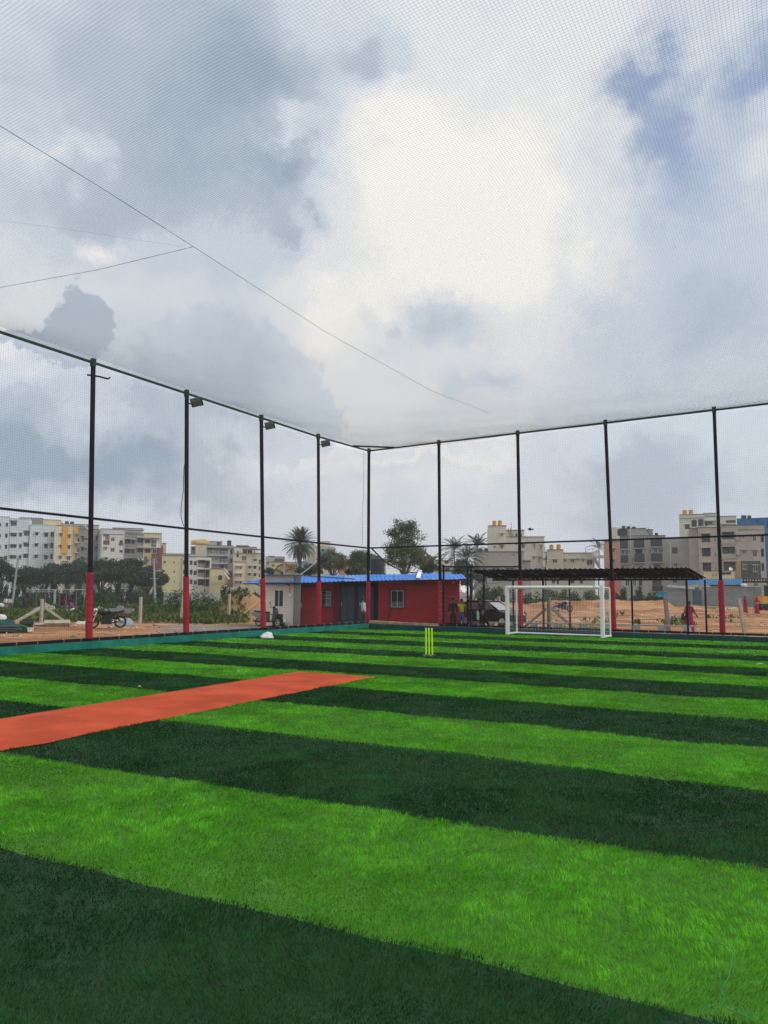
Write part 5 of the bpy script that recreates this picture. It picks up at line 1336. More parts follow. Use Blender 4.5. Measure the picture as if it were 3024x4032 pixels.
slab(b, f, 3, 1190, 1400, 598, M_['grey2'], 1.0, .4); panel(b, f, 3, 1200, 642, 1380, 680, mat('wall_teal_blue', (.10, .22, .30), .7, .1, 1), .4)
b, f = building('narrow blue house partly hidden by the date palm trunk', 3, 920, 210, 0.0, name='house')
block(b, f, 3, 895, 1040, 770, mat('wall_sky_blue', (.20, .30, .42), .8, .1, .5), [(985, 800, 1025, 850, 'k')])
b, f = building('low salmon walled house behind the bare branched trees', 4, 150, 150, 0.0, name='house')
block(b, f, 4, -60, 320, 775, M_['salmon'], [(60, 830, 110, 870, 'w'), (200, 830, 250, 870, 'w')], depth=7); slab(b, f, 4, -70, 330, 770, m_tile, .8, .5, 'roof')
b, f = building('cream terraced block far off right of the tall tree', 4, 1120, 250, R(3))
block(b, f, 4, 1020, 1200, 700, M_['cream'], [(1060, 740, 1085, 780, 'k'), (1130, 740, 1155, 790, 'k'), (1165, 760, 1190, 830, 'b')]); block(b, f, 4, 1020, 1105, 645, M_['cream'], [(1040, 665, 1070, 690, 'k')], base=3); block(b, f, 4, 1105, 1150, 682, M_['cream2'], [], base=1)
b, f = building('white low house with dark windows behind the coconut palms', 4, 1320, 200, 0.0, name='house')
block(b, f, 4, 1205, 1440, 750, M_['pale'], [(1330, 757, 1380, 795, 'ks'), (1230, 770, 1262, 800, 'k'), (1240, 850, 1290, 890, 'k'), (1340, 850, 1390, 890, 'k')]); slab(b, f, 4, 1195, 1450, 830, M_['grey2'], 1.0, .3)

# --- cream tower house, right of the palms
b, f = building('tall cream house with a stair head and two yellow roof tanks', 5, 760, 166, R(3))
block(b, f, 5, 640, 1140, 445, M_['tower'], [(842, 540, 886, 598, 'ws'), (1000, 542, 1022, 612, 'ws'), (1084, 550, 1112, 608, 'ws'), (990, 702, 1016, 742, 'ws'), (1058, 706, 1088, 784, 'ws'), (768, 540, 784, 552, 'k'), (1010, 850, 1080, 870, 'w')])
block(b, f, 5, 404, 640, 303, M_['tower'], [(572, 404, 600, 438, 'ws'), (560, 548, 606, 606, 'ws'), (470, 560, 505, 600, 'w')], base=-.6)
block(b, f, 5, 580, 884, 350, M_['tower'], [(764, 392, 792, 445, 'k'), (830, 400, 850, 440, 'k')], base=1.5, Yb=460)
mb = MB()
for dx in (0, 18, 36): mb.tube([f.w(*f.sz(*K(5, 668 + dx, 372)), .6), f.w(*f.sz(*K(5, 706 + dx, 442)), .6)], .07, 4)
for dx in (0, 30): mb.tube([f.w(*f.sz(*K(5, 670 + dx, 330)), .6), f.w(*f.sz(*K(5, 670 + dx, 372)), .6)], .07, 4)
part('roof_stair', mb, M_['brown'], b, True)
mb = MB(); mb.tube([f.w(*f.sz(*K(5, 712, 250)), 2), f.w(*f.sz(*K(5, 712, 345)), 2)], .05, 4); part('roof_mast', mb, m_kfr, b, True)
for y in (610, 690, 800): slab(b, f, 5, 1110, 1150, y, M_['tower'], .9, 1.2)
tanks(f, 5, [(487, 232, 300, 56, 'left of the two yellow tanks on the tall cream house'), (560, 228, 298, 60, 'right of the two yellow tanks on the tall cream house')], m_ytank, '')
b, f = building('wide low tan building in front of the tall cream house', 5, 500, 152, R(2))
block(b, f, 5, 226, 872, 640, M_['lowtan'], [(534, 674, 570, 708, 'w'), (720, 664, 756, 706, 'w'), (330, 850, 386, 888, 'ws'), (452, 850, 566, 888, 'ws'), (636, 845, 752, 884, 'ws'), (340, 965, 385, 1010, 'w')])
block(b, f, 5, 872, 966, 762, M_['lowtan'], [], base=1.0)
slab(b, f, 5, 850, 955, 756, M_['dk'], .5, .15)
tanks(f, 5, [(305, 600, 645, 54, 'black tank behind a coconut palm on the low tan building'), (382, 595, 642, 52, 'black tank beside the tower on the low tan building')], m_tank, '')
# --- low cream building with stair frame
b, f = building('low cream building with two yellow roof tanks and an outside stair frame', 5, 1400, 168, R(-2))
block(b, f, 5, 1170, 1384, 614, M_['cream2'], [(1248, 740, 1308, 788, 'ws'), (1235, 1010, 1280, 1050, 'k'), (1300, 1010, 1330, 1060, 'k')])
block(b, f, 5, 1384, 300, 655, M_['cream2'], [(1394, 736, 1432, 772, 'ws'), (1478, 736, 1530, 786, 'ws'), (1560, 730, 1592, 756, 'ws'), (0, 734, 36, 784, 'ws', 6), (134, 730, 174, 770, 'ws', 6), (200, 740, 282, 812, 'b', 6), (1470, 1010, 1530, 1050, 'k'), (110, 1010, 150, 1055, 'k', 6)], base=.4, kk=6)
tanks(f, 5, [(1230, 545, 612, 58, 'left of the two yellow tanks on the low cream building'), (1323, 542, 610, 58, 'right of the two yellow tanks on the low cream building')], m_ytank, '')
mb = MB()
for X, Y0 in ((185, 590), (280, 590), (358, 600)): f.box(mb, *f.rect(6, X - 5, Y0, X + 4, 690 if X < 200 else 800), -.2, .2)
f.box(mb, *f.rect(6, 280, 685, 430, 720), -.8, 1.5); part('stair_frame', mb, M_['cream2'], b, True)
mb = MB(); mb.tube([f.w(*f.sz(*K(6, 300, 730)), -.3), f.w(*f.sz(*K(6, 368, 840)), -.3)], .35, 4); part('stair', mb, M_['grey2'], b, True)
# --- salmon block
b, f = building('salmon pink block with two small windows behind the third right post', 6, 520, 188, R(2))
block(b, f, 6, 432, 640, 505, M_['salmon'], [(530, 594, 568, 648, 'ws'), (536, 738, 570, 786, 'ws')])
mb = MB(); q_ = f.w(f.sz(*K(6, 595, 480))[0], f.sz(*K(6, 595, 500))[1], 2); mb.lathe(q_, [(1.3, 0), (1.3, 3.4), (1.2, 3.5)], 14); part('roof_drum', mb, M_['pale'], b, True)
# --- grey block with charcoal balconies
b, f = building('grey block with projecting charcoal balconies and black roof tanks', 6, 900, 162, R(2))
BAL = [(605, 490, 738, 605, 'pc'), (812, 478, 950, 592, 'pc'), (1030, 462, 1180, 576, 'pc'), (610, 685, 744, 795, 'pc'), (820, 670, 956, 782, 'pc'), (1036, 660, 1186, 772, 'pc'), (1052, 1082, 1190, 1155, 'pc')]
block(b, f, 6, 630, 1225, 432, M_['grey2'], BAL + [(650, 612, 690, 680, 'w'), (700, 612, 745, 680, 'w'), (800, 630, 822, 672, 'w'), (835, 600, 925, 668, 'h'), (1004, 608, 1046, 656, 'w'), (1070, 598, 1125, 656, 'w'), (1140, 598, 1200, 656, 'w'), (640, 812, 690, 858, 'w'), (795, 815, 830, 858, 'w'), (880, 812, 935, 858, 'w'), (1004, 806, 1044, 855, 'w'), (1075, 800, 1165, 855, 'h'),
      (700, 1000, 762, 1088, 'w'), (805, 1000, 850, 1088, 'w'), (880, 1000, 925, 1085, 'k'), (1055, 1010, 1180, 1080, 'h')])
block(b, f, 6, 632, 975, 334, M_['grey2'], [(600, 345, 730, 430, 'pc'), (892, 400, 922, 438, 'w')], base=.5, Yb=440)
panel(b, f, 6, 600, 348, 730, 430, M_['char'], .9, 'balcony')
block(b, f, 6, 975, 1072, 338, M_['grey2'], [], base=2.5, Yb=450)
panel(b, f, 6, 1180, 782, 1222, 855, M_['gold'], .3)
mb = MB()
for dx in (0, 14): mb.tube([f.w(*f.sz(*K(6, 980 + dx, 350)), .5), f.w(*f.sz(*K(6, 1035 + dx, 435)), .5)], .06, 4)
mb.tube([f.w(*f.sz(*K(6, 1000, 320)), .5), f.w(*f.sz(*K(6, 1060, 410)), .5)], .05, 4); part('roof_ladder', mb, m_kfr, b, True)
mb = MB(); mb.tube([f.w(*f.sz(*K(6, 768, 265)), -.1), f.w(*f.sz(*K(6, 778, 850)), -.1)], .07, 5); part('drain_pipe', mb, M_['pale'], b, True)
tanks(f, 6, [(682, 298, 338, 52, 'leftmost black tank on the charcoal balcony block'), (748, 304, 338, 58, 'middle black tank on the charcoal balcony block'), (816, 308, 336, 60, 'third black tank on the charcoal balcony block'), (1112, 390, 440, 46, 'lone black tank above the right charcoal balconies')], m_tank, '')
# --- plain grey block
b, f = building('plain grey side wall with dark framed windows beside the charcoal balconies', 6, 1400, 160, R(2))
block(b, f, 6, 1186, 786, 462, M_['grey2'], [(1314, 580, 1386, 662, 'k'), (1530, 590, 1612, 688, 'k'), (1340, 790, 1386, 842, 'ws'), (1545, 795, 1612, 852, 'ws'), (1320, 1000, 1386, 1048, 'ws')], kk=7, depth=7)
mb = MB(); mb.tube([f.w(*f.sz(*K(6, 1272, 526)), -.2), f.w(*f.sz(*K(6, 1288, 528)), -.2), f.w(*f.sz(*K(6, 1300, 850)), -.2)], .09, 5); part('drain_pipe', mb, M_['pale'], b, True)
# --- tan block with deep balconies
b, f = building('tan four storey block with deep balconies behind the last red padded post', 7, 1040, 150, R(4))
block(b, f, 7, 745, 1046, 322, M_['tan'], [(790, 402, 902, 516, 'bds'), (796, 590, 908, 700, 'bds'), (806, 780, 916, 884, 'bds'), (948, 446, 985, 516, 'w'), (955, 640, 990, 712, 'w'), (965, 830, 996, 885, 'w')])
block(b, f, 7, 1046, 1606, 296, M_['tan'], [(1056, 380, 1216, 492, 'bd'), (1062, 574, 1226, 686, 'bd'), (1076, 768, 1236, 880, 'bd'), (1315, 430, 1352, 472, 'ws'), (1450, 430, 1502, 506, 'ws'), (1318, 620, 1370, 672, 'ws'), (1456, 625, 1514, 708, 'ws'), (1328, 815, 1380, 872, 'ws'), (1460, 818, 1526, 902, 'ws'), (1560, 430, 1600, 516, 'b'), (1564, 600, 1602, 706, 'b'), (1570, 790, 1604, 890, 'b'), (1470, 1045, 1530, 1095, 'w')], base=-.5)
for X in range(1268, 1550, 22): panel(b, f, 7, X, 342, X + 10, 364, M_['dk'], .53, 'vent_slot')
panel(b, f, 7, 1302, 760, 1320, 980, M_['olive'], .56, 'lower_band'); panel(b, f, 7, 1380, 760, 1460, 980, M_['olive'], .56, 'lower_band'); panel(b, f, 7, 1526, 760, 1560, 980, M_['olive'], .56, 'lower_band')
panel(b, f, 7, 1320, 760, 1380, 808, M_['olive'], .56, 'lower_band'); panel(b, f, 7, 1320, 874, 1380, 980, M_['olive'], .56, 'lower_band'); panel(b, f, 7, 1460, 760, 1526, 812, M_['olive'], .56, 'lower_band'); panel(b, f, 7, 1460, 904, 1526, 980, M_['olive'], .56, 'lower_band')
panel(b, f, 7, 1242, 764, 1300, 975, M_['gold'], .9, 'corner_pillar'); panel(b, f, 7, 1232, 392, 1276, 490, M_['tan'], .95, 'fin'); panel(b, f, 7, 1238, 590, 1282, 686, M_['tan'], .95, 'fin')
block(b, f, 7, 632, 745, 322, M_['tan'], [], base=2.0)
for y in (500, 690): slab(b, f, 7, 1050, 1235, y + 8, M_['tan'], .62, .9, 'balcony_parapet')
tanks(f, 7, [(694, 222, 306, 74, 'left black tank on the tan block roof'), (784, 212, 300, 74, 'right black tank on the tan block roof')], m_tank, '')
block(b, f, 7, 890, 1250, 268, M_['pale'], [(1190, 275, 1222, 300, 'h')], base=3, Yb=330)
# --- pale green tall block behind
b, f = building('pale green tall block with two orange roof tanks behind the tan block', 7, 800, 178, R(2))
block(b, f, 7, 500, 1244, 182, M_['pgreen'], [(574, 286, 632, 342, 'ks'), (830, 240, 935, 300, 'b'), (1110, 226, 1236, 262, 'h')], depth=7)
block(b, f, 7, 500, 830, 155, M_['pgreen'], [], base=-.3, Yb=200); block(b, f, 7, 820, 985, 122, M_['bluegrey'], [], base=3)
slab(b, f, 7, 830, 990, 232, M_['pgreen'], .8, .3)
tanks(f, 7, [(572, 92, 150, 66, 'left orange tank on the pale green block'), (654, 88, 148, 66, 'right orange tank on the pale green block')], m_ytank, '')
# --- blue block
b, f = building('bright blue block at the right edge behind the tan block', 7, 1500, 176, R(-4))
block(b, f, 7, 1250, 1900, 200, M_['blue'], [(1506, 232, 1528, 254, 'h'), (1644, 255, 1690, 330, 'h')], depth=8)
tanks(f, 7, [(1336, 160, 205, 76, 'left dark tank on the bright blue block'), (1410, 162, 200, 56, 'right dark tank on the bright blue block')], m_tank, '')
# --- cream parapet house in front of the tan block
b, f = building('low pale yellow parapet with a satellite dish before the tan block', 7, 1000, 138, 0.0, name='house')
block(b, f, 7, 818, 1216, 890, mat('wall_pale_yellow', (.66, .60, .36), .85, .06, .5), [(1040, 905, 1180, 940, 'b')], depth=3)
mb = MB(); c = f.sz(*K(7, 1165, 868)); mb.lathe(f.w(c[0], c[1], 1), [(.03, 0), (.25, .07), (.36, .19)], 14, rot=Matrix.Rotation(R(60), 3, 'X') @ Matrix.Rotation(R(40), 3, 'Y')); mb.tube([f.w(c[0], c[1] - 1.1, 1), f.w(c[0], c[1] + .05, 1)], .06, 5); part('satellite_dish', mb, m_wfr, b, True)
mb = MB()
for X in (940, 965): mb.tube([f.w(*f.sz(*K(7, X, 965)), -.2), f.w(*f.sz(*K(7, X + (25 if X > 950 else 0), 918)), -.2)], .09, 4)
part('rusty_bracket', mb, M_['gold'], b, True)

# --- block work sheds under blue sheets at the far right
m_blk = mat('grey_blockwork', (.30, .30, .30), .92, .14, .9, .4, 9)
def blockwall(b, f, k, X0, X1, Yt, Yb, D, name='block_wall'):
    a0, a1 = f.sz(*K(k, X0, Yt))[0], f.sz(*K(k, X1, Yt))[0]; z1 = f.sz(*K(k, X0, Yt))[1]; z0 = f.z0 - .2
    mb = MB(); f.box(mb, a0, a1, z0, z1, .03, .25); part('mortar_core', mb, M_['midgrey'], b, True)
    bw, bh = .46, .215; mb = MB(); j = 0; z = z0
    while z < z1 - .05:
        a = a0 - (bw / 2 if j % 2 else 0)
        while a < a1:
            l, u_ = max(a + .008, a0), min(a + bw - .008, a1)
            if u_ - l > .06: f.box(mb, l, u_, z + .007, min(z + bh - .007, z1), -.0 + random.uniform(-.012, .012), .028)
            a += bw
        z += bh; j += 1
    part('block_courses', mb, m_blk, b, True, kind='stuff')
b, f = building('grey blockwork shed with a blue sheet roof at the far right of the field', 7, 900, 121, 0.0, cat='shed', name='blockwork_shed', group='blockwork sheds')
blockwall(b, f, 7, 790, 1572, 1098, 1350, 121)
mb = MB(); p = [f.w(*f.sz(*K(7, 600, 992)), 3.2), f.w(*f.sz(*K(7, 1330, 985)), 3.2), f.w(*f.sz(*K(7, 1330, 1085)), 0), f.w(*f.sz(*K(7, 600, 1085)), 0)]
nw = 60
for j in range(nw):
    h_ = .06 * (j % 2)
    mb.quad(lerp(p[0], p[1], j / nw) + [0, 0, h_], lerp(p[0], p[1], (j + 1) / nw) + [0, 0, .06 - h_], lerp(p[3], p[2], (j + 1) / nw) + [0, 0, .06 - h_], lerp(p[3], p[2], j / nw) + [0, 0, h_])
part('blue_roof_sheet', mb, mat('blue_tarpaulin', (.015, .115, .27), .55, .15, .8), b, True)
mb = MB(); f.box(mb, *f.rect(7, 672, 1108, 756, 1345), -.10, -.01); dr = part('blue_door', mb, mat('faded_blue_door', (.06, .17, .26), .6, .15, 1), b, True)
mb = MB(); f.box(mb, *f.rect(7, 690, 1072, 752, 1102), -.5, -.2); f.box(mb, *f.rect(7, 606, 1084, 690, 1116), -.5, -.2); part('yellow_board', mb, mat('yellow_board', (.60, .42, .02), .6, .1, 1), b, True)
mb = MB(); f.box(mb, *f.rect(7, 755, 1140, 792, 1345), .1, .5); part('doorway_shade', mb, m_int, b, True)  # dark box standing in for the shade inside the door gap
mb = MB(); f.box(mb, *f.rect(7, 900, 1070, 1310, 1094), -.3, .3); part('black_sheet', mb, m_dark, b, True)
mb = MB(); lump('roof_sheet_scrap', f.w(f.sz(*K(7, 1345, 1095))[0], f.sz(*K(7, 1345, 1098))[1], 0), (1.1, .5, .5), m_bag, 'white sheet bundled on top of the block wall', 'sheet', seed=44, rz=YAW)
b, f = building('small grey blockwork shed with a slanting grey roof left of the blue door', 7, 500, 120, R(-3), cat='shed', name='blockwork_shed', group='blockwork sheds')
blockwall(b, f, 7, 346, 640, 1122, 1335, 120)
mb = MB(); p0, p1 = f.sz(*K(7, 340, 1112)), f.sz(*K(7, 700, 1140)); mb.frame(f.w(p0[0], p0[1], -.3), (f.w(*p1, -.3) - f.w(*p0, -.3)), np.append(-f.n * 3, .4), (0, 0, .14)); part('roof_slab', mb, M_['midgrey'], b, True)
b, f = building('black slatted pergola roof beside the blue sheet at the right edge', 7, 1500, 118, 0.0, cat='pergola', name='pergola', group='blockwork sheds')
r = f.rect(7, 1320, 985, 1760, 1030); mb = MB(); f.box(mb, r[0], r[1], r[3] - .15, r[3], -.2, .2); f.box(mb, r[0], r[1], r[2] - .15, r[2] + .1, -.25, .1); part('pergola_beam', mb, m_roofk, b, True)
for i in range(12):
    a = r[0] + (r[1] - r[0]) * (i + .5) / 12; mb = MB(); mb.tube([f.w(a, r[2], -.2), f.w(a, r[3] - .1, .1)], .07, 4); part('pergola_slat', mb, m_roofk, b, True)
mb = MB()
for X in (1478, 1645): f.box(mb, *f.rect(7, X - 3, 1035, X + 3, 1345), -.1, .1)
part('pergola_post', mb, m_grey, b, True)
# compound wall far behind the thicket on the left
b, f = building('long low pale compound wall behind the green thicket', 2, 900, 132, 0.0, cat='wall', name='compound_wall', group=None)
block(b, f, 2, -560, 1720, 1172, mat('wall_whitewash_grey', (.34, .345, .34), .9, .15, .6, streak=.5), [], depth=.3, cap=False)
mb = MB(); f.box(mb, *f.rect(2, 1480, 1105, 1665, 1165), -.4, .3); part('wall_top', mb, M_['grey2'], b, True)
r0 = f.z0
# ------------------------------------------------------------------ plants
def leafmat(name, c, tr=.25): return mat(name, c, .6, .18, .6, attr=True, spec=.3, trans=tr)
m_lfdark = leafmat('leaf_dark', (.046, .074, .048)); m_lfmid = leafmat('leaf_mid', (.050, .100, .032)); m_lfgrey = leafmat('leaf_grey_green', (.105, .150, .080))
m_lfdark2 = leafmat('leaf_dark_olive', (.040, .066, .034)); m_lfbright = leafmat('leaf_bright', (.055, .125, .022)); m_lfpalm = leafmat('leaf_palm', (.095, .110, .058), .2); m_lfcoco = leafmat('leaf_coconut', (.046, .072, .042), .2)
m_bark = mat('bark', (.16, .135, .105), .9, .25, 2, .4, 12); m_barkd = mat('dark_bark', (.06, .05, .042), .9, .25, 2, .4, 12)
def leaf_quads(P, size, outdir=None, droop=.25, asp=.5):
    n = len(P); a = rng.normal(size=(n, 3)); a[:, 2] -= droop
    if outdir is not None: a = a * .8 + outdir
    a /= np.linalg.norm(a, axis=1)[:, None]
    b = np.cross(a, rng.normal(size=(n, 3))); b /= np.linalg.norm(b, axis=1)[:, None]
    s_ = (size * (.6 + .8 * rng.random(n)))[:, None] if np.ndim(size) else size * (.6 + .8 * rng.random(n))[:, None]
    V = np.stack([P - a * s_ * .5, P + b * s_ * asp * .5, P + a * s_ * .5, P - b * s_ * asp * .5], 1).reshape(-1, 3)
    return V, np.arange(n)[:, None] * 4 + np.array([0, 1, 2, 3])
def tints(n, lo=.45, hi=1.35, warm=.25, rep=4, base=None):
    t_ = (lo + (hi - lo) * rng.random(n)) if base is None else base * (.7 + .6 * rng.random(n))
    w_ = rng.random(n) * warm; T = np.stack([t_ * (1 + w_), t_ * (1 + .3 * w_), t_ * (1 - w_ * .5)], -1)
    return np.repeat(T, rep, 0)
def clusters(c, r, nclu, shell=.55, flat=1.0):
    P = rng.normal(size=(nclu, 3)); P /= np.linalg.norm(P, axis=1)[:, None]
    P *= (shell + (1 - shell) * rng.random(nclu))[:, None]
    P[:, 2] = np.where(P[:, 2] < -.45, -P[:, 2] * .5, P[:, 2])
    return c + P * np.array(r)
def tree(label, px, D, ytop, hw, ybot, ml, mb_=None, leaves=2600, lsize=.30, nclu=26, crad=.30, flat=1.0, group='trees beyond the field', name='tree', cat='tree', bare=0.0, lean=0.0, extra=()):
    b = gD(px, D); mpp = D / F_PX
    h = at(px, ytop, D)[2]; zb_ = at(px, ybot, D)[2]; R_ = hw * mpp; rz_ = max((h - zb_) / 2, .5)
    t_ = thing(name, label, cat, b, 0, group)
    c = np.array([b[0] + lean * _rh[0], b[1] + lean * _rh[1], (h + zb_) / 2])
    C = clusters(c, (R_ * .82, R_ * .82, rz_ * .86), nclu)
    for (ex, ey, er) in extra: C = np.concatenate([C, at(ex, ey, D)[None] + rng.normal(size=(3, 3)) * er * mpp * .4])
    rad = crad * min(R_, rz_ * 1.4)
    tm_ = MB(); fork = lerp(b, c, .35); fork[2] = max(b[2] + (c[2] - rz_ - b[2]) * .9, b[2] + .3)
    tr0 = max(.05, .017 * (h - b[2]))
    tm_.tube([b - np.array([0, 0, .3]), lerp(b, fork, .5) + rng.normal(0, .08, 3) * [1, 1, 0], fork], [tr0 * 1.25, tr0, tr0 * .8], 8)
    for i in range(min(len(C), 22)):
        e_ = C[i]; mid = lerp(fork, e_, .5) + np.array([0, 0, .10 * rz_]) + rng.normal(0, .06 * R_, 3)
        tm_.tube([fork, mid, lerp(e_, mid, .1)], [tr0 * .55, tr0 * .30, tr0 * .10], 5)
        if bare:
            for q in range(3):
                s_ = lerp(mid, e_, .3 + .2 * q); tm_.tube([s_, s_ + rng.normal(0, .28 * R_, 3) + np.array([0, 0, .1 * R_])], [tr0 * .16, tr0 * .05], 4)
    part('trunk', tm_, mb_ or m_bark, t_, True)
    n = leaves; idx = rng.integers(0, len(C), n); d = rng.normal(size=(n, 3)); d /= np.linalg.norm(d, axis=1)[:, None]
    P = C[idx] + d * (rad * (.25 + .95 * rng.random(n) ** .8) * np.where(rng.random(n) < .14, 1.5, 1.0))[:, None] * np.array([1.15, 1.15, .80])
    cb = .50 + .9 * rng.random(len(C))
    V, Fq = leaf_quads(P, lsize, d * .5)
    inv = np.array(ROOT[t_.name].inverted().translation)
    link('crown', np_mesh('crown', V + inv, Fq, ml, tints(n, base=cb[idx])), t_)
    return t_
ROW = [(14, 2212, 52, 'dark bushy tree at the left picture edge before the white block'), (95, 2222, 50, 'dark tree just right of the leaning pale pole'), (165, 2200, 46, 'dark tree before the right part of the white block'), (212, 2204, 38, 'dark tree with gaps in its crown before the white block edge'),
       (262, 2202, 42, 'dark tree before the cream and orange block'), (318, 2216, 44, 'dark tree before the bare grey block'), (392, 2194, 46, 'dark tree just right of the first red padded post'), (455, 2186, 44, 'dark tree before the white and brown block'), (520, 2196, 48, 'tall dark tree left of the second leaning pole'),
       (578, 2216, 46, 'broad dark tree under the yellow balconies'), (632, 2255, 34, 'low dark tree under the maroon corner')]
for i, (px, yt, hw, lab) in enumerate(ROW):
    v_ = (i * 7 % 5) - 2
    tree(lab, px + v_ * 4, 132 + (i * 37 % 17), yt + v_ * 9, hw * (1.2 + .10 * v_), 2336 - abs(v_) * 5, [m_lfdark, m_lfdark2][i % 3 == 1], m_barkd, 5200, .40, 30 + 3 * v_, .34, group='dark trees in a row before the apartment blocks')
# thickets and bushes on the left
def bush(label, px, D, ytop, hw, ml=None, leaves=1500, lsize=.2, group='green bushes on the field', ybot=None):
    b = gD(px, D); mpp = D / F_PX; h = max(at(px, ytop, D)[2] - b[2], .3); R_ = hw * mpp
    t_ = thing('bush', label, 'bush', b, 0, group)
    n = leaves; nc = 18; C = rng.normal(size=(nc, 3)); C /= np.linalg.norm(C, axis=1)[:, None]; C[:, 2] = np.abs(C[:, 2]); C *= (.45 + .5 * rng.random(nc))[:, None]
    idx = rng.integers(0, nc, n); d = rng.normal(size=(n, 3)); d /= np.linalg.norm(d, axis=1)[:, None]
    P = (C[idx] + d * .30 * (rng.random(n) ** .5)[:, None]) * np.array([R_, R_ * .8, h * .86]); P[:, 2] = np.abs(P[:, 2]) + .05
    V, Fq = leaf_quads(P, lsize, d * .4); cb = .55 + .75 * rng.random(nc)
    link('foliage', np_mesh('foliage', V, Fq, ml or m_lfmid, tints(n, base=cb[idx])), t_)
    sm = MB()
    for i in range(7): sm.tube([(0, 0, -.1), tuple(C[i] * np.array([R_, R_ * .8, h * .86]) * .9)], [.04, .012], 5)
    part('stem', sm, m_barkd, t_)
    return t_
for px, D, yt, hw, lab, ml in [
    (560, 84, 2292, 62, 'round green bush before the second leaning pole', m_lfmid), (640, 78, 2310, 55, 'green bush right of the second leaning pole', m_lfmid), (690, 74, 2302, 60, 'tall green bush left of the second padded post', m_lfmid), (745, 72, 2298, 58, 'green bush right behind the second padded post', m_lfmid),
    (800, 76, 2305, 60, 'green bush under the cream balconies', m_lfmid), (610, 66, 2362, 55, 'low spreading bush by the plain concrete post', m_lfbright), (690, 63, 2358, 65, 'low bright bush before the tall thicket', m_lfbright), (775, 62, 2356, 62, 'low bright bush right of the second padded post', m_lfbright),
    (850, 64, 2362, 55, 'low bright bush left of the third concrete post', m_lfbright), (905, 78, 2330, 40, 'bush behind the third concrete post', m_lfmid), (955, 82, 2330, 40, 'bush behind the red soil heap', m_lfmid), (1010, 90, 2322, 40, 'bush under the blue roof tip', m_lfmid),
    (885, 92, 2290, 32, 'spindly dark shrub beside the outside staircase', m_lfdark), (400, 80, 2330, 42, 'bright bush right of the first padded post', m_lfbright), (340, 70, 2370, 50, 'weedy bush left of the first padded post', m_lfmid), (300, 56, 2400, 62, 'leafy weeds clump right of the braced concrete post', m_lfmid),
    (250, 62, 2415, 48, 'low weeds clump behind the braced concrete post', m_lfmid), (90, 95, 2335, 48, 'bush behind the person in dark clothes', m_lfmid), (20, 100, 2330, 40, 'bush behind the two people in white shirts', m_lfmid), (150, 100, 2338, 45, 'bush below the middle of the white block', m_lfmid), (210, 92, 2345, 36, 'bush behind the grey rubble heap', m_lfmid),
    (30, 66, 2400, 55, 'tall weeds before the two people in white shirts', m_lfbright), (120, 70, 2405, 50, 'weeds left of the braced concrete post', m_lfbright), (455, 100, 2318, 36, 'bush before the pale compound wall', m_lfmid), (500, 66, 2400, 25, 'small weed clump left of the plain concrete post', m_lfbright)]:
    bush(lab, px, D, yt, hw, ml, 1100, .17 * D / 70)
UNDER = ['at the left picture edge', 'left of the leaning pale pole', 'right of the leaning pale pole', 'before the middle of the white block', 'before the orange bands', 'before the cream block edge', 'left of the first padded post', 'right of the first padded post', 'before the white and brown block', 'before the grey balconies', 'left of the second leaning pole', 'right of the second leaning pole', 'before the cream block end wall']
for i, lab in enumerate(UNDER):
    px = 8 + i * 51
    bush('dark shrub under the row of trees, ' + lab, px, 122 + i % 3, 2284 + (i * 29 % 23), 36, m_lfdark2 if i % 2 else m_lfdark, 1700, .34, 'dark shrubs under the row of trees')
for px, D, yt, hw, lab in [(1828, 74, 2304, 24, 'small bush over the low white wall beyond the red cabin end'), (1830, 104, 2318, 40, 'bush left of the gate post'), (1905, 103, 2290, 60, 'tall bush behind the dark car'), (1960, 100, 2300, 50, 'bush over the left end of the soil bank'), (2030, 104, 2296, 55, 'bush behind the left goal post'), (2100, 102, 2306, 52, 'bush seen through the left half of the goal net'), (2170, 104, 2300, 55, 'bush seen through the middle of the goal'),
    (2240, 104, 2304, 52, 'bush seen through the right half of the goal net'), (2310, 103, 2306, 50, 'bush just left of the right goal post'), (2390, 104, 2308, 48, 'bush behind the third right padded post'), (2450, 104, 2304, 45, 'bush right of the third right padded post'), (2510, 103, 2302, 45, 'bush below the charcoal balconies'), (2565, 103, 2318, 40, 'bush beside the blue tub'), (2605, 104, 2345, 26, 'low bush at the end of the bank')]:
    bush(lab, px, D, yt, hw, m_lfmid, 1500, .27, 'bushes behind the red soil bank')
# trees behind the cabins
tree('tall open crowned tree rising above a broad lower crown behind the blue roof', 1590, 85, 2112, 108, 2268, m_lfgrey, m_bark, 13000, .20, 80, .185, bare=1,
     extra=[(1556, 2088, 26), (1580, 2068, 22), (1606, 2074, 24), (1626, 2060, 12), (1566, 2110, 34), (1600, 2104, 36), (1628, 2100, 26), (1545, 2104, 22), (1590, 2088, 30), (1610, 2125, 40), (1570, 2130, 40)])
tree('bare branched spreading tree right of the date palm', 1310, 92, 2160, 80, 2268, m_lfgrey, m_bark, 9000, .18, 60, .20, bare=1)
tree('spreading tree between the bare tree and the corner post', 1430, 94, 2150, 75, 2266, m_lfgrey, m_bark, 9500, .18, 60, .20, bare=1)
tree('dark low tree behind the beige office roof', 1215, 98, 2215, 60, 2275, m_lfdark, m_barkd, 2200, .30, 20, .3)
tree('dark low tree behind the black water tank', 1400, 80, 2232, 55, 2275, m_lfdark, m_barkd, 1800, .26, 20, .3)
tree('small dark tree left of the gabled olive house', 1060, 150, 2235, 22, 2275, m_lfdark, m_barkd, 900, .40, 12, .35)
tree('young tree right of the spreading crown', 1690, 95, 2210, 42, 2262, m_lfdark, m_barkd, 1500, .28, 14, .3)
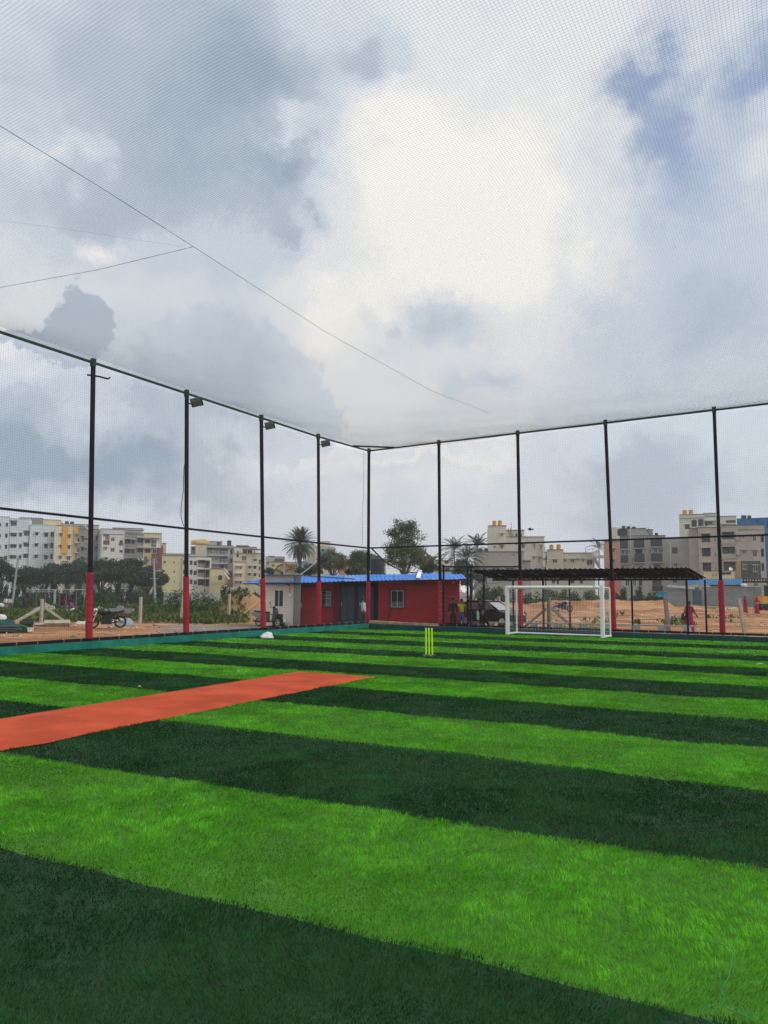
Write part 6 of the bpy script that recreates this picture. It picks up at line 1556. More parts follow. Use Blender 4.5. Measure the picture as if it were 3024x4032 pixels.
tree('bushy tree below the coconut palms', 1820, 110, 2195, 45, 2300, m_lfdark, m_barkd, 2200, .34, 20, .3)
tree('bushy tree behind the left end of the shelter', 1860, 118, 2240, 50, 2320, m_lfdark, m_barkd, 2000, .36, 20, .3)
tree('dark tree between the cream tower and the low cream building', 2150, 175, 2160, 10, 2250, m_lfdark, m_barkd, 700, .5, 10, .5)
# palms: fronds are parts that share one mesh
def frond_mesh(name, L_, droop, nl, ll, wl, ml, up=.35, fold=.5):
    Vs, n = [], 0
    V, Fq, T = [], [], []
    pts = []
    for i in range(13):
        u_ = i / 12; pts.append(np.array([L_ * (u_ - .12 * u_ ** 3 * droop), 0, L_ * (up * u_ - droop * u_ ** 2.2 * .62)]))
    for i in range(12):
        w_ = .035 * (1 - i / 13); a, b = pts[i], pts[i + 1]; k = len(V)
        V += [a + [0, -w_, 0], a + [0, w_, 0], b + [0, w_ * .9, 0], b + [0, -w_ * .9, 0]]; Fq.append([k, k + 1, k + 2, k + 3]); T += [[1.1, 1.0, .7]] * 4
    for i in range(nl):
        u_ = .16 + .84 * i / nl; j = min(int(u_ * 12), 11); p = lerp(pts[j], pts[j + 1], u_ * 12 - j); tang = pts[j + 1] - pts[j]; tang /= np.linalg.norm(tang)
        l_ = ll * (math.sin(math.pi * min(1, .18 + u_ * .82)) * .8 + .25)
        for sgn in (-1, 1):
            d = tang * .75 + np.array([0, sgn * .75, 0]) + np.array([0, 0, fold * (.3 - u_ * .6) + random.uniform(-.15, .15)]); d /= np.linalg.norm(d)
            s_ = np.cross(d, [0, 0, 1.0]); s_ /= np.linalg.norm(s_) + 1e-6; k = len(V); m1 = p + d * l_ * .55
            V += [p, m1 + s_ * wl, p + d * l_ - np.array([0, 0, .12 * l_]), m1 - s_ * wl]; Fq.append([k, k + 1, k + 2, k + 3]); c_ = random.uniform(.6, 1.25); T += [[c_, c_, c_ * .9]] * 4
    return np_mesh(name, np.array(V), np.array(Fq), ml, np.array(T))
def palm(label, px, D, ycen, nf, meshes, lo, hi, trunk_r, group='palms beyond the cabins', sk=0):
    b = gD(px, D); top = at(px, ycen, D)
    t_ = thing('palm_tree', label, 'palm tree', b, 0, group)
    mb = MB(); P = [lerp(b - np.array([0, 0, .3]), top, i / 8) + np.array([.12 * math.sin(i * .6 + sk), 0, 0]) for i in range(9)]
    mb.tube(P, [trunk_r * (1.15 - .25 * i / 8) * (1.06 if i % 2 else 1) for i in range(9)], 9); part('trunk', mb, m_bark, t_, True)
    for i in range(nf):
        me = meshes[i % len(meshes)]; el_ = lo + (hi - lo) * ((i + .5) / nf) ** .8
        o_ = link('frond', me, t_); o_.location = top - np.array(t_.location); o_.rotation_euler = (random.uniform(-.3, .3), -el_, i * 2.39996 + random.uniform(-.15, .15))
    return t_
dfm = [frond_mesh('date_frond', L_, .55, 48, .44, .024, m_lfpalm, .12) for L_ in (2.9, 3.25, 3.05)]
palm('big round headed date palm rising behind the blue roof', 1182, 126, 2142, 130, dfm, R(-82), R(88), .26)
cfm = [frond_mesh('coconut_frond', L_, 1.0, 34, .85, .035, m_lfcoco, .25) for L_ in (4.2, 4.6, 3.8)]
palm('coconut palm right of the gate side fence post', 1790, 176, 2172, 36, cfm, R(-35), R(80), .17)
palm('coconut palm close left of the cream tower', 1880, 180, 2158, 36, cfm, R(-35), R(80), .17, sk=2)
palm('small coconut palm with low drooping fronds right of the gate', 1840, 150, 2205, 28, cfm, R(-40), R(70), .15, sk=1)
palm('low coconut palm behind the tall open tree', 1698, 170, 2232, 26, cfm, R(-30), R(80), .15, sk=3)
palm('distant palm behind the outside stair frame', 2358, 215, 2166, 16, cfm, R(-30), R(80), .15, sk=4)
# loose weeds and grass tufts on the field
def weeds():
    n = 26000
    px = np.concatenate([rng.uniform(-60, 980, n), rng.uniform(1500, 2950, n // 4)]); D = np.concatenate([rng.uniform(47, 100, n) , rng.uniform(43.5, 70, n // 4)])
    x = EYE[0] + (px - 1512) / F_PX * D * _rh[0] + D * _fh[0]; y = EYE[1] + (px - 1512) / F_PX * D * _rh[1] + D * _fh[1]
    g = fbm(x, y, 4.5, 36) + .12; n1_ = fbm(x, y, 5, 31)
    keepL = (px < 1000) & (rng.random(len(px)) < sstep(.40, .62, g) * (1 - sstep(650, 1150, px) * .7) * sstep(46, 51, D + 8 * (n1_ - .5)))
    keepR = (px > 1400) & (vnoise(x, y, 1.6, 38) > .80) & (rng.random(len(px)) < .16)
    k = keepL | keepR; x, y = x[k], y[k]; m_ = len(x)
    z = ground_z(x, y); rep = 5
    x, y, z, s_ = np.repeat(x, rep), np.repeat(y, rep), np.repeat(z, rep), np.repeat(.6 + .8 * rng.random(m_), rep)
    h = s_ * rng.uniform(.12, .42, m_ * rep)
    P = np.stack([x + rng.normal(0, .13, m_ * rep), y + rng.normal(0, .13, m_ * rep), z + h * .5], -1)
    up = np.stack([rng.normal(0, .4, m_ * rep), rng.normal(0, .4, m_ * rep), np.ones(m_ * rep)], -1) * 1.6
    V, Fq = leaf_quads(P, h * 1.1, up, 0, .35)
    return np_mesh('weeds', V, Fq, leafmat('leaf_weed', (.070, .115, .030)), tints(m_ * rep, .5, 1.4, .5))
tag(link('weeds', weeds()), 'patches of green weeds growing over the red field', 'weeds', kind='stuff')
# ------------------------------------------------------------------ field clutter
m_cb = mat('concrete_block', (.30, .31, .32), .92, .12, 3, .4, 20)
cbm = [MB().box((0, 0, .1), (.46 * s_, .22, .20)).me('concrete_block', m_cb) for s_ in (1.0, .95, .6)]
qb = at(*K(1, 1500, 1470), 59.0); g0_ = float(ground_z(qb[0], qb[1])); cnt = 0
def cblock(X, row, yaw, me, dd=0.0):
    q_ = at(*K(1, X, 1470), 58 + dd); o_ = link('concrete_block', me); g_ = float(ground_z(q_[0], q_[1])); o_.location = (q_[0], q_[1], g0_ - .02 + row * .202); o_.rotation_euler = (0, 0, YAW + yaw)
    col_ = ['left end', 'second from the left', 'middle', 'second from the right', 'right end'][min(4, max(0, int((X - 1400) / 66)))]
    lab = 'single grey concrete block on top of the stack behind the motorcycle' if row == 4 else ('loose short grey block at the right foot of the block stack' if X > 1735 else ('short grey block on end at the right of the block stack' if X > 1725 else f"grey concrete block, {col_} of the {['lowest', 'second', 'third', 'fourth'][row]} course of the stack"))
    return tag(o_, lab, 'concrete block', 'stacked concrete blocks behind the motorcycle')
for row, (xa, xb) in enumerate([(1400, 1718), (1400, 1718), (1392, 1715), (1420, 1690), (1530, 1600)]):
    X = xa + (8 if row % 2 else 0); j = 0
    while X < xb:
        j += 1; me = cbm[(j + row) % 2]; cblock(X + 38, row, random.uniform(-.08, .08), me, .4 * (j % 2) * .1)
        X += 81
cblock(1740, 0, .6, cbm[2]); cblock(1728, 1, .1, cbm[2])
m_sackw = mat('white_sack', (.52, .47, .40), .85, .12, 6, .5, 14); m_sackb = mat('blue_white_sack', (.30, .37, .43), .7, .15, 5, .5, 14); m_clothr = mat('maroon_cloth', (.07, .022, .03), .9, .2, 8)
for X, Y, d, m_, lab, sd in [(1560, 1590, (.9, .6, .40), m_sackw, 'full cream sack lying behind the motorcycle wheel', 3), (1650, 1590, (.75, .5, .48), m_sackb, 'blue and white sack standing at the foot of the block stack', 6), (1600, 1555, (.9, .6, .55), m_sackw, 'cream sack behind the front cream sack', 8), (1640, 1500, (.5, .4, .2), m_clothr, 'maroon cloth thrown over the sacks', 10)]:
    q_ = at(*K(1, X, Y), 43.5 if Y > 1560 else 44.2); lump('sack' if m_ is not m_clothr else 'cloth', (q_[0], q_[1], float(ground_z(q_[0], q_[1])) - .03 + (.5 if m_ is m_clothr else 0)), d, m_, lab, 'sack' if m_ is not m_clothr else 'cloth', seed=sd, rz=YAW)
for X, Y, w_, lab, sd in [(1035, 1600, .5, 'left of two white stones by the first padded post', 61), (1095, 1598, .45, 'right of two white stones by the first padded post', 62)]:
    q_ = gp(*K(1, X, Y)); lump('white_stone', (q_[0], q_[1], float(ground_z(q_[0], q_[1]))), (w_, .3, .22), mat('white_stone', (.62, .58, .52), .9, .1, 6, .4, 14), lab, 'stone', seed=sd)
# rubble and plastic heaps
def heap(label, k, X, Y, D, w_, h_, m_, n, seed, name='rubble_heap', cat='rubble'):
    q_ = at(*K(k, X, Y), D); g_ = float(ground_z(q_[0], q_[1])); rs_ = np.random.default_rng(seed); mb = MB()
    for i in range(n):
        a, r_ = rs_.uniform(0, 6.28), math.sqrt(rs_.random()); z = h_ * (1 - r_) * rs_.uniform(.5, 1.05); s_ = w_ * rs_.uniform(.03, .09)
        p_ = q_[:2] + _rh * (math.cos(a) * r_ * w_ / 2) + _fh * (math.sin(a) * r_ * w_ / 2.5)
        mb.box((p_[0], p_[1], g_ + z), (s_ * 1.6, s_, s_ * .8), rs_.uniform(0, 3), rs_.uniform(-.6, .6), rs_.uniform(-.6, .6))
    return solo(name, mb, m_, label, cat, kind='stuff')
heap('grey rubble heap behind the braced concrete post', 1, 590, 1350, 74, 3.4, 1.0, mat('rubble_grey', (.34, .33, .29), .95, .3, 3, .3), 260, 5)
heap('white plastic waste spread in the weeds before the first padded post', 1, 980, 1330, 76, 2.6, .6, m_bag, 70, 6, 'plastic_waste', 'waste')
heap('scattered pale stones on the field right of the goal', 6, 160, 1500, 55, 1.5, .2, mat('pale_rubble', (.50, .42, .34), .95, .2, 3), 60, 7)
heap('pale debris along the foot of the block wall', 7, 1160, 1390, 92, 3.0, .35, mat('pale_rubble', (.5, .42, .34)), 80, 8)
heap('white and grey waste at the left picture edge', 1, 5, 1340, 98, 3.0, .9, m_bag, 80, 9, 'plastic_waste', 'waste')
heap('grey rubble strip behind the woman in magenta', 7, 450, 1495, 60, 1.8, .3, MATS['rubble_grey'], 70, 10)
# roll of turf, net heap and pipes at the left edge
q_ = at(*K(1, 10, 1620), 35.5); gq = float(ground_z(q_[0], q_[1]))
m_tealn = mat('teal_net_heap', (.012, .075, .066), .9, .3, 6, .7, 30)
b_ = lump('net_heap', (q_[0] - .2, q_[1], gq), (1.5, 1.0, .62), m_tealn, 'heaped dark teal netting on the soil at the left edge', 'netting', seed=12, rz=YAW)
q2 = at(*K(1, 300, 1600), 36.5)
tr_ = thing('turf_roll', 'rolled green turf with a black underside beside the teal netting', 'turf roll', (q2[0], q2[1], gq), YAW)
mb = MB()
mb.extrude([(-.40, .0), (.34, .0), (.36, .04), (.30, .22), (-.1, .33), (-.40, .36)], -.3, .3, lambda u_, v_, w_: (u_, w_, v_)); part('turf_fold', mb, mat('turf_roll_green', (.02, .10, .03), .9, .25, 9, .6, 40), tr_)
part('turf_backing', MB().tube([(-.25, .3, .36), (.30, .3, .34)], .14, 12), mat('black_backing', (.03, .03, .032), .8, .2, 6), tr_)
part('torn_edge', MB().box((.365, -.02, .10), (.02, .62, .2), 0, 0, R(-12)), mat('pale_backing', (.50, .45, .38), .9, .1, 8), tr_)
for i, (Y0, Y1, X1) in enumerate([(1625, 1618, 262), (1645, 1632, 285), (1662, 1650, 240)]):
    A, B = at(*K(1, -120, Y0 + 14), 35), at(*K(1, X1, Y1), 35.2); mb = MB(); A[2] = B[2] = gq + .28 - .10 * i; mb.tube([A, lerp(A, B, .5) + np.array([0, 0, .03]), B], .055, 8)
    solo('plastic_pipe', mb, mat('grey_blue_pipe', (.06, .075, .09), .5, .15, 3), ['upper dark pipe lying before the teal netting', 'middle dark pipe lying before the teal netting', 'lowest dark pipe lying before the teal netting'][i], 'pipe')
q_ = at(*K(1, 20, 1500), 38); lump('white_sheet_heap', (q_[0], q_[1], gq + .50), (.5, .3, .24), m_bag, 'white plastic sheet on top of the teal netting heap', 'sheet', seed=15, rz=YAW)
# leaning utility poles
m_pole = mat('cement_pole', (.36, .37, .36), .85, .12, 1)
def upole(label, k, X0, Y0, X1, Y1, D, arms=True, r=.15):
    b = gD(K(k, X1, Y1)[0], D); tp = at(*K(k, X0, Y0), D); t_ = thing('utility_pole', label, 'utility pole', b, 0, 'utility poles')
    part('pole_shaft', MB().tube([b - np.array([0, 0, .4]), tp], [r * 1.2, r * .8], 8), m_pole, t_, True)
    if arms:
        for f_ in (.06, .40): c = lerp(tp, b, f_); mb = MB(); mb.tube([c - np.append(_rh * .55, 0), c + np.append(_rh * .55, 0)], .05, 4, True, True); part('cross_arm', mb, m_pole, t_, True)
    return t_
upole('leaning pale utility pole before the white block at the left', 1, 240, 690, 165, 1240, 118)
upole('leaning pale utility pole before the maroon corner', 2, 516, 730, 545, 1170, 108)
upole('thin pale utility pole before the gabled olive house', 3, 727, 700, 722, 940, 140, False)
# field post fence at the far left
ff = thing('scrap_fence', 'sagging fence of thin poles and rails far off on the left field', 'fence', at(*K(1, 700, 1200), 96))
for X in (400, 480, 600, 720, 780, 870, 1000, 1100):
    b = gD(K(1, X, 1)[0], 96); t2 = at(K(1, X, 1)[0], K(1, 1, 1135 + (X * 7 % 23))[1], 96); part('fence_pole', MB().tube([b, t2], .07 if X != 720 else .16, 5), m_pole if X == 720 else m_bark, ff, True)
for Y, X0, X1 in ((1138, 350, 1160), (1165, 340, 720)): part('fence_rail', MB().tube([at(*K(1, X0, Y), 96), at(*K(1, X1, Y - 3), 96)], .06, 5), m_pole, ff, True)
mb = MB(); q_ = at(*K(1, 940, 1220), 95.5); mb.box((q_[0], q_[1], q_[2] - 1.0), (.34, .05, .6), YAW); mb.box((q_[0] + .2, q_[1] + .1, q_[2] - 1.15), (.2, .05, .5), YAW); solo('hanging_cloth', mb, mat('pink_cloth', (.30, .09, .24), .8, .2, 2), 'pink and purple cloth hung on the far scrap fence', 'cloth')
# blue tub on the right
q_ = at(*K(6, 1172, 1230), 98); tb = thing('blue_tub', 'pale blue tank on its side among the bushes', 'tub', (q_[0], q_[1], q_[2] + .05), YAW)
m_tub = mat('tub_blue', (.03, .24, .46), .5, .12, 2)
part('tub_body', MB().box((0, 0, .22), (1.2, .7, .42)), m_tub, tb); part('tub_rim', MB().box((0, 0, .46), (1.3, .8, .06)), m_tub, tb); part('tub_band', MB().box((.1, -.36, .22), (.08, .03, .42)), mat('tub_dark', (.015, .10, .22), .6, .1, 2), tb)
# satellite dish and whitewashed wall glimpsed beside the red cabin
q_ = at(*K(5, 68, 1135), 60)
sd_ = thing('satellite_dish', 'small white satellite dish beyond the red cabin end', 'satellite dish', q_, YAW)
part('dish', MB().lathe((0, 0, 0), [(.03, 0), (.20, .05), (.29, .13)], 14, rot=Matrix.Rotation(R(65), 3, 'X') @ Matrix.Rotation(R(35), 3, 'Y')), m_white, sd_); part('dish_mast', MB().tube([(0, .05, -1.9), (0, .05, 0)], .03, 6), m_alu, sd_)
gw = Fac(K(5, 80, 1)[0], 66, 0); ws = thing('low_white_wall', 'low whitewashed wall beyond the red cabin end', 'wall', (*gw.o, gw.z0))
mb = MB(); gw.box(mb, *gw.rect(5, -60, 1165, 150, 1290), 0, .2); part('wall_face', mb, m_slab, ws, True)
# ------------------------------------------------------------------ vehicles
m_tyre = mat('tyre_rubber', (.016, .016, .017), .85, .15, 8); m_chrome = mat('chrome', (.55, .55, .55), .2, .05, 5, metal=.9); m_blkp = mat('black_paint', (.012, .012, .014), .25, .1, 3, spec=.6)
m_seat = mat('black_seat', (.018, .017, .017), .7, .1, 8); m_lampg = mat('headlamp_glass', (.50, .52, .50), .1, .05, 5, spec=.8)
def wheel(root, x, r, w_, m_rim, spokes=10):
    prof = [(r - .075, -w_ * .45), (r - .02, -w_ * .5), (r, -w_ * .2), (r, w_ * .2), (r - .02, w_ * .5), (r - .075, w_ * .45), (r - .075, -w_ * .45)]
    b0 = MB(); b0.lathe((x, 0, r), prof, 24, 'Y'); b0.f = b0.f[:-2]
    wh = part('wheel', b0, m_tyre, root, smooth=False)
    rm = MB(); rm.lathe((x, 0, r), [(r - .095, -w_ * .35), (r - .072, -w_ * .42), (r - .072, w_ * .42), (r - .095, w_ * .35), (r - .095, -w_ * .35)], 24, 'Y'); rm.f = rm.f[:-2]
    rm.lathe((x, 0, r), [(.05, -w_ * .5), (.05, w_ * .5)], 12, 'Y')
    for i in range(spokes):
        a = 2 * math.pi * i / spokes; rm.tube([(x + .04 * math.cos(a), w_ * .3 * (-1) ** i, r + .04 * math.sin(a)), (x + (r - .085) * math.cos(a + .1), 0, r + (r - .085) * math.sin(a + .1))], .008 if spokes > 8 else .022, 4)
    part('wheel_rim', rm, m_rim, wh)
    return wh
def motorcycle(label, loc, rz, body, group='motorcycles'):
    t_ = thing('motorcycle', label, 'motorcycle', loc, rz, group)
    wheel(t_, .70, .315, .12, m_grey, 18); wheel(t_, -.66, .315, .15, m_grey, 18)
    tkb = MB().ball((.16, 0, .84), .225, 12, 8, (1.5, .75, .85)); part('fuel_tank', tkb, body, t_, smooth=True)
    tb_ = MB().ball((.20, -.135, .86), .05, 10, 6, (1.2, .3, 1)); tb_.ball((.20, .135, .86), .05, 10, 6, (1.2, .3, 1)); part('tank_badge', tb_, m_chrome, t_, smooth=True, kind='stuff')
    s_ = MB(); s_.extrude([(-.12, .76), (-.10, .84), (-.32, .85), (-.55, .87), (-.82, .93), (-.86, .88), (-.58, .76), (-.30, .75)], -.13, .13, lambda u_, v_, w_: (u_, w_, v_)); part('seat', s_, m_seat, t_)
    e_ = MB().box((.04, 0, .38), (.50, .30, .34)); e_.tube([(.12, 0, .5), (.16, 0, .72)], [.12, .10], 12)
    for i in range(6): e_.lathe((.13 + i * .004, 0, .54 + i * .03), [(.15, 0), (.15, .012)], 14)
    e_.box((-.12, 0, .60), (.5, .24, .3)); part('engine', e_, m_blkp, t_)
    fk = MB()
    for y in (-.09, .09): fk.tube([(.70, y, .315), (.48, y, .98)], .026, 8)
    part('front_fork', fk, m_chrome, t_, kind='stuff')
    hb = MB().tube([(.30, -.36, 1.06), (.38, -.30, 1.10), (.46, -.10, 1.03), (.46, .10, 1.03), (.38, .30, 1.10), (.30, .36, 1.06)], .014, 6); h_ = part('handlebar', hb, m_chrome, t_)
    for y in (-.30, .30):
        mr = MB().tube([(.38, y, 1.10), (.36, y * 1.15, 1.26)], .008, 5); mr.ball((.36, y * 1.18, 1.29), .055, 10, 6, (.3, 1.1, .8)); part('mirror', mr, m_blkp, h_)
    hl = MB().ball((.56, 0, .93), .115, 14, 8, (.8, 1, 1)); hp_ = part('headlight', hl, m_chrome, t_, smooth=True); part('headlight_glass', MB().lathe((.63, 0, .93), [(.10, 0), (.09, .03), (.03, .045)], 14, 'X'), m_lampg, hp_)
    for x0, a0_, a1_ in ((.70, 20, 150), (-.66, 10, 165)):
        fm = MB(); pr = []
        for i in range(11):
            a = R(a0_ + (a1_ - a0_) * i / 10); pr.append((x0 + .375 * math.cos(a), .315 + .375 * math.sin(a)))
        for i in range(10): fm.frame((pr[i][0], -.075, pr[i][1]), (pr[i + 1][0] - pr[i][0], 0, pr[i + 1][1] - pr[i][1]), (0, .15, 0), (0, 0, .012))
        part('mudguard', fm, body, t_)
    ex = MB().tube([(.16, -.14, .42), (.05, -.18, .28), (-.25, -.19, .27), (-.80, -.19, .34)], [.025, .028, .045, .05], 10); part('exhaust', ex, m_chrome, t_)
    fr_ = MB()
    for y in (-.12, .12): fr_.tube([(-.20, y, .45), (-.66, y, .315)], .025, 6); fr_.tube([(-.45, y, .76), (-.62, y, .36)], .03, 8)
    fr_.tube([(.44, 0, .92), (.30, 0, .35), (-.20, 0, .32), (-.25, 0, .75), (.40, 0, .82)], .022, 6); part('bike_frame', fr_, m_blkp, t_)
    part('tail_light', MB().box((-.90, 0, .74), (.06, .12, .08)), mat('red_lens', (.35, .01, .01), .3, .1, 5), t_); part('side_panel', MB().box((-.20, 0, .62), (.34, .28, .26)), body, t_)
    part('number_plate', MB().box((.66, 0, .70), (.012, .26, .07)), m_white, t_); st_ = MB().tube([(-.05, -.10, .30), (-.12, -.34, .0)], .014, 5); part('side_stand', st_, m_blkp, t_)
    return t_
q_ = at(*K(1, 1395, 1635), 40.5); motorcycle('black motorcycle with a chrome headlight parked behind the first padded post', (q_[0], q_[1], float(ground_z(q_[0], q_[1])) + .0), YAW + math.pi + R(28), m_blkp)
q_ = gp(*K(5, 1385, 1425)); motorcycle('dark motorcycle parked far off seen through the goal net', (q_[0], q_[1], float(ground_z(q_[0], q_[1]))), YAW + math.pi - R(215), mat('dark_blue_paint', (.02, .022, .05), .3, .1, 3))
# scooter
q_ = at(*K(3, 520, 1580), 42.2)
sc = thing('scooter', 'grey and black scooter parked before the beige office', 'scooter', (q_[0], q_[1], CZ), YAW + R(-24))
m_sg = mat('scooter_grey', (.20, .21, .215), .35, .1, 3, spec=.5)
wheel(sc, .60, .235, .10, m_alu, 6); wheel(sc, -.60, .235, .11, m_alu, 6)
s_ = MB(); s_.extrude([(.40, .30), (.47, .34), (.52, .70), (.44, .98), (.36, .98), (.38, .62), (.30, .34)], -.20, .20, lambda u_, v_, w_: (u_, w_ * (1 - .25 * max(0, v_ - .6)), v_)); part('front_shield', s_, m_grey, sc)
s_ = MB(); s_.extrude([(.36, .24), (.36, .31), (-.12, .31), (-.12, .24)], -.17, .17, lambda u_, v_, w_: (u_, w_, v_)); part('footboard', s_, m_blkp, sc)
s_ = MB(); s_.extrude([(-.05, .28), (-.02, .68), (-.40, .73), (-.88, .76), (-.92, .66), (-.72, .46), (-.40, .40), (-.30, .28)], -.19, .19, lambda u_, v_, w_: (u_, w_, v_)); part('rear_body', s_, m_sg, sc)
s_ = MB(); s_.extrude([(.02, .70), (.0, .78), (-.40, .80), (-.80, .86), (-.84, .78), (-.40, .74)], -.15, .15, lambda u_, v_, w_: (u_, w_, v_)); part('seat', s_, m_seat, sc)
fm = MB()
for i in range(8):
    a, b2 = R(15 + 19 * i), R(15 + 19 * (i + 1)); fm.frame((.60 + .28 * math.cos(a), -.075, .235 + .28 * math.sin(a)), (.28 * (math.cos(b2) - math.cos(a)), 0, .28 * (math.sin(b2) - math.sin(a))), (0, .15, 0), (0, 0, .012))
part('mudguard', fm, m_blkp, sc)
hb = MB().tube([(.26, -.33, 1.05), (.36, -.12, 1.03), (.36, .12, 1.03), (.26, .33, 1.05)], .016, 6); hb.box((.40, 0, 1.02), (.16, .22, .12)); h_ = part('handlebar', hb, m_blkp, sc)
for y in (-.26, .26): mr = MB().tube([(.30, y, 1.05), (.28, y * 1.2, 1.24)], .008, 5); mr.ball((.28, y * 1.22, 1.28), .065, 10, 6, (.3, 1, .8)); part('mirror', mr, m_blkp, h_)
part('headlight', MB().ball((.49, 0, 1.02), .075, 12, 7, (.5, 1.2, .8)), m_lampg, sc, smooth=True); part('fork', MB().tube([(.60, .07, .235), (.46, .07, .62)], .022, 6), m_alu, sc); part('exhaust', MB().tube([(-.25, -.16, .25), (-.85, -.20, .30)], .05, 10), m_blkp, sc)
part('tail_light', MB().box((-.92, 0, .70), (.04, .22, .07)), MATS['red_lens'], sc); part('grab_rail', MB().tube([(-.55, -.15, .82), (-.88, -.12, .92), (-.88, .12, .92), (-.55, .15, .82)], .014, 6), m_alu, sc)
# car
q_ = at(*K(5, 455, 1620), 45.8)
ca_ = thing('parked_car', 'dark grey hatchback car parked beyond the gate with a pale windscreen', 'car', (q_[0], q_[1], float(ground_z(q_[0], q_[1]))), YAW - R(42))
m_car = mat('dark_car_paint', (.022, .024, .028), .38, .1, 2, spec=.35); m_cg = mat('car_glass', (.10, .11, .115), .08, .1, 2, spec=.8); m_ws = mat('pale_sunscreen', (.40, .39, .40), .3, .15, 4, spec=.6)
def loft(secs, mf=None):
    mb = MB(); n = len(secs[0][1])
    for x, pr in secs:
        for (y, z) in pr: mb.v.append((x, y, z))
    for i in range(len(secs) - 1):
        for k in range(n - 1): mb.f.append((i * n + k, i * n + k + 1, (i + 1) * n + k + 1, (i + 1) * n + k))
    mb.f.append(tuple(range(n))); mb.f.append(tuple((len(secs) - 1) * n + k for k in reversed(range(n)))); return mb
def sec(x, hw, zb_, zs, zt): return (x, [(-hw * .9, zb_), (-hw, zb_ + .15), (-hw, zs), (-hw * .93, zt - .03), (-hw * .75, zt), (0, zt + .015), (hw * .75, zt), (hw * .93, zt - .03), (hw, zs), (hw, zb_ + .15), (hw * .9, zb_)])
part('car_body', loft([sec(1.95, .55, .35, .55, .62), sec(1.88, .74, .22, .58, .70), sec(1.5, .82, .20, .66, .80), sec(.95, .83, .20, .74, .93), sec(.3, .83, .20, .76, .95), (sec(-1.2, .83, .20, .80, .97)), sec(-1.65, .80, .24, .80, .96), sec(-1.82, .72, .32, .75, .88)]), m_car, ca_)
part('car_roof', loft([sec(.12, .60, 1.30, 1.36, 1.42), sec(-.3, .62, 1.34, 1.40, 1.475), sec(-1.0, .61, 1.34, 1.40, 1.47), sec(-1.45, .57, 1.28, 1.34, 1.40)]), m_car, ca_)
mb = MB(); mb.quad((.93, -.68, .95), (.93, .68, .95), (.14, .57, 1.375), (.14, -.57, 1.375)); mb.quad((.91, -.68, .93), (.12, -.57, 1.355), (.12, .57, 1.355), (.91, .68, .93)); part('windscreen', mb, m_ws, ca_)
for s_ in (-1, 1):
    mb = MB(); mb.quad((.80, s_ * .80, .94), (-1.35, s_ * .80, .97), (-1.30, s_ * .60, 1.37), (.10, s_ * .60, 1.37)); mb.quad((.80, s_ * .78, .94), (.10, s_ * .58, 1.37), (-1.30, s_ * .58, 1.37), (-1.35, s_ * .78, .97)); part('side_window', mb, m_cg, ca_)
    mb = MB(); mb.tube([(.92, s_ * .74, .95), (.13, s_ * .60, 1.40)], .035, 5); mb.tube([(-.45, s_ * .80, .96), (-.45, s_ * .61, 1.38)], .035, 5); mb.tube([(-1.7, s_ * .74, .95), (-1.42, s_ * .58, 1.36)], .06, 5); part('door_pillar', mb, m_car, ca_, kind='stuff')
    part('wing_mirror', MB().ball((.62, s_ * .93, 1.0), .09, 10, 6, (.6, 1, .8)), m_car, ca_); part('headlight', MB().ball((1.80, s_ * .55, .66), .13, 10, 6, (.8, 1.2, .6)), m_lampg, ca_)
    for x in (1.25, -1.25):
        tmp = MB(); r = .30; tmp.lathe((x, s_ * .76, r), [(.2, -.09), (r - .02, -.1), (r, -.06), (r, .06), (r - .02, .1), (.2, .09)], 22, 'Y'); wh = part('wheel', tmp, m_tyre, ca_); tmp = MB(); tmp.lathe((x, s_ * .82, r), [(.19, -.05), (.19, .05)], 16, 'Y'); part('wheel_rim', tmp, m_alu, wh)
mb = MB(); mb.quad((-1.66, -.62, .97), (-1.46, -.52, 1.36), (-1.46, .52, 1.36), (-1.66, .62, .97)); mb.quad((-1.64, -.62, .97), (-1.64, .62, .97), (-1.44, .52, 1.36), (-1.44, -.52, 1.36)); part('rear_window', mb, m_cg, ca_)
mb = MB()
for i in range(4): mb.box((1.93, 0, .44 + i * .055), (.04, .8 - .05 * i, .02))
part('grille', mb, m_chrome, ca_, kind='stuff')
part('bonnet_crease', MB().tube([(1.5, -.4, .815), (.98, -.45, .945)], .012, 5), m_car, ca_); part('bonnet_crease', MB().tube([(1.5, .4, .815), (.98, .45, .945)], .012, 5), m_car, ca_)
q_ = at(*K(5, 445, 1350), 45.6); mb = MB(); mb.box((q_[0], q_[1], q_[2] + .05), (.46, .3, .12), YAW); mb.box((q_[0], q_[1], q_[2] + .16), (.40, .26, .05), YAW + .1); solo('white_box', mb, m_white, 'white box resting on the dark car roof', 'box')
q_ = at(*K(5, 250, 1600), 42.0)
for i, (X, d, lab) in enumerate([(235, (1.0, .6, .48), 'black bag slumped on the ground before the dark car'), (150, (.9, .5, .28), 'flat black sheet piled beside the gate post')]):
    q_ = at(*K(5, X, 1620), 41.3); lump('black_bag', (q_[0], q_[1], float(ground_z(q_[0], q_[1]))), d, mat('black_bag', (.018, .019, .021), .5, .2, 8, .5, 14), lab, 'bag', seed=70 + i, rz=YAW)
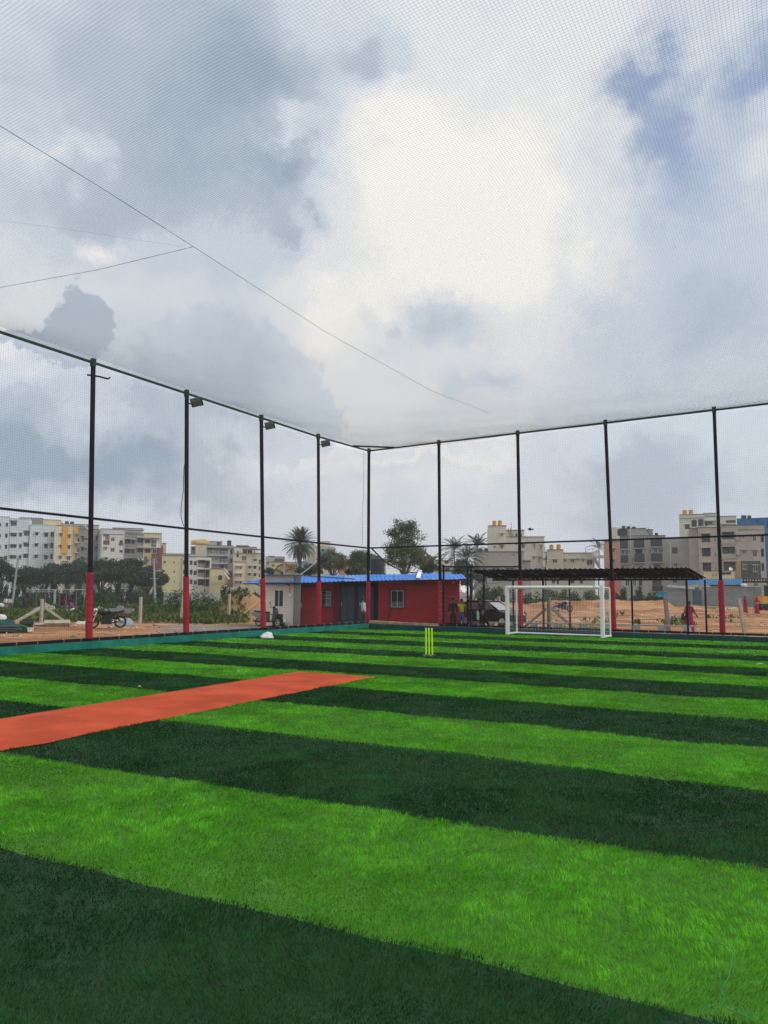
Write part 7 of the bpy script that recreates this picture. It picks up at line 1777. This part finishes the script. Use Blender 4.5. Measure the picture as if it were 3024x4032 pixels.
# excavator at the right edge
q_ = gp(*K(7, 1620, 1385)); q_ = at(3052, horizon(3052), 92)
ex_ = thing('excavator', 'yellow excavator cut off by the right picture edge', 'excavator', (q_[0], q_[1], float(ground_z(q_[0], q_[1]))), YAW)
m_exy = mat('excavator_yellow', (.62, .34, .02), .45, .12, 2)
for y in (-.9, .9):
    mb = MB(); mb.extrude([(-1.9, .1), (-1.6, .0), (1.6, .0), (1.9, .1), (2.1, .4), (1.8, .72), (-1.8, .72), (-2.1, .4)], y - .25, y + .25, lambda u_, v_, w_: (u_, w_, v_)); tk_ = part('track', mb, m_dark, ex_)
mb = MB().box((-.3, 0, 1.25), (3.3, 1.9, .75)); mb.box((.9, 0, 1.75), (1.2, 1.7, .4)); part('upper_body', mb, m_exy, ex_)
cb2 = part('cab', MB().box((-.7, -.5, 2.15), (1.2, .95, 1.5)), m_dark, ex_); part('cab_window', MB().box((-.7, -.985, 2.35), (.9, .02, .8)), m_cg, cb2); part('cab_roof', MB().box((-.7, -.5, 2.94), (1.3, 1.0, .08)), m_exy, cb2)
part('boom', MB().tube([(1.2, .3, 1.5), (2.6, .3, 3.4), (4.2, .3, 2.6)], [.22, .25, .16], 4), m_exy, ex_); part('dipper_arm', MB().tube([(4.2, .3, 2.6), (3.9, .3, 1.0)], .14, 4), m_exy, ex_)
mb = MB(); mb.extrude([(4.2, 1.0), (3.6, 1.0), (3.4, .4), (3.9, .1), (4.4, .4)], 0, .7, lambda u_, v_, w_: (u_, w_, v_)); part('bucket', mb, m_grey, ex_)
# a bird behind the net
q_ = at(*K(5, 952, 352), 60); bd_ = thing('bird', 'small dark bird flying right of the fence post', 'bird', q_, YAW)
mb = MB().ball((0, 0, 0), .075, 10, 6, (1.9, .7, .75)); mb.tube([(.15, 0, .02), (.24, 0, .05)], [.06, .05], 8); mb.tube([(.24, 0, .05), (.31, 0, .04)], [.025, .004], 6); mb.quad((-.15, -.05, 0), (-.36, -.09, .0), (-.36, .09, .02), (-.15, .05, .0)); part('bird_body', mb, m_dark, bd_, smooth=True)
for s_ in (-1, 1): mb = MB(); mb.quad((.08, s_ * .05, .03), (.06, s_ * .25, .17), (-.06, s_ * .42, .10), (-.12, s_ * .25, .12), (-.10, s_ * .05, .02)); mb.quad((.08, s_ * .05, .025), (-.10, s_ * .05, .015), (-.12, s_ * .25, .115), (-.06, s_ * .42, .095), (.06, s_ * .25, .165)); part('wing', mb, m_dark, bd_)

# stones and clods scattered over the soil
def clods():
    n = 1500; V, F, T = [], [], []
    px = rng.uniform(-40, 3060, n); D = 33 + 62 * rng.random(n) ** 1.3; k = 0
    for i in range(n):
        if 1040 < px[i] < 1840 and D[i] < 60: continue
        q_ = at(px[i], horizon(px[i]), D[i])
        if q_[1] < .4 and q_[0] > X0f(q_[1]) - .6: continue
        g = float(ground_z(q_[0], q_[1])); s_ = .03 + .11 * rng.random() ** 2.2; c_ = [.42, .30, .20] if rng.random() < .6 else ([.60, .55, .48] if rng.random() < .6 else [.28, .26, .24])
        p = rng.normal(size=(6, 3)) * .25 + np.array([[1, 0, 0], [-1, 0, 0], [0, 1, 0], [0, -1, 0], [0, 0, .8], [0, 0, -.6]])
        V.append(p * s_ * np.array([1.3, 1, .8]) + [q_[0], q_[1], g + s_ * .3]); T += [c_] * 6
        F += [[k + a, k + b, k + c] for a, b, c in ((0, 2, 4), (2, 1, 4), (1, 3, 4), (3, 0, 4), (2, 0, 5), (1, 2, 5), (3, 1, 5), (0, 3, 5))]; k += 6
    return np_mesh('stones', np.concatenate(V), np.array(F), mat('stone_mix', (1, 1, 1), .95, .15, 8, attr=True, spec=.1), np.array(T))
tag(link('stones', clods()), 'small stones and clods scattered over the red field', 'stones', kind='stuff')
# ------------------------------------------------------------------ people
m_skin = mat('brown_skin', (.16, .085, .055), .6, .08, 8); m_hair = mat('black_hair', (.012, .010, .009), .6, .2, 20)
def skin_obj(name, V, E, Rr, m_, parent, root=0, sub=1):
    me = bpy.data.meshes.new(name); me.from_pydata([tuple(map(float, v)) for v in V], E, []); me.materials.append(m_)
    o_ = link(name, me, parent)
    md = o_.modifiers.new('skin', 'SKIN'); md.use_smooth_shade = True; md.branch_smoothing = .6
    sv = me.skin_vertices[0].data
    for i, r_ in enumerate(Rr):
        r_ = r_ if isinstance(r_, tuple) else (r_, r_); sv[i].radius = r_; sv[i].use_root = (i == root)
    if sub: o_.modifiers.new('sub', 'SUBSURF').levels = sub; o_.modifiers['sub'].render_levels = sub
    return o_
def person(label, loc, rz, H=1.66, shirt=None, trousers=None, pose=None, hair='short', bare_leg=False, sleeves='short', skirt=None, shawl=None, group='people around the field', fingers=True):
    """x = forward, y = left. pose: dict of joint overrides in units of a 1.7 m figure"""
    k = H / 1.70
    J = dict(pelvis=(0, 0, .93), waist=(0, 0, 1.06), chest=(.0, 0, 1.25), neckb=(-.01, 0, 1.41), neck=(.0, 0, 1.48), head=(.02, 0, 1.585), crown=(.015, 0, 1.645),
             shl=(0, .155, 1.385), shr=(0, -.155, 1.385), ell=(-.02, .22, 1.10), elr=(-.02, -.22, 1.10), wrl=(.05, .235, .86), wrr=(.05, -.235, .86),
             hil=(0, .085, .90), hir=(0, -.085, .90), knl=(.015, .095, .49), knr=(.015, -.095, .49), anl=(-.01, .10, .085), anr=(-.01, -.10, .085))
    J.update(pose or {}); J = {a: np.array(b, float) * k for a, b in J.items()}
    t_ = thing('person', label, 'person', loc, rz, group)
    names = ['pelvis', 'waist', 'chest', 'neckb', 'neck', 'head', 'crown', 'shl', 'ell', 'wrl', 'shr', 'elr', 'wrr', 'hil', 'knl', 'anl', 'hir', 'knr', 'anr']
    V = [J[n] for n in names]; ix = {n: i for i, n in enumerate(names)}
    E = [(ix[a], ix[b]) for a, b in (('pelvis', 'waist'), ('waist', 'chest'), ('chest', 'neckb'), ('neckb', 'neck'), ('neck', 'head'), ('head', 'crown'), ('neckb', 'shl'), ('shl', 'ell'), ('ell', 'wrl'), ('neckb', 'shr'), ('shr', 'elr'), ('elr', 'wrr'), ('pelvis', 'hil'), ('hil', 'knl'), ('knl', 'anl'), ('pelvis', 'hir'), ('hir', 'knr'), ('knr', 'anr'))]
    Rr = [(.10 * k, .13 * k), (.09 * k, .12 * k), (.10 * k, .14 * k), (.06 * k, .07 * k), .047 * k, (.092 * k, .078 * k), (.075 * k, .066 * k), .052 * k, .040 * k, .026 * k, .052 * k, .040 * k, .026 * k, .082 * k, .055 * k, .038 * k, .082 * k, .055 * k, .038 * k]
    def add(p, r_, par):
        V.append(np.array(p, float)); Rr.append(r_ * k if not isinstance(r_, tuple) else tuple(q * k for q in r_)); E.append((par, len(V) - 1)); return len(V) - 1
    fwd = np.array([1, 0, 0.])
    for s_, an in ((1, 'anl'), (-1, 'anr')):
        h_ = add(J[an] + np.array([-.03, 0, -.045]) * k, .032, ix[an]); f_ = add(J[an] + np.array([.10, .012 * s_, -.055]) * k, (.028, .040), ix[an]); add(J[an] + np.array([.17, .018 * s_, -.062]) * k, (.018, .036), f_)
    for s_, wr, el in ((1, 'wrl', 'ell'), (-1, 'wrr', 'elr')):
        d = J[wr] - J[el]; d /= np.linalg.norm(d); side = np.cross(d, [0, 1.0, 0]); side /= np.linalg.norm(side) + 1e-6
        pm_ = add(J[wr] + d * .075 * k, (.036, .022), ix[wr])
        if fingers:
            for j, (o_, l_) in enumerate(((-.030, .070), (-.010, .082), (.010, .078), (.029, .060))):
                a = add(V[pm_] + (d * .045 + side * o_) * k, .0095, pm_); add(V[a] + (d * l_ * .75 + np.array([.018, -s_ * .012, 0])) * k, .0075, a)
            a = add(V[pm_] + (side * -.05 - d * .015 + np.array([.015, 0, 0])) * k, .0105, ix[wr]); add(V[a] + (d * .045 + side * -.012) * k, .0085, a)
    skin_obj('body', V, E, Rr, m_skin, t_, 0)
    # face: nose, ears, eyes, brows and mouth set on the head
    fc = MB(); hd = J['head']; dirv = np.array((pose or {}).get('face', (1, 0, 0)), float); dirv /= np.linalg.norm(dirv); sd = np.array([-dirv[1], dirv[0], 0])
    c = hd + np.array([0, 0, .0]); fc.tube([c + dirv * .085 * k + [0, 0, .022 * k], c + dirv * .112 * k + [0, 0, -.016 * k], c + dirv * .088 * k + [0, 0, -.024 * k]], [.010 * k, .015 * k, .012 * k], 6)
    for s_ in (-1, 1): fc.ball(c + sd * s_ * .082 * k - dirv * .012 * k, .026 * k, 8, 5, (.6, .5, 1.1))
    part('nose_and_ears', fc, m_skin, t_, smooth=True, kind='stuff')
    fc = MB()
    for s_ in (-1, 1): fc.ball(c + dirv * .083 * k + sd * s_ * .034 * k + [0, 0, .022 * k], .011 * k, 8, 5); fc.tube([c + dirv * .084 * k + sd * s_ * .018 * k + [0, 0, .04 * k], c + dirv * .078 * k + sd * s_ * .05 * k + [0, 0, .042 * k]], .005 * k, 4)
    fc.tube([c + dirv * .082 * k + sd * -.024 * k + [0, 0, -.046 * k], c + dirv * .088 * k + [0, 0, -.048 * k], c + dirv * .082 * k + sd * .024 * k + [0, 0, -.046 * k]], .006 * k, 5)
    part('eyes_and_mouth', fc, m_hair, t_, kind='stuff')
    hm = MB().ball(hd + np.array([0, 0, .040]) * k - dirv * .022 * k, .104 * k, 14, 9, (.98, .90, .88))
    if hair == 'long': hm.tube([hd - dirv * .085 * k + [0, 0, .04 * k], hd - dirv * .115 * k + [0, 0, -.10 * k], hd - dirv * .12 * k + [0, 0, -.42 * k]], [.06 * k, .05 * k, .015 * k], 8)
    if hair == 'bun': hm.ball(hd - dirv * .115 * k + [0, 0, .02 * k], .05 * k, 10, 6)
    part('hair', hm, m_hair, t_, smooth=True)
    if shirt:
        vs = [J['pelvis'] + [0, 0, -.03 * k], J['waist'], J['chest'], lerp(J['neckb'], J['chest'], .25), J['shl'], lerp(J['shl'], J['ell'], .55 if sleeves == 'short' else .95), J['shr'], lerp(J['shr'], J['elr'], .55 if sleeves == 'short' else .95)]
        es = [(0, 1), (1, 2), (2, 3), (3, 4), (4, 5), (3, 6), (6, 7)]; rs_ = [(.125 * k, .165 * k), (.115 * k, .148 * k), (.120 * k, .162 * k), (.085 * k, .105 * k), .070 * k, .062 * k, .070 * k, .062 * k]
        if sleeves == 'long': vs += [lerp(J['ell'], J['wrl'], .9), lerp(J['elr'], J['wrr'], .9)]; es += [(5, 8), (7, 9)]; rs_ += [.042 * k, .042 * k]
        skin_obj('shirt', vs, es, rs_, shirt, t_, 2)
        co_ = MB().lathe(J['neckb'] + [0, 0, .035 * k], [(.062 * k, -.02 * k), (.066 * k, .02 * k), (.058 * k, .02 * k)], 12); part('collar', co_, shirt, t_, smooth=True)
    if trousers:
        e_ = .55 if bare_leg else .93
        vs = [J['pelvis'] + [0, 0, .06 * k], J['pelvis'], J['hil'], J['knl'], lerp(J['knl'], J['anl'], .0 if bare_leg else e_), J['hir'], J['knr'], lerp(J['knr'], J['anr'], .0 if bare_leg else e_)]
        if bare_leg: vs[4] = J['knl'] + [0, 0, -.05 * k]; vs[7] = J['knr'] + [0, 0, -.05 * k]
        skin_obj('trousers', vs, [(0, 1), (1, 2), (2, 3), (3, 4), (1, 5), (5, 6), (6, 7)], [(.115 * k, .15 * k), (.12 * k, .155 * k), .100 * k, .076 * k, .064 * k, .100 * k, .076 * k, .064 * k], trousers, t_, 1)
        for an in ('anl', 'anr'): part('shoe', MB().ball(J[an] + np.array([.06, 0, -.055]) * k, .06 * k, 10, 6, (2.0, .8, .62)), m_dark, t_, smooth=True)
    if skirt:
        mb = MB(); n = 20
        prof = [(.97, .150), (.90, .178), (.70, .19), (.45, .205), (.22, .225), (.06, .25)]; b0 = len(mb.v)
        for z, r_ in prof:
            for i in range(n):
                a = 2 * math.pi * i / n; w_ = 1 + .10 * math.sin(a * 6 + z * 3) * (1 - z); c_ = lerp(J['anl'], J['anr'], .5) * (1 - z) + J['pelvis'] * z
                mb.v.append((c_[0] + math.cos(a) * r_ * k * w_ * 1.05, c_[1] + math.sin(a) * r_ * k * w_, z * k))
        for j in range(len(prof) - 1):
            for i in range(n): mb.f.append((b0 + j * n + i, b0 + j * n + (i + 1) % n, b0 + (j + 1) * n + (i + 1) % n, b0 + (j + 1) * n + i))
        part('skirt', mb, skirt, t_, smooth=True)
    if shawl:
        mb = MB(); n = 9
        rows = []
        for (z, r_, wd) in [(1.69, .06, 1.0), (1.62, .115, 1.1), (1.52, .12, 1.1), (1.42, .16, 1.0), (1.34, .215, 1.0), (1.22, .215, .8)] if shawl[1] else [(1.40, .165, .75), (1.28, .20, .8), (1.08, .215, .75), (.85, .235, .6), (.65, .25, .45)]:
            rows.append([(-math.cos((i / (n - 1) - .5) * math.pi * 1.25 * wd) * r_ * k, math.sin((i / (n - 1) - .5) * math.pi * 1.25 * wd) * r_ * k * 1.05, z * k + .015 * math.sin(i * 1.9) * k) for i in range(n)])
        for a, b in zip(rows[:-1], rows[1:]):
            for i in range(n - 1): mb.quad(a[i], a[i + 1], b[i + 1], b[i])
        part('shawl', mb, shawl[0], t_, smooth=True)
    return t_
def clo(n, c): return mat('cloth_' + n, c, .85, .15, 7, .25, 30, spec=.15)
def stand(k, X, D): q_ = at(K(k, X, 1)[0], horizon(K(k, X, 1)[0]), D); return (q_[0], q_[1], float(ground_z(q_[0], q_[1])))
TOW = YAW - math.pi / 2              # facing the camera ; YAW = facing right ; YAW + pi = facing left
p = stand(4, 268, 41.0); person('man in a light blue shirt and dark shorts standing by the corner post facing right', (p[0], p[1], p[2] + .06), YAW + R(15), 1.62, clo('light_blue', (.46, .56, .62)), clo('dark_brown', (.035, .028, .028)), bare_leg=True, sleeves='long', pose=dict(wrl=(.10, .20, .90), wrr=(.10, -.20, .90), waist=(.03, 0, 1.06)))
p = stand(4, 1440, 42.2); person('man in a black shirt seen from behind at the gate', p, TOW + math.pi + R(10), 1.72, clo('black', (.020, .021, .026)), clo('black_trouser', (.016, .015, .017)), sleeves='long', pose=dict(wrl=(.02, .25, .86), wrr=(.06, -.24, .86)))
p = stand(4, 1552, 43.0); person('man in a yellow shirt and blue jeans walking behind the gate', p, TOW + R(-8), 1.62, clo('yellow', (.55, .50, .025)), clo('jeans', (.06, .12, .26)), pose=dict(elr=(.06, -.25, 1.12), wrr=(.22, -.20, 1.02), knl=(.10, .09, .50), anl=(.10, .10, .09), knr=(.02, -.09, .48), anr=(-.14, -.10, .11)))
p = stand(5, 335, 41.6); wm_ = person('man in black bending forward as he walks left under the shelter', p, YAW + math.pi - R(8), 1.72, clo('black', (.02, .02, .026)), clo('black_trouser', (.016, .015, .017)), sleeves='long', pose=dict(chest=(.06, 0, 1.24), neckb=(.10, 0, 1.39), neck=(.14, 0, 1.45), head=(.18, 0, 1.55), crown=(.17, 0, 1.61), shl=(.10, .15, 1.37), shr=(.10, -.15, 1.37), ell=(.10, .22, 1.10), elr=(.12, -.22, 1.10), wrl=(.30, .20, .98), wrr=(.26, -.20, .92), knl=(.12, .09, .50), anl=(.05, .10, .09), knr=(-.12, -.09, .50), anr=(-.40, -.10, .14)))
q_ = stand(5, 268, 41.4); lump('cloth_bundle', (q_[0], q_[1], q_[2] + .52), (.13, .15, .44), mat('cyan_cloth', (.20, .38, .42), .8, .15, 6), 'pale cyan bundle hanging from the hand of the man in black', 'bundle', seed=81)
p = stand(5, 236, 56); person('person wrapped in a cream shawl with a green skirt beyond the dark car', p, TOW + R(150), 1.58, clo('cream', (.50, .42, .28)), None, sleeves='long', skirt=clo('green', (.06, .20, .12)), shawl=(clo('cream', (.5, .42, .28)), True), hair='bun')
p = stand(5, 482, 56); person('person in black with a white bag standing beside the grey stone post', p, TOW + R(70), 1.62, clo('black', (.02, .02, .026)), clo('black_trouser', (.016, .015, .017)), sleeves='long')
q_ = stand(5, 508, 55.6); lump('white_bag', (q_[0], q_[1], q_[2] + .95), (.28, .24, .55), m_bag, 'white bag held by the person in black beyond the car', 'bag', seed=83)
p = stand(7, 625, 41.2); person('woman in a magenta dress walking left past the shelter end', p, TOW + R(12), 1.58, clo('magenta', (.30, .018, .085)), None, skirt=clo('magenta', (.30, .018, .085)), shawl=(clo('magenta_dark', (.20, .012, .06)), False), hair='long', sleeves='long', pose=dict(ell=(-.06, .30, 1.14), wrl=(-.02, .42, .96), elr=(.02, -.30, 1.16), wrr=(.10, -.42, .98), anl=(.10, .08, .085), anr=(-.12, -.09, .09), knl=(.10, .09, .49)))
q_ = stand(7, 540, 41.0); lump('hand_bag', (q_[0], q_[1], q_[2] + .62), (.22, .18, .34), m_dark, 'small dark bag in the hand of the woman in magenta', 'bag', seed=85)
p = stand(7, 1508, 76); person('woman in an orange and red sari at the far right field', p, TOW + R(160), 1.62, clo('orange', (.55, .17, .03)), None, sleeves='long', pose=dict(ell=(.02, .31, 1.13), wrl=(.12, .24, .98), elr=(.02, -.31, 1.13), wrr=(.12, -.24, .98)), skirt=clo('red_sari', (.28, .02, .045)), shawl=(clo('red_sari', (.28, .02, .045)), True), hair='bun', fingers=False)
p = stand(7, 1358, 78); person('woman in a red sari half hidden by the right concrete post', p, TOW + R(90), 1.62, clo('dark_red', (.20, .015, .03)), None, skirt=clo('red_sari', (.28, .02, .045)), shawl=(clo('red', (.30, .02, .03)), True), hair='bun', fingers=False)
p = stand(1, 842, 92); person('person in a maroon shirt walking in the weeds left of the first padded post', p, TOW + R(150), 1.66, clo('maroon', (.20, .016, .04)), clo('teal_trouser', (.03, .10, .11)), sleeves='long', fingers=False)
p = stand(1, 330, 90); person('person in dark clothes standing in the weeds at the left', p, TOW + R(170), 1.60, clo('brown', (.10, .06, .04)), None, skirt=clo('black', (.02, .02, .026)), shawl=(clo('black', (.02, .02, .026)), False), hair='long', fingers=False)
for X, s_, lab in ((85, 0, 'left of two people in white shirts at the left picture edge'), (132, 1, 'right of two people in white shirts at the left picture edge')):
    p = stand(1, X, 93 + s_); person(lab, p, TOW + math.pi + R(8 - 16 * s_), 1.66, clo('white_shirt', (.66, .67, .66)), clo('grey_trouser', (.16, .16, .16)), sleeves='long', fingers=False)
p = stand(1, 930, 97); person('dark figure beside the pink cloth on the far fence', p, TOW + R(30), 1.66, clo('black', (.02, .02, .026)), clo('black_trouser', (.016, .015, .017)), sleeves='long', fingers=False)
# ------------------------------------------------------------------ haze
hm_ = bpy.data.materials.new('haze_air'); hm_.use_nodes = True
ht = hm_.node_tree; ht.nodes.clear()
ho = ht.nodes.new('ShaderNodeOutputMaterial'); hv = ht.nodes.new('ShaderNodeVolumePrincipled')
hv.inputs['Color'].default_value = (.92, .95, 1.0, 1); hv.inputs['Density'].default_value = .00055; hv.inputs['Anisotropy'].default_value = .25
ht.links.new(hv.outputs[0], ho.inputs['Volume'])
hb = MB(); hb.box((EYE[0], EYE[1], 12.5), (6400, 6400, 29.0))
tag(link('haze', hb.me('haze', hm_)), kind='stuff')
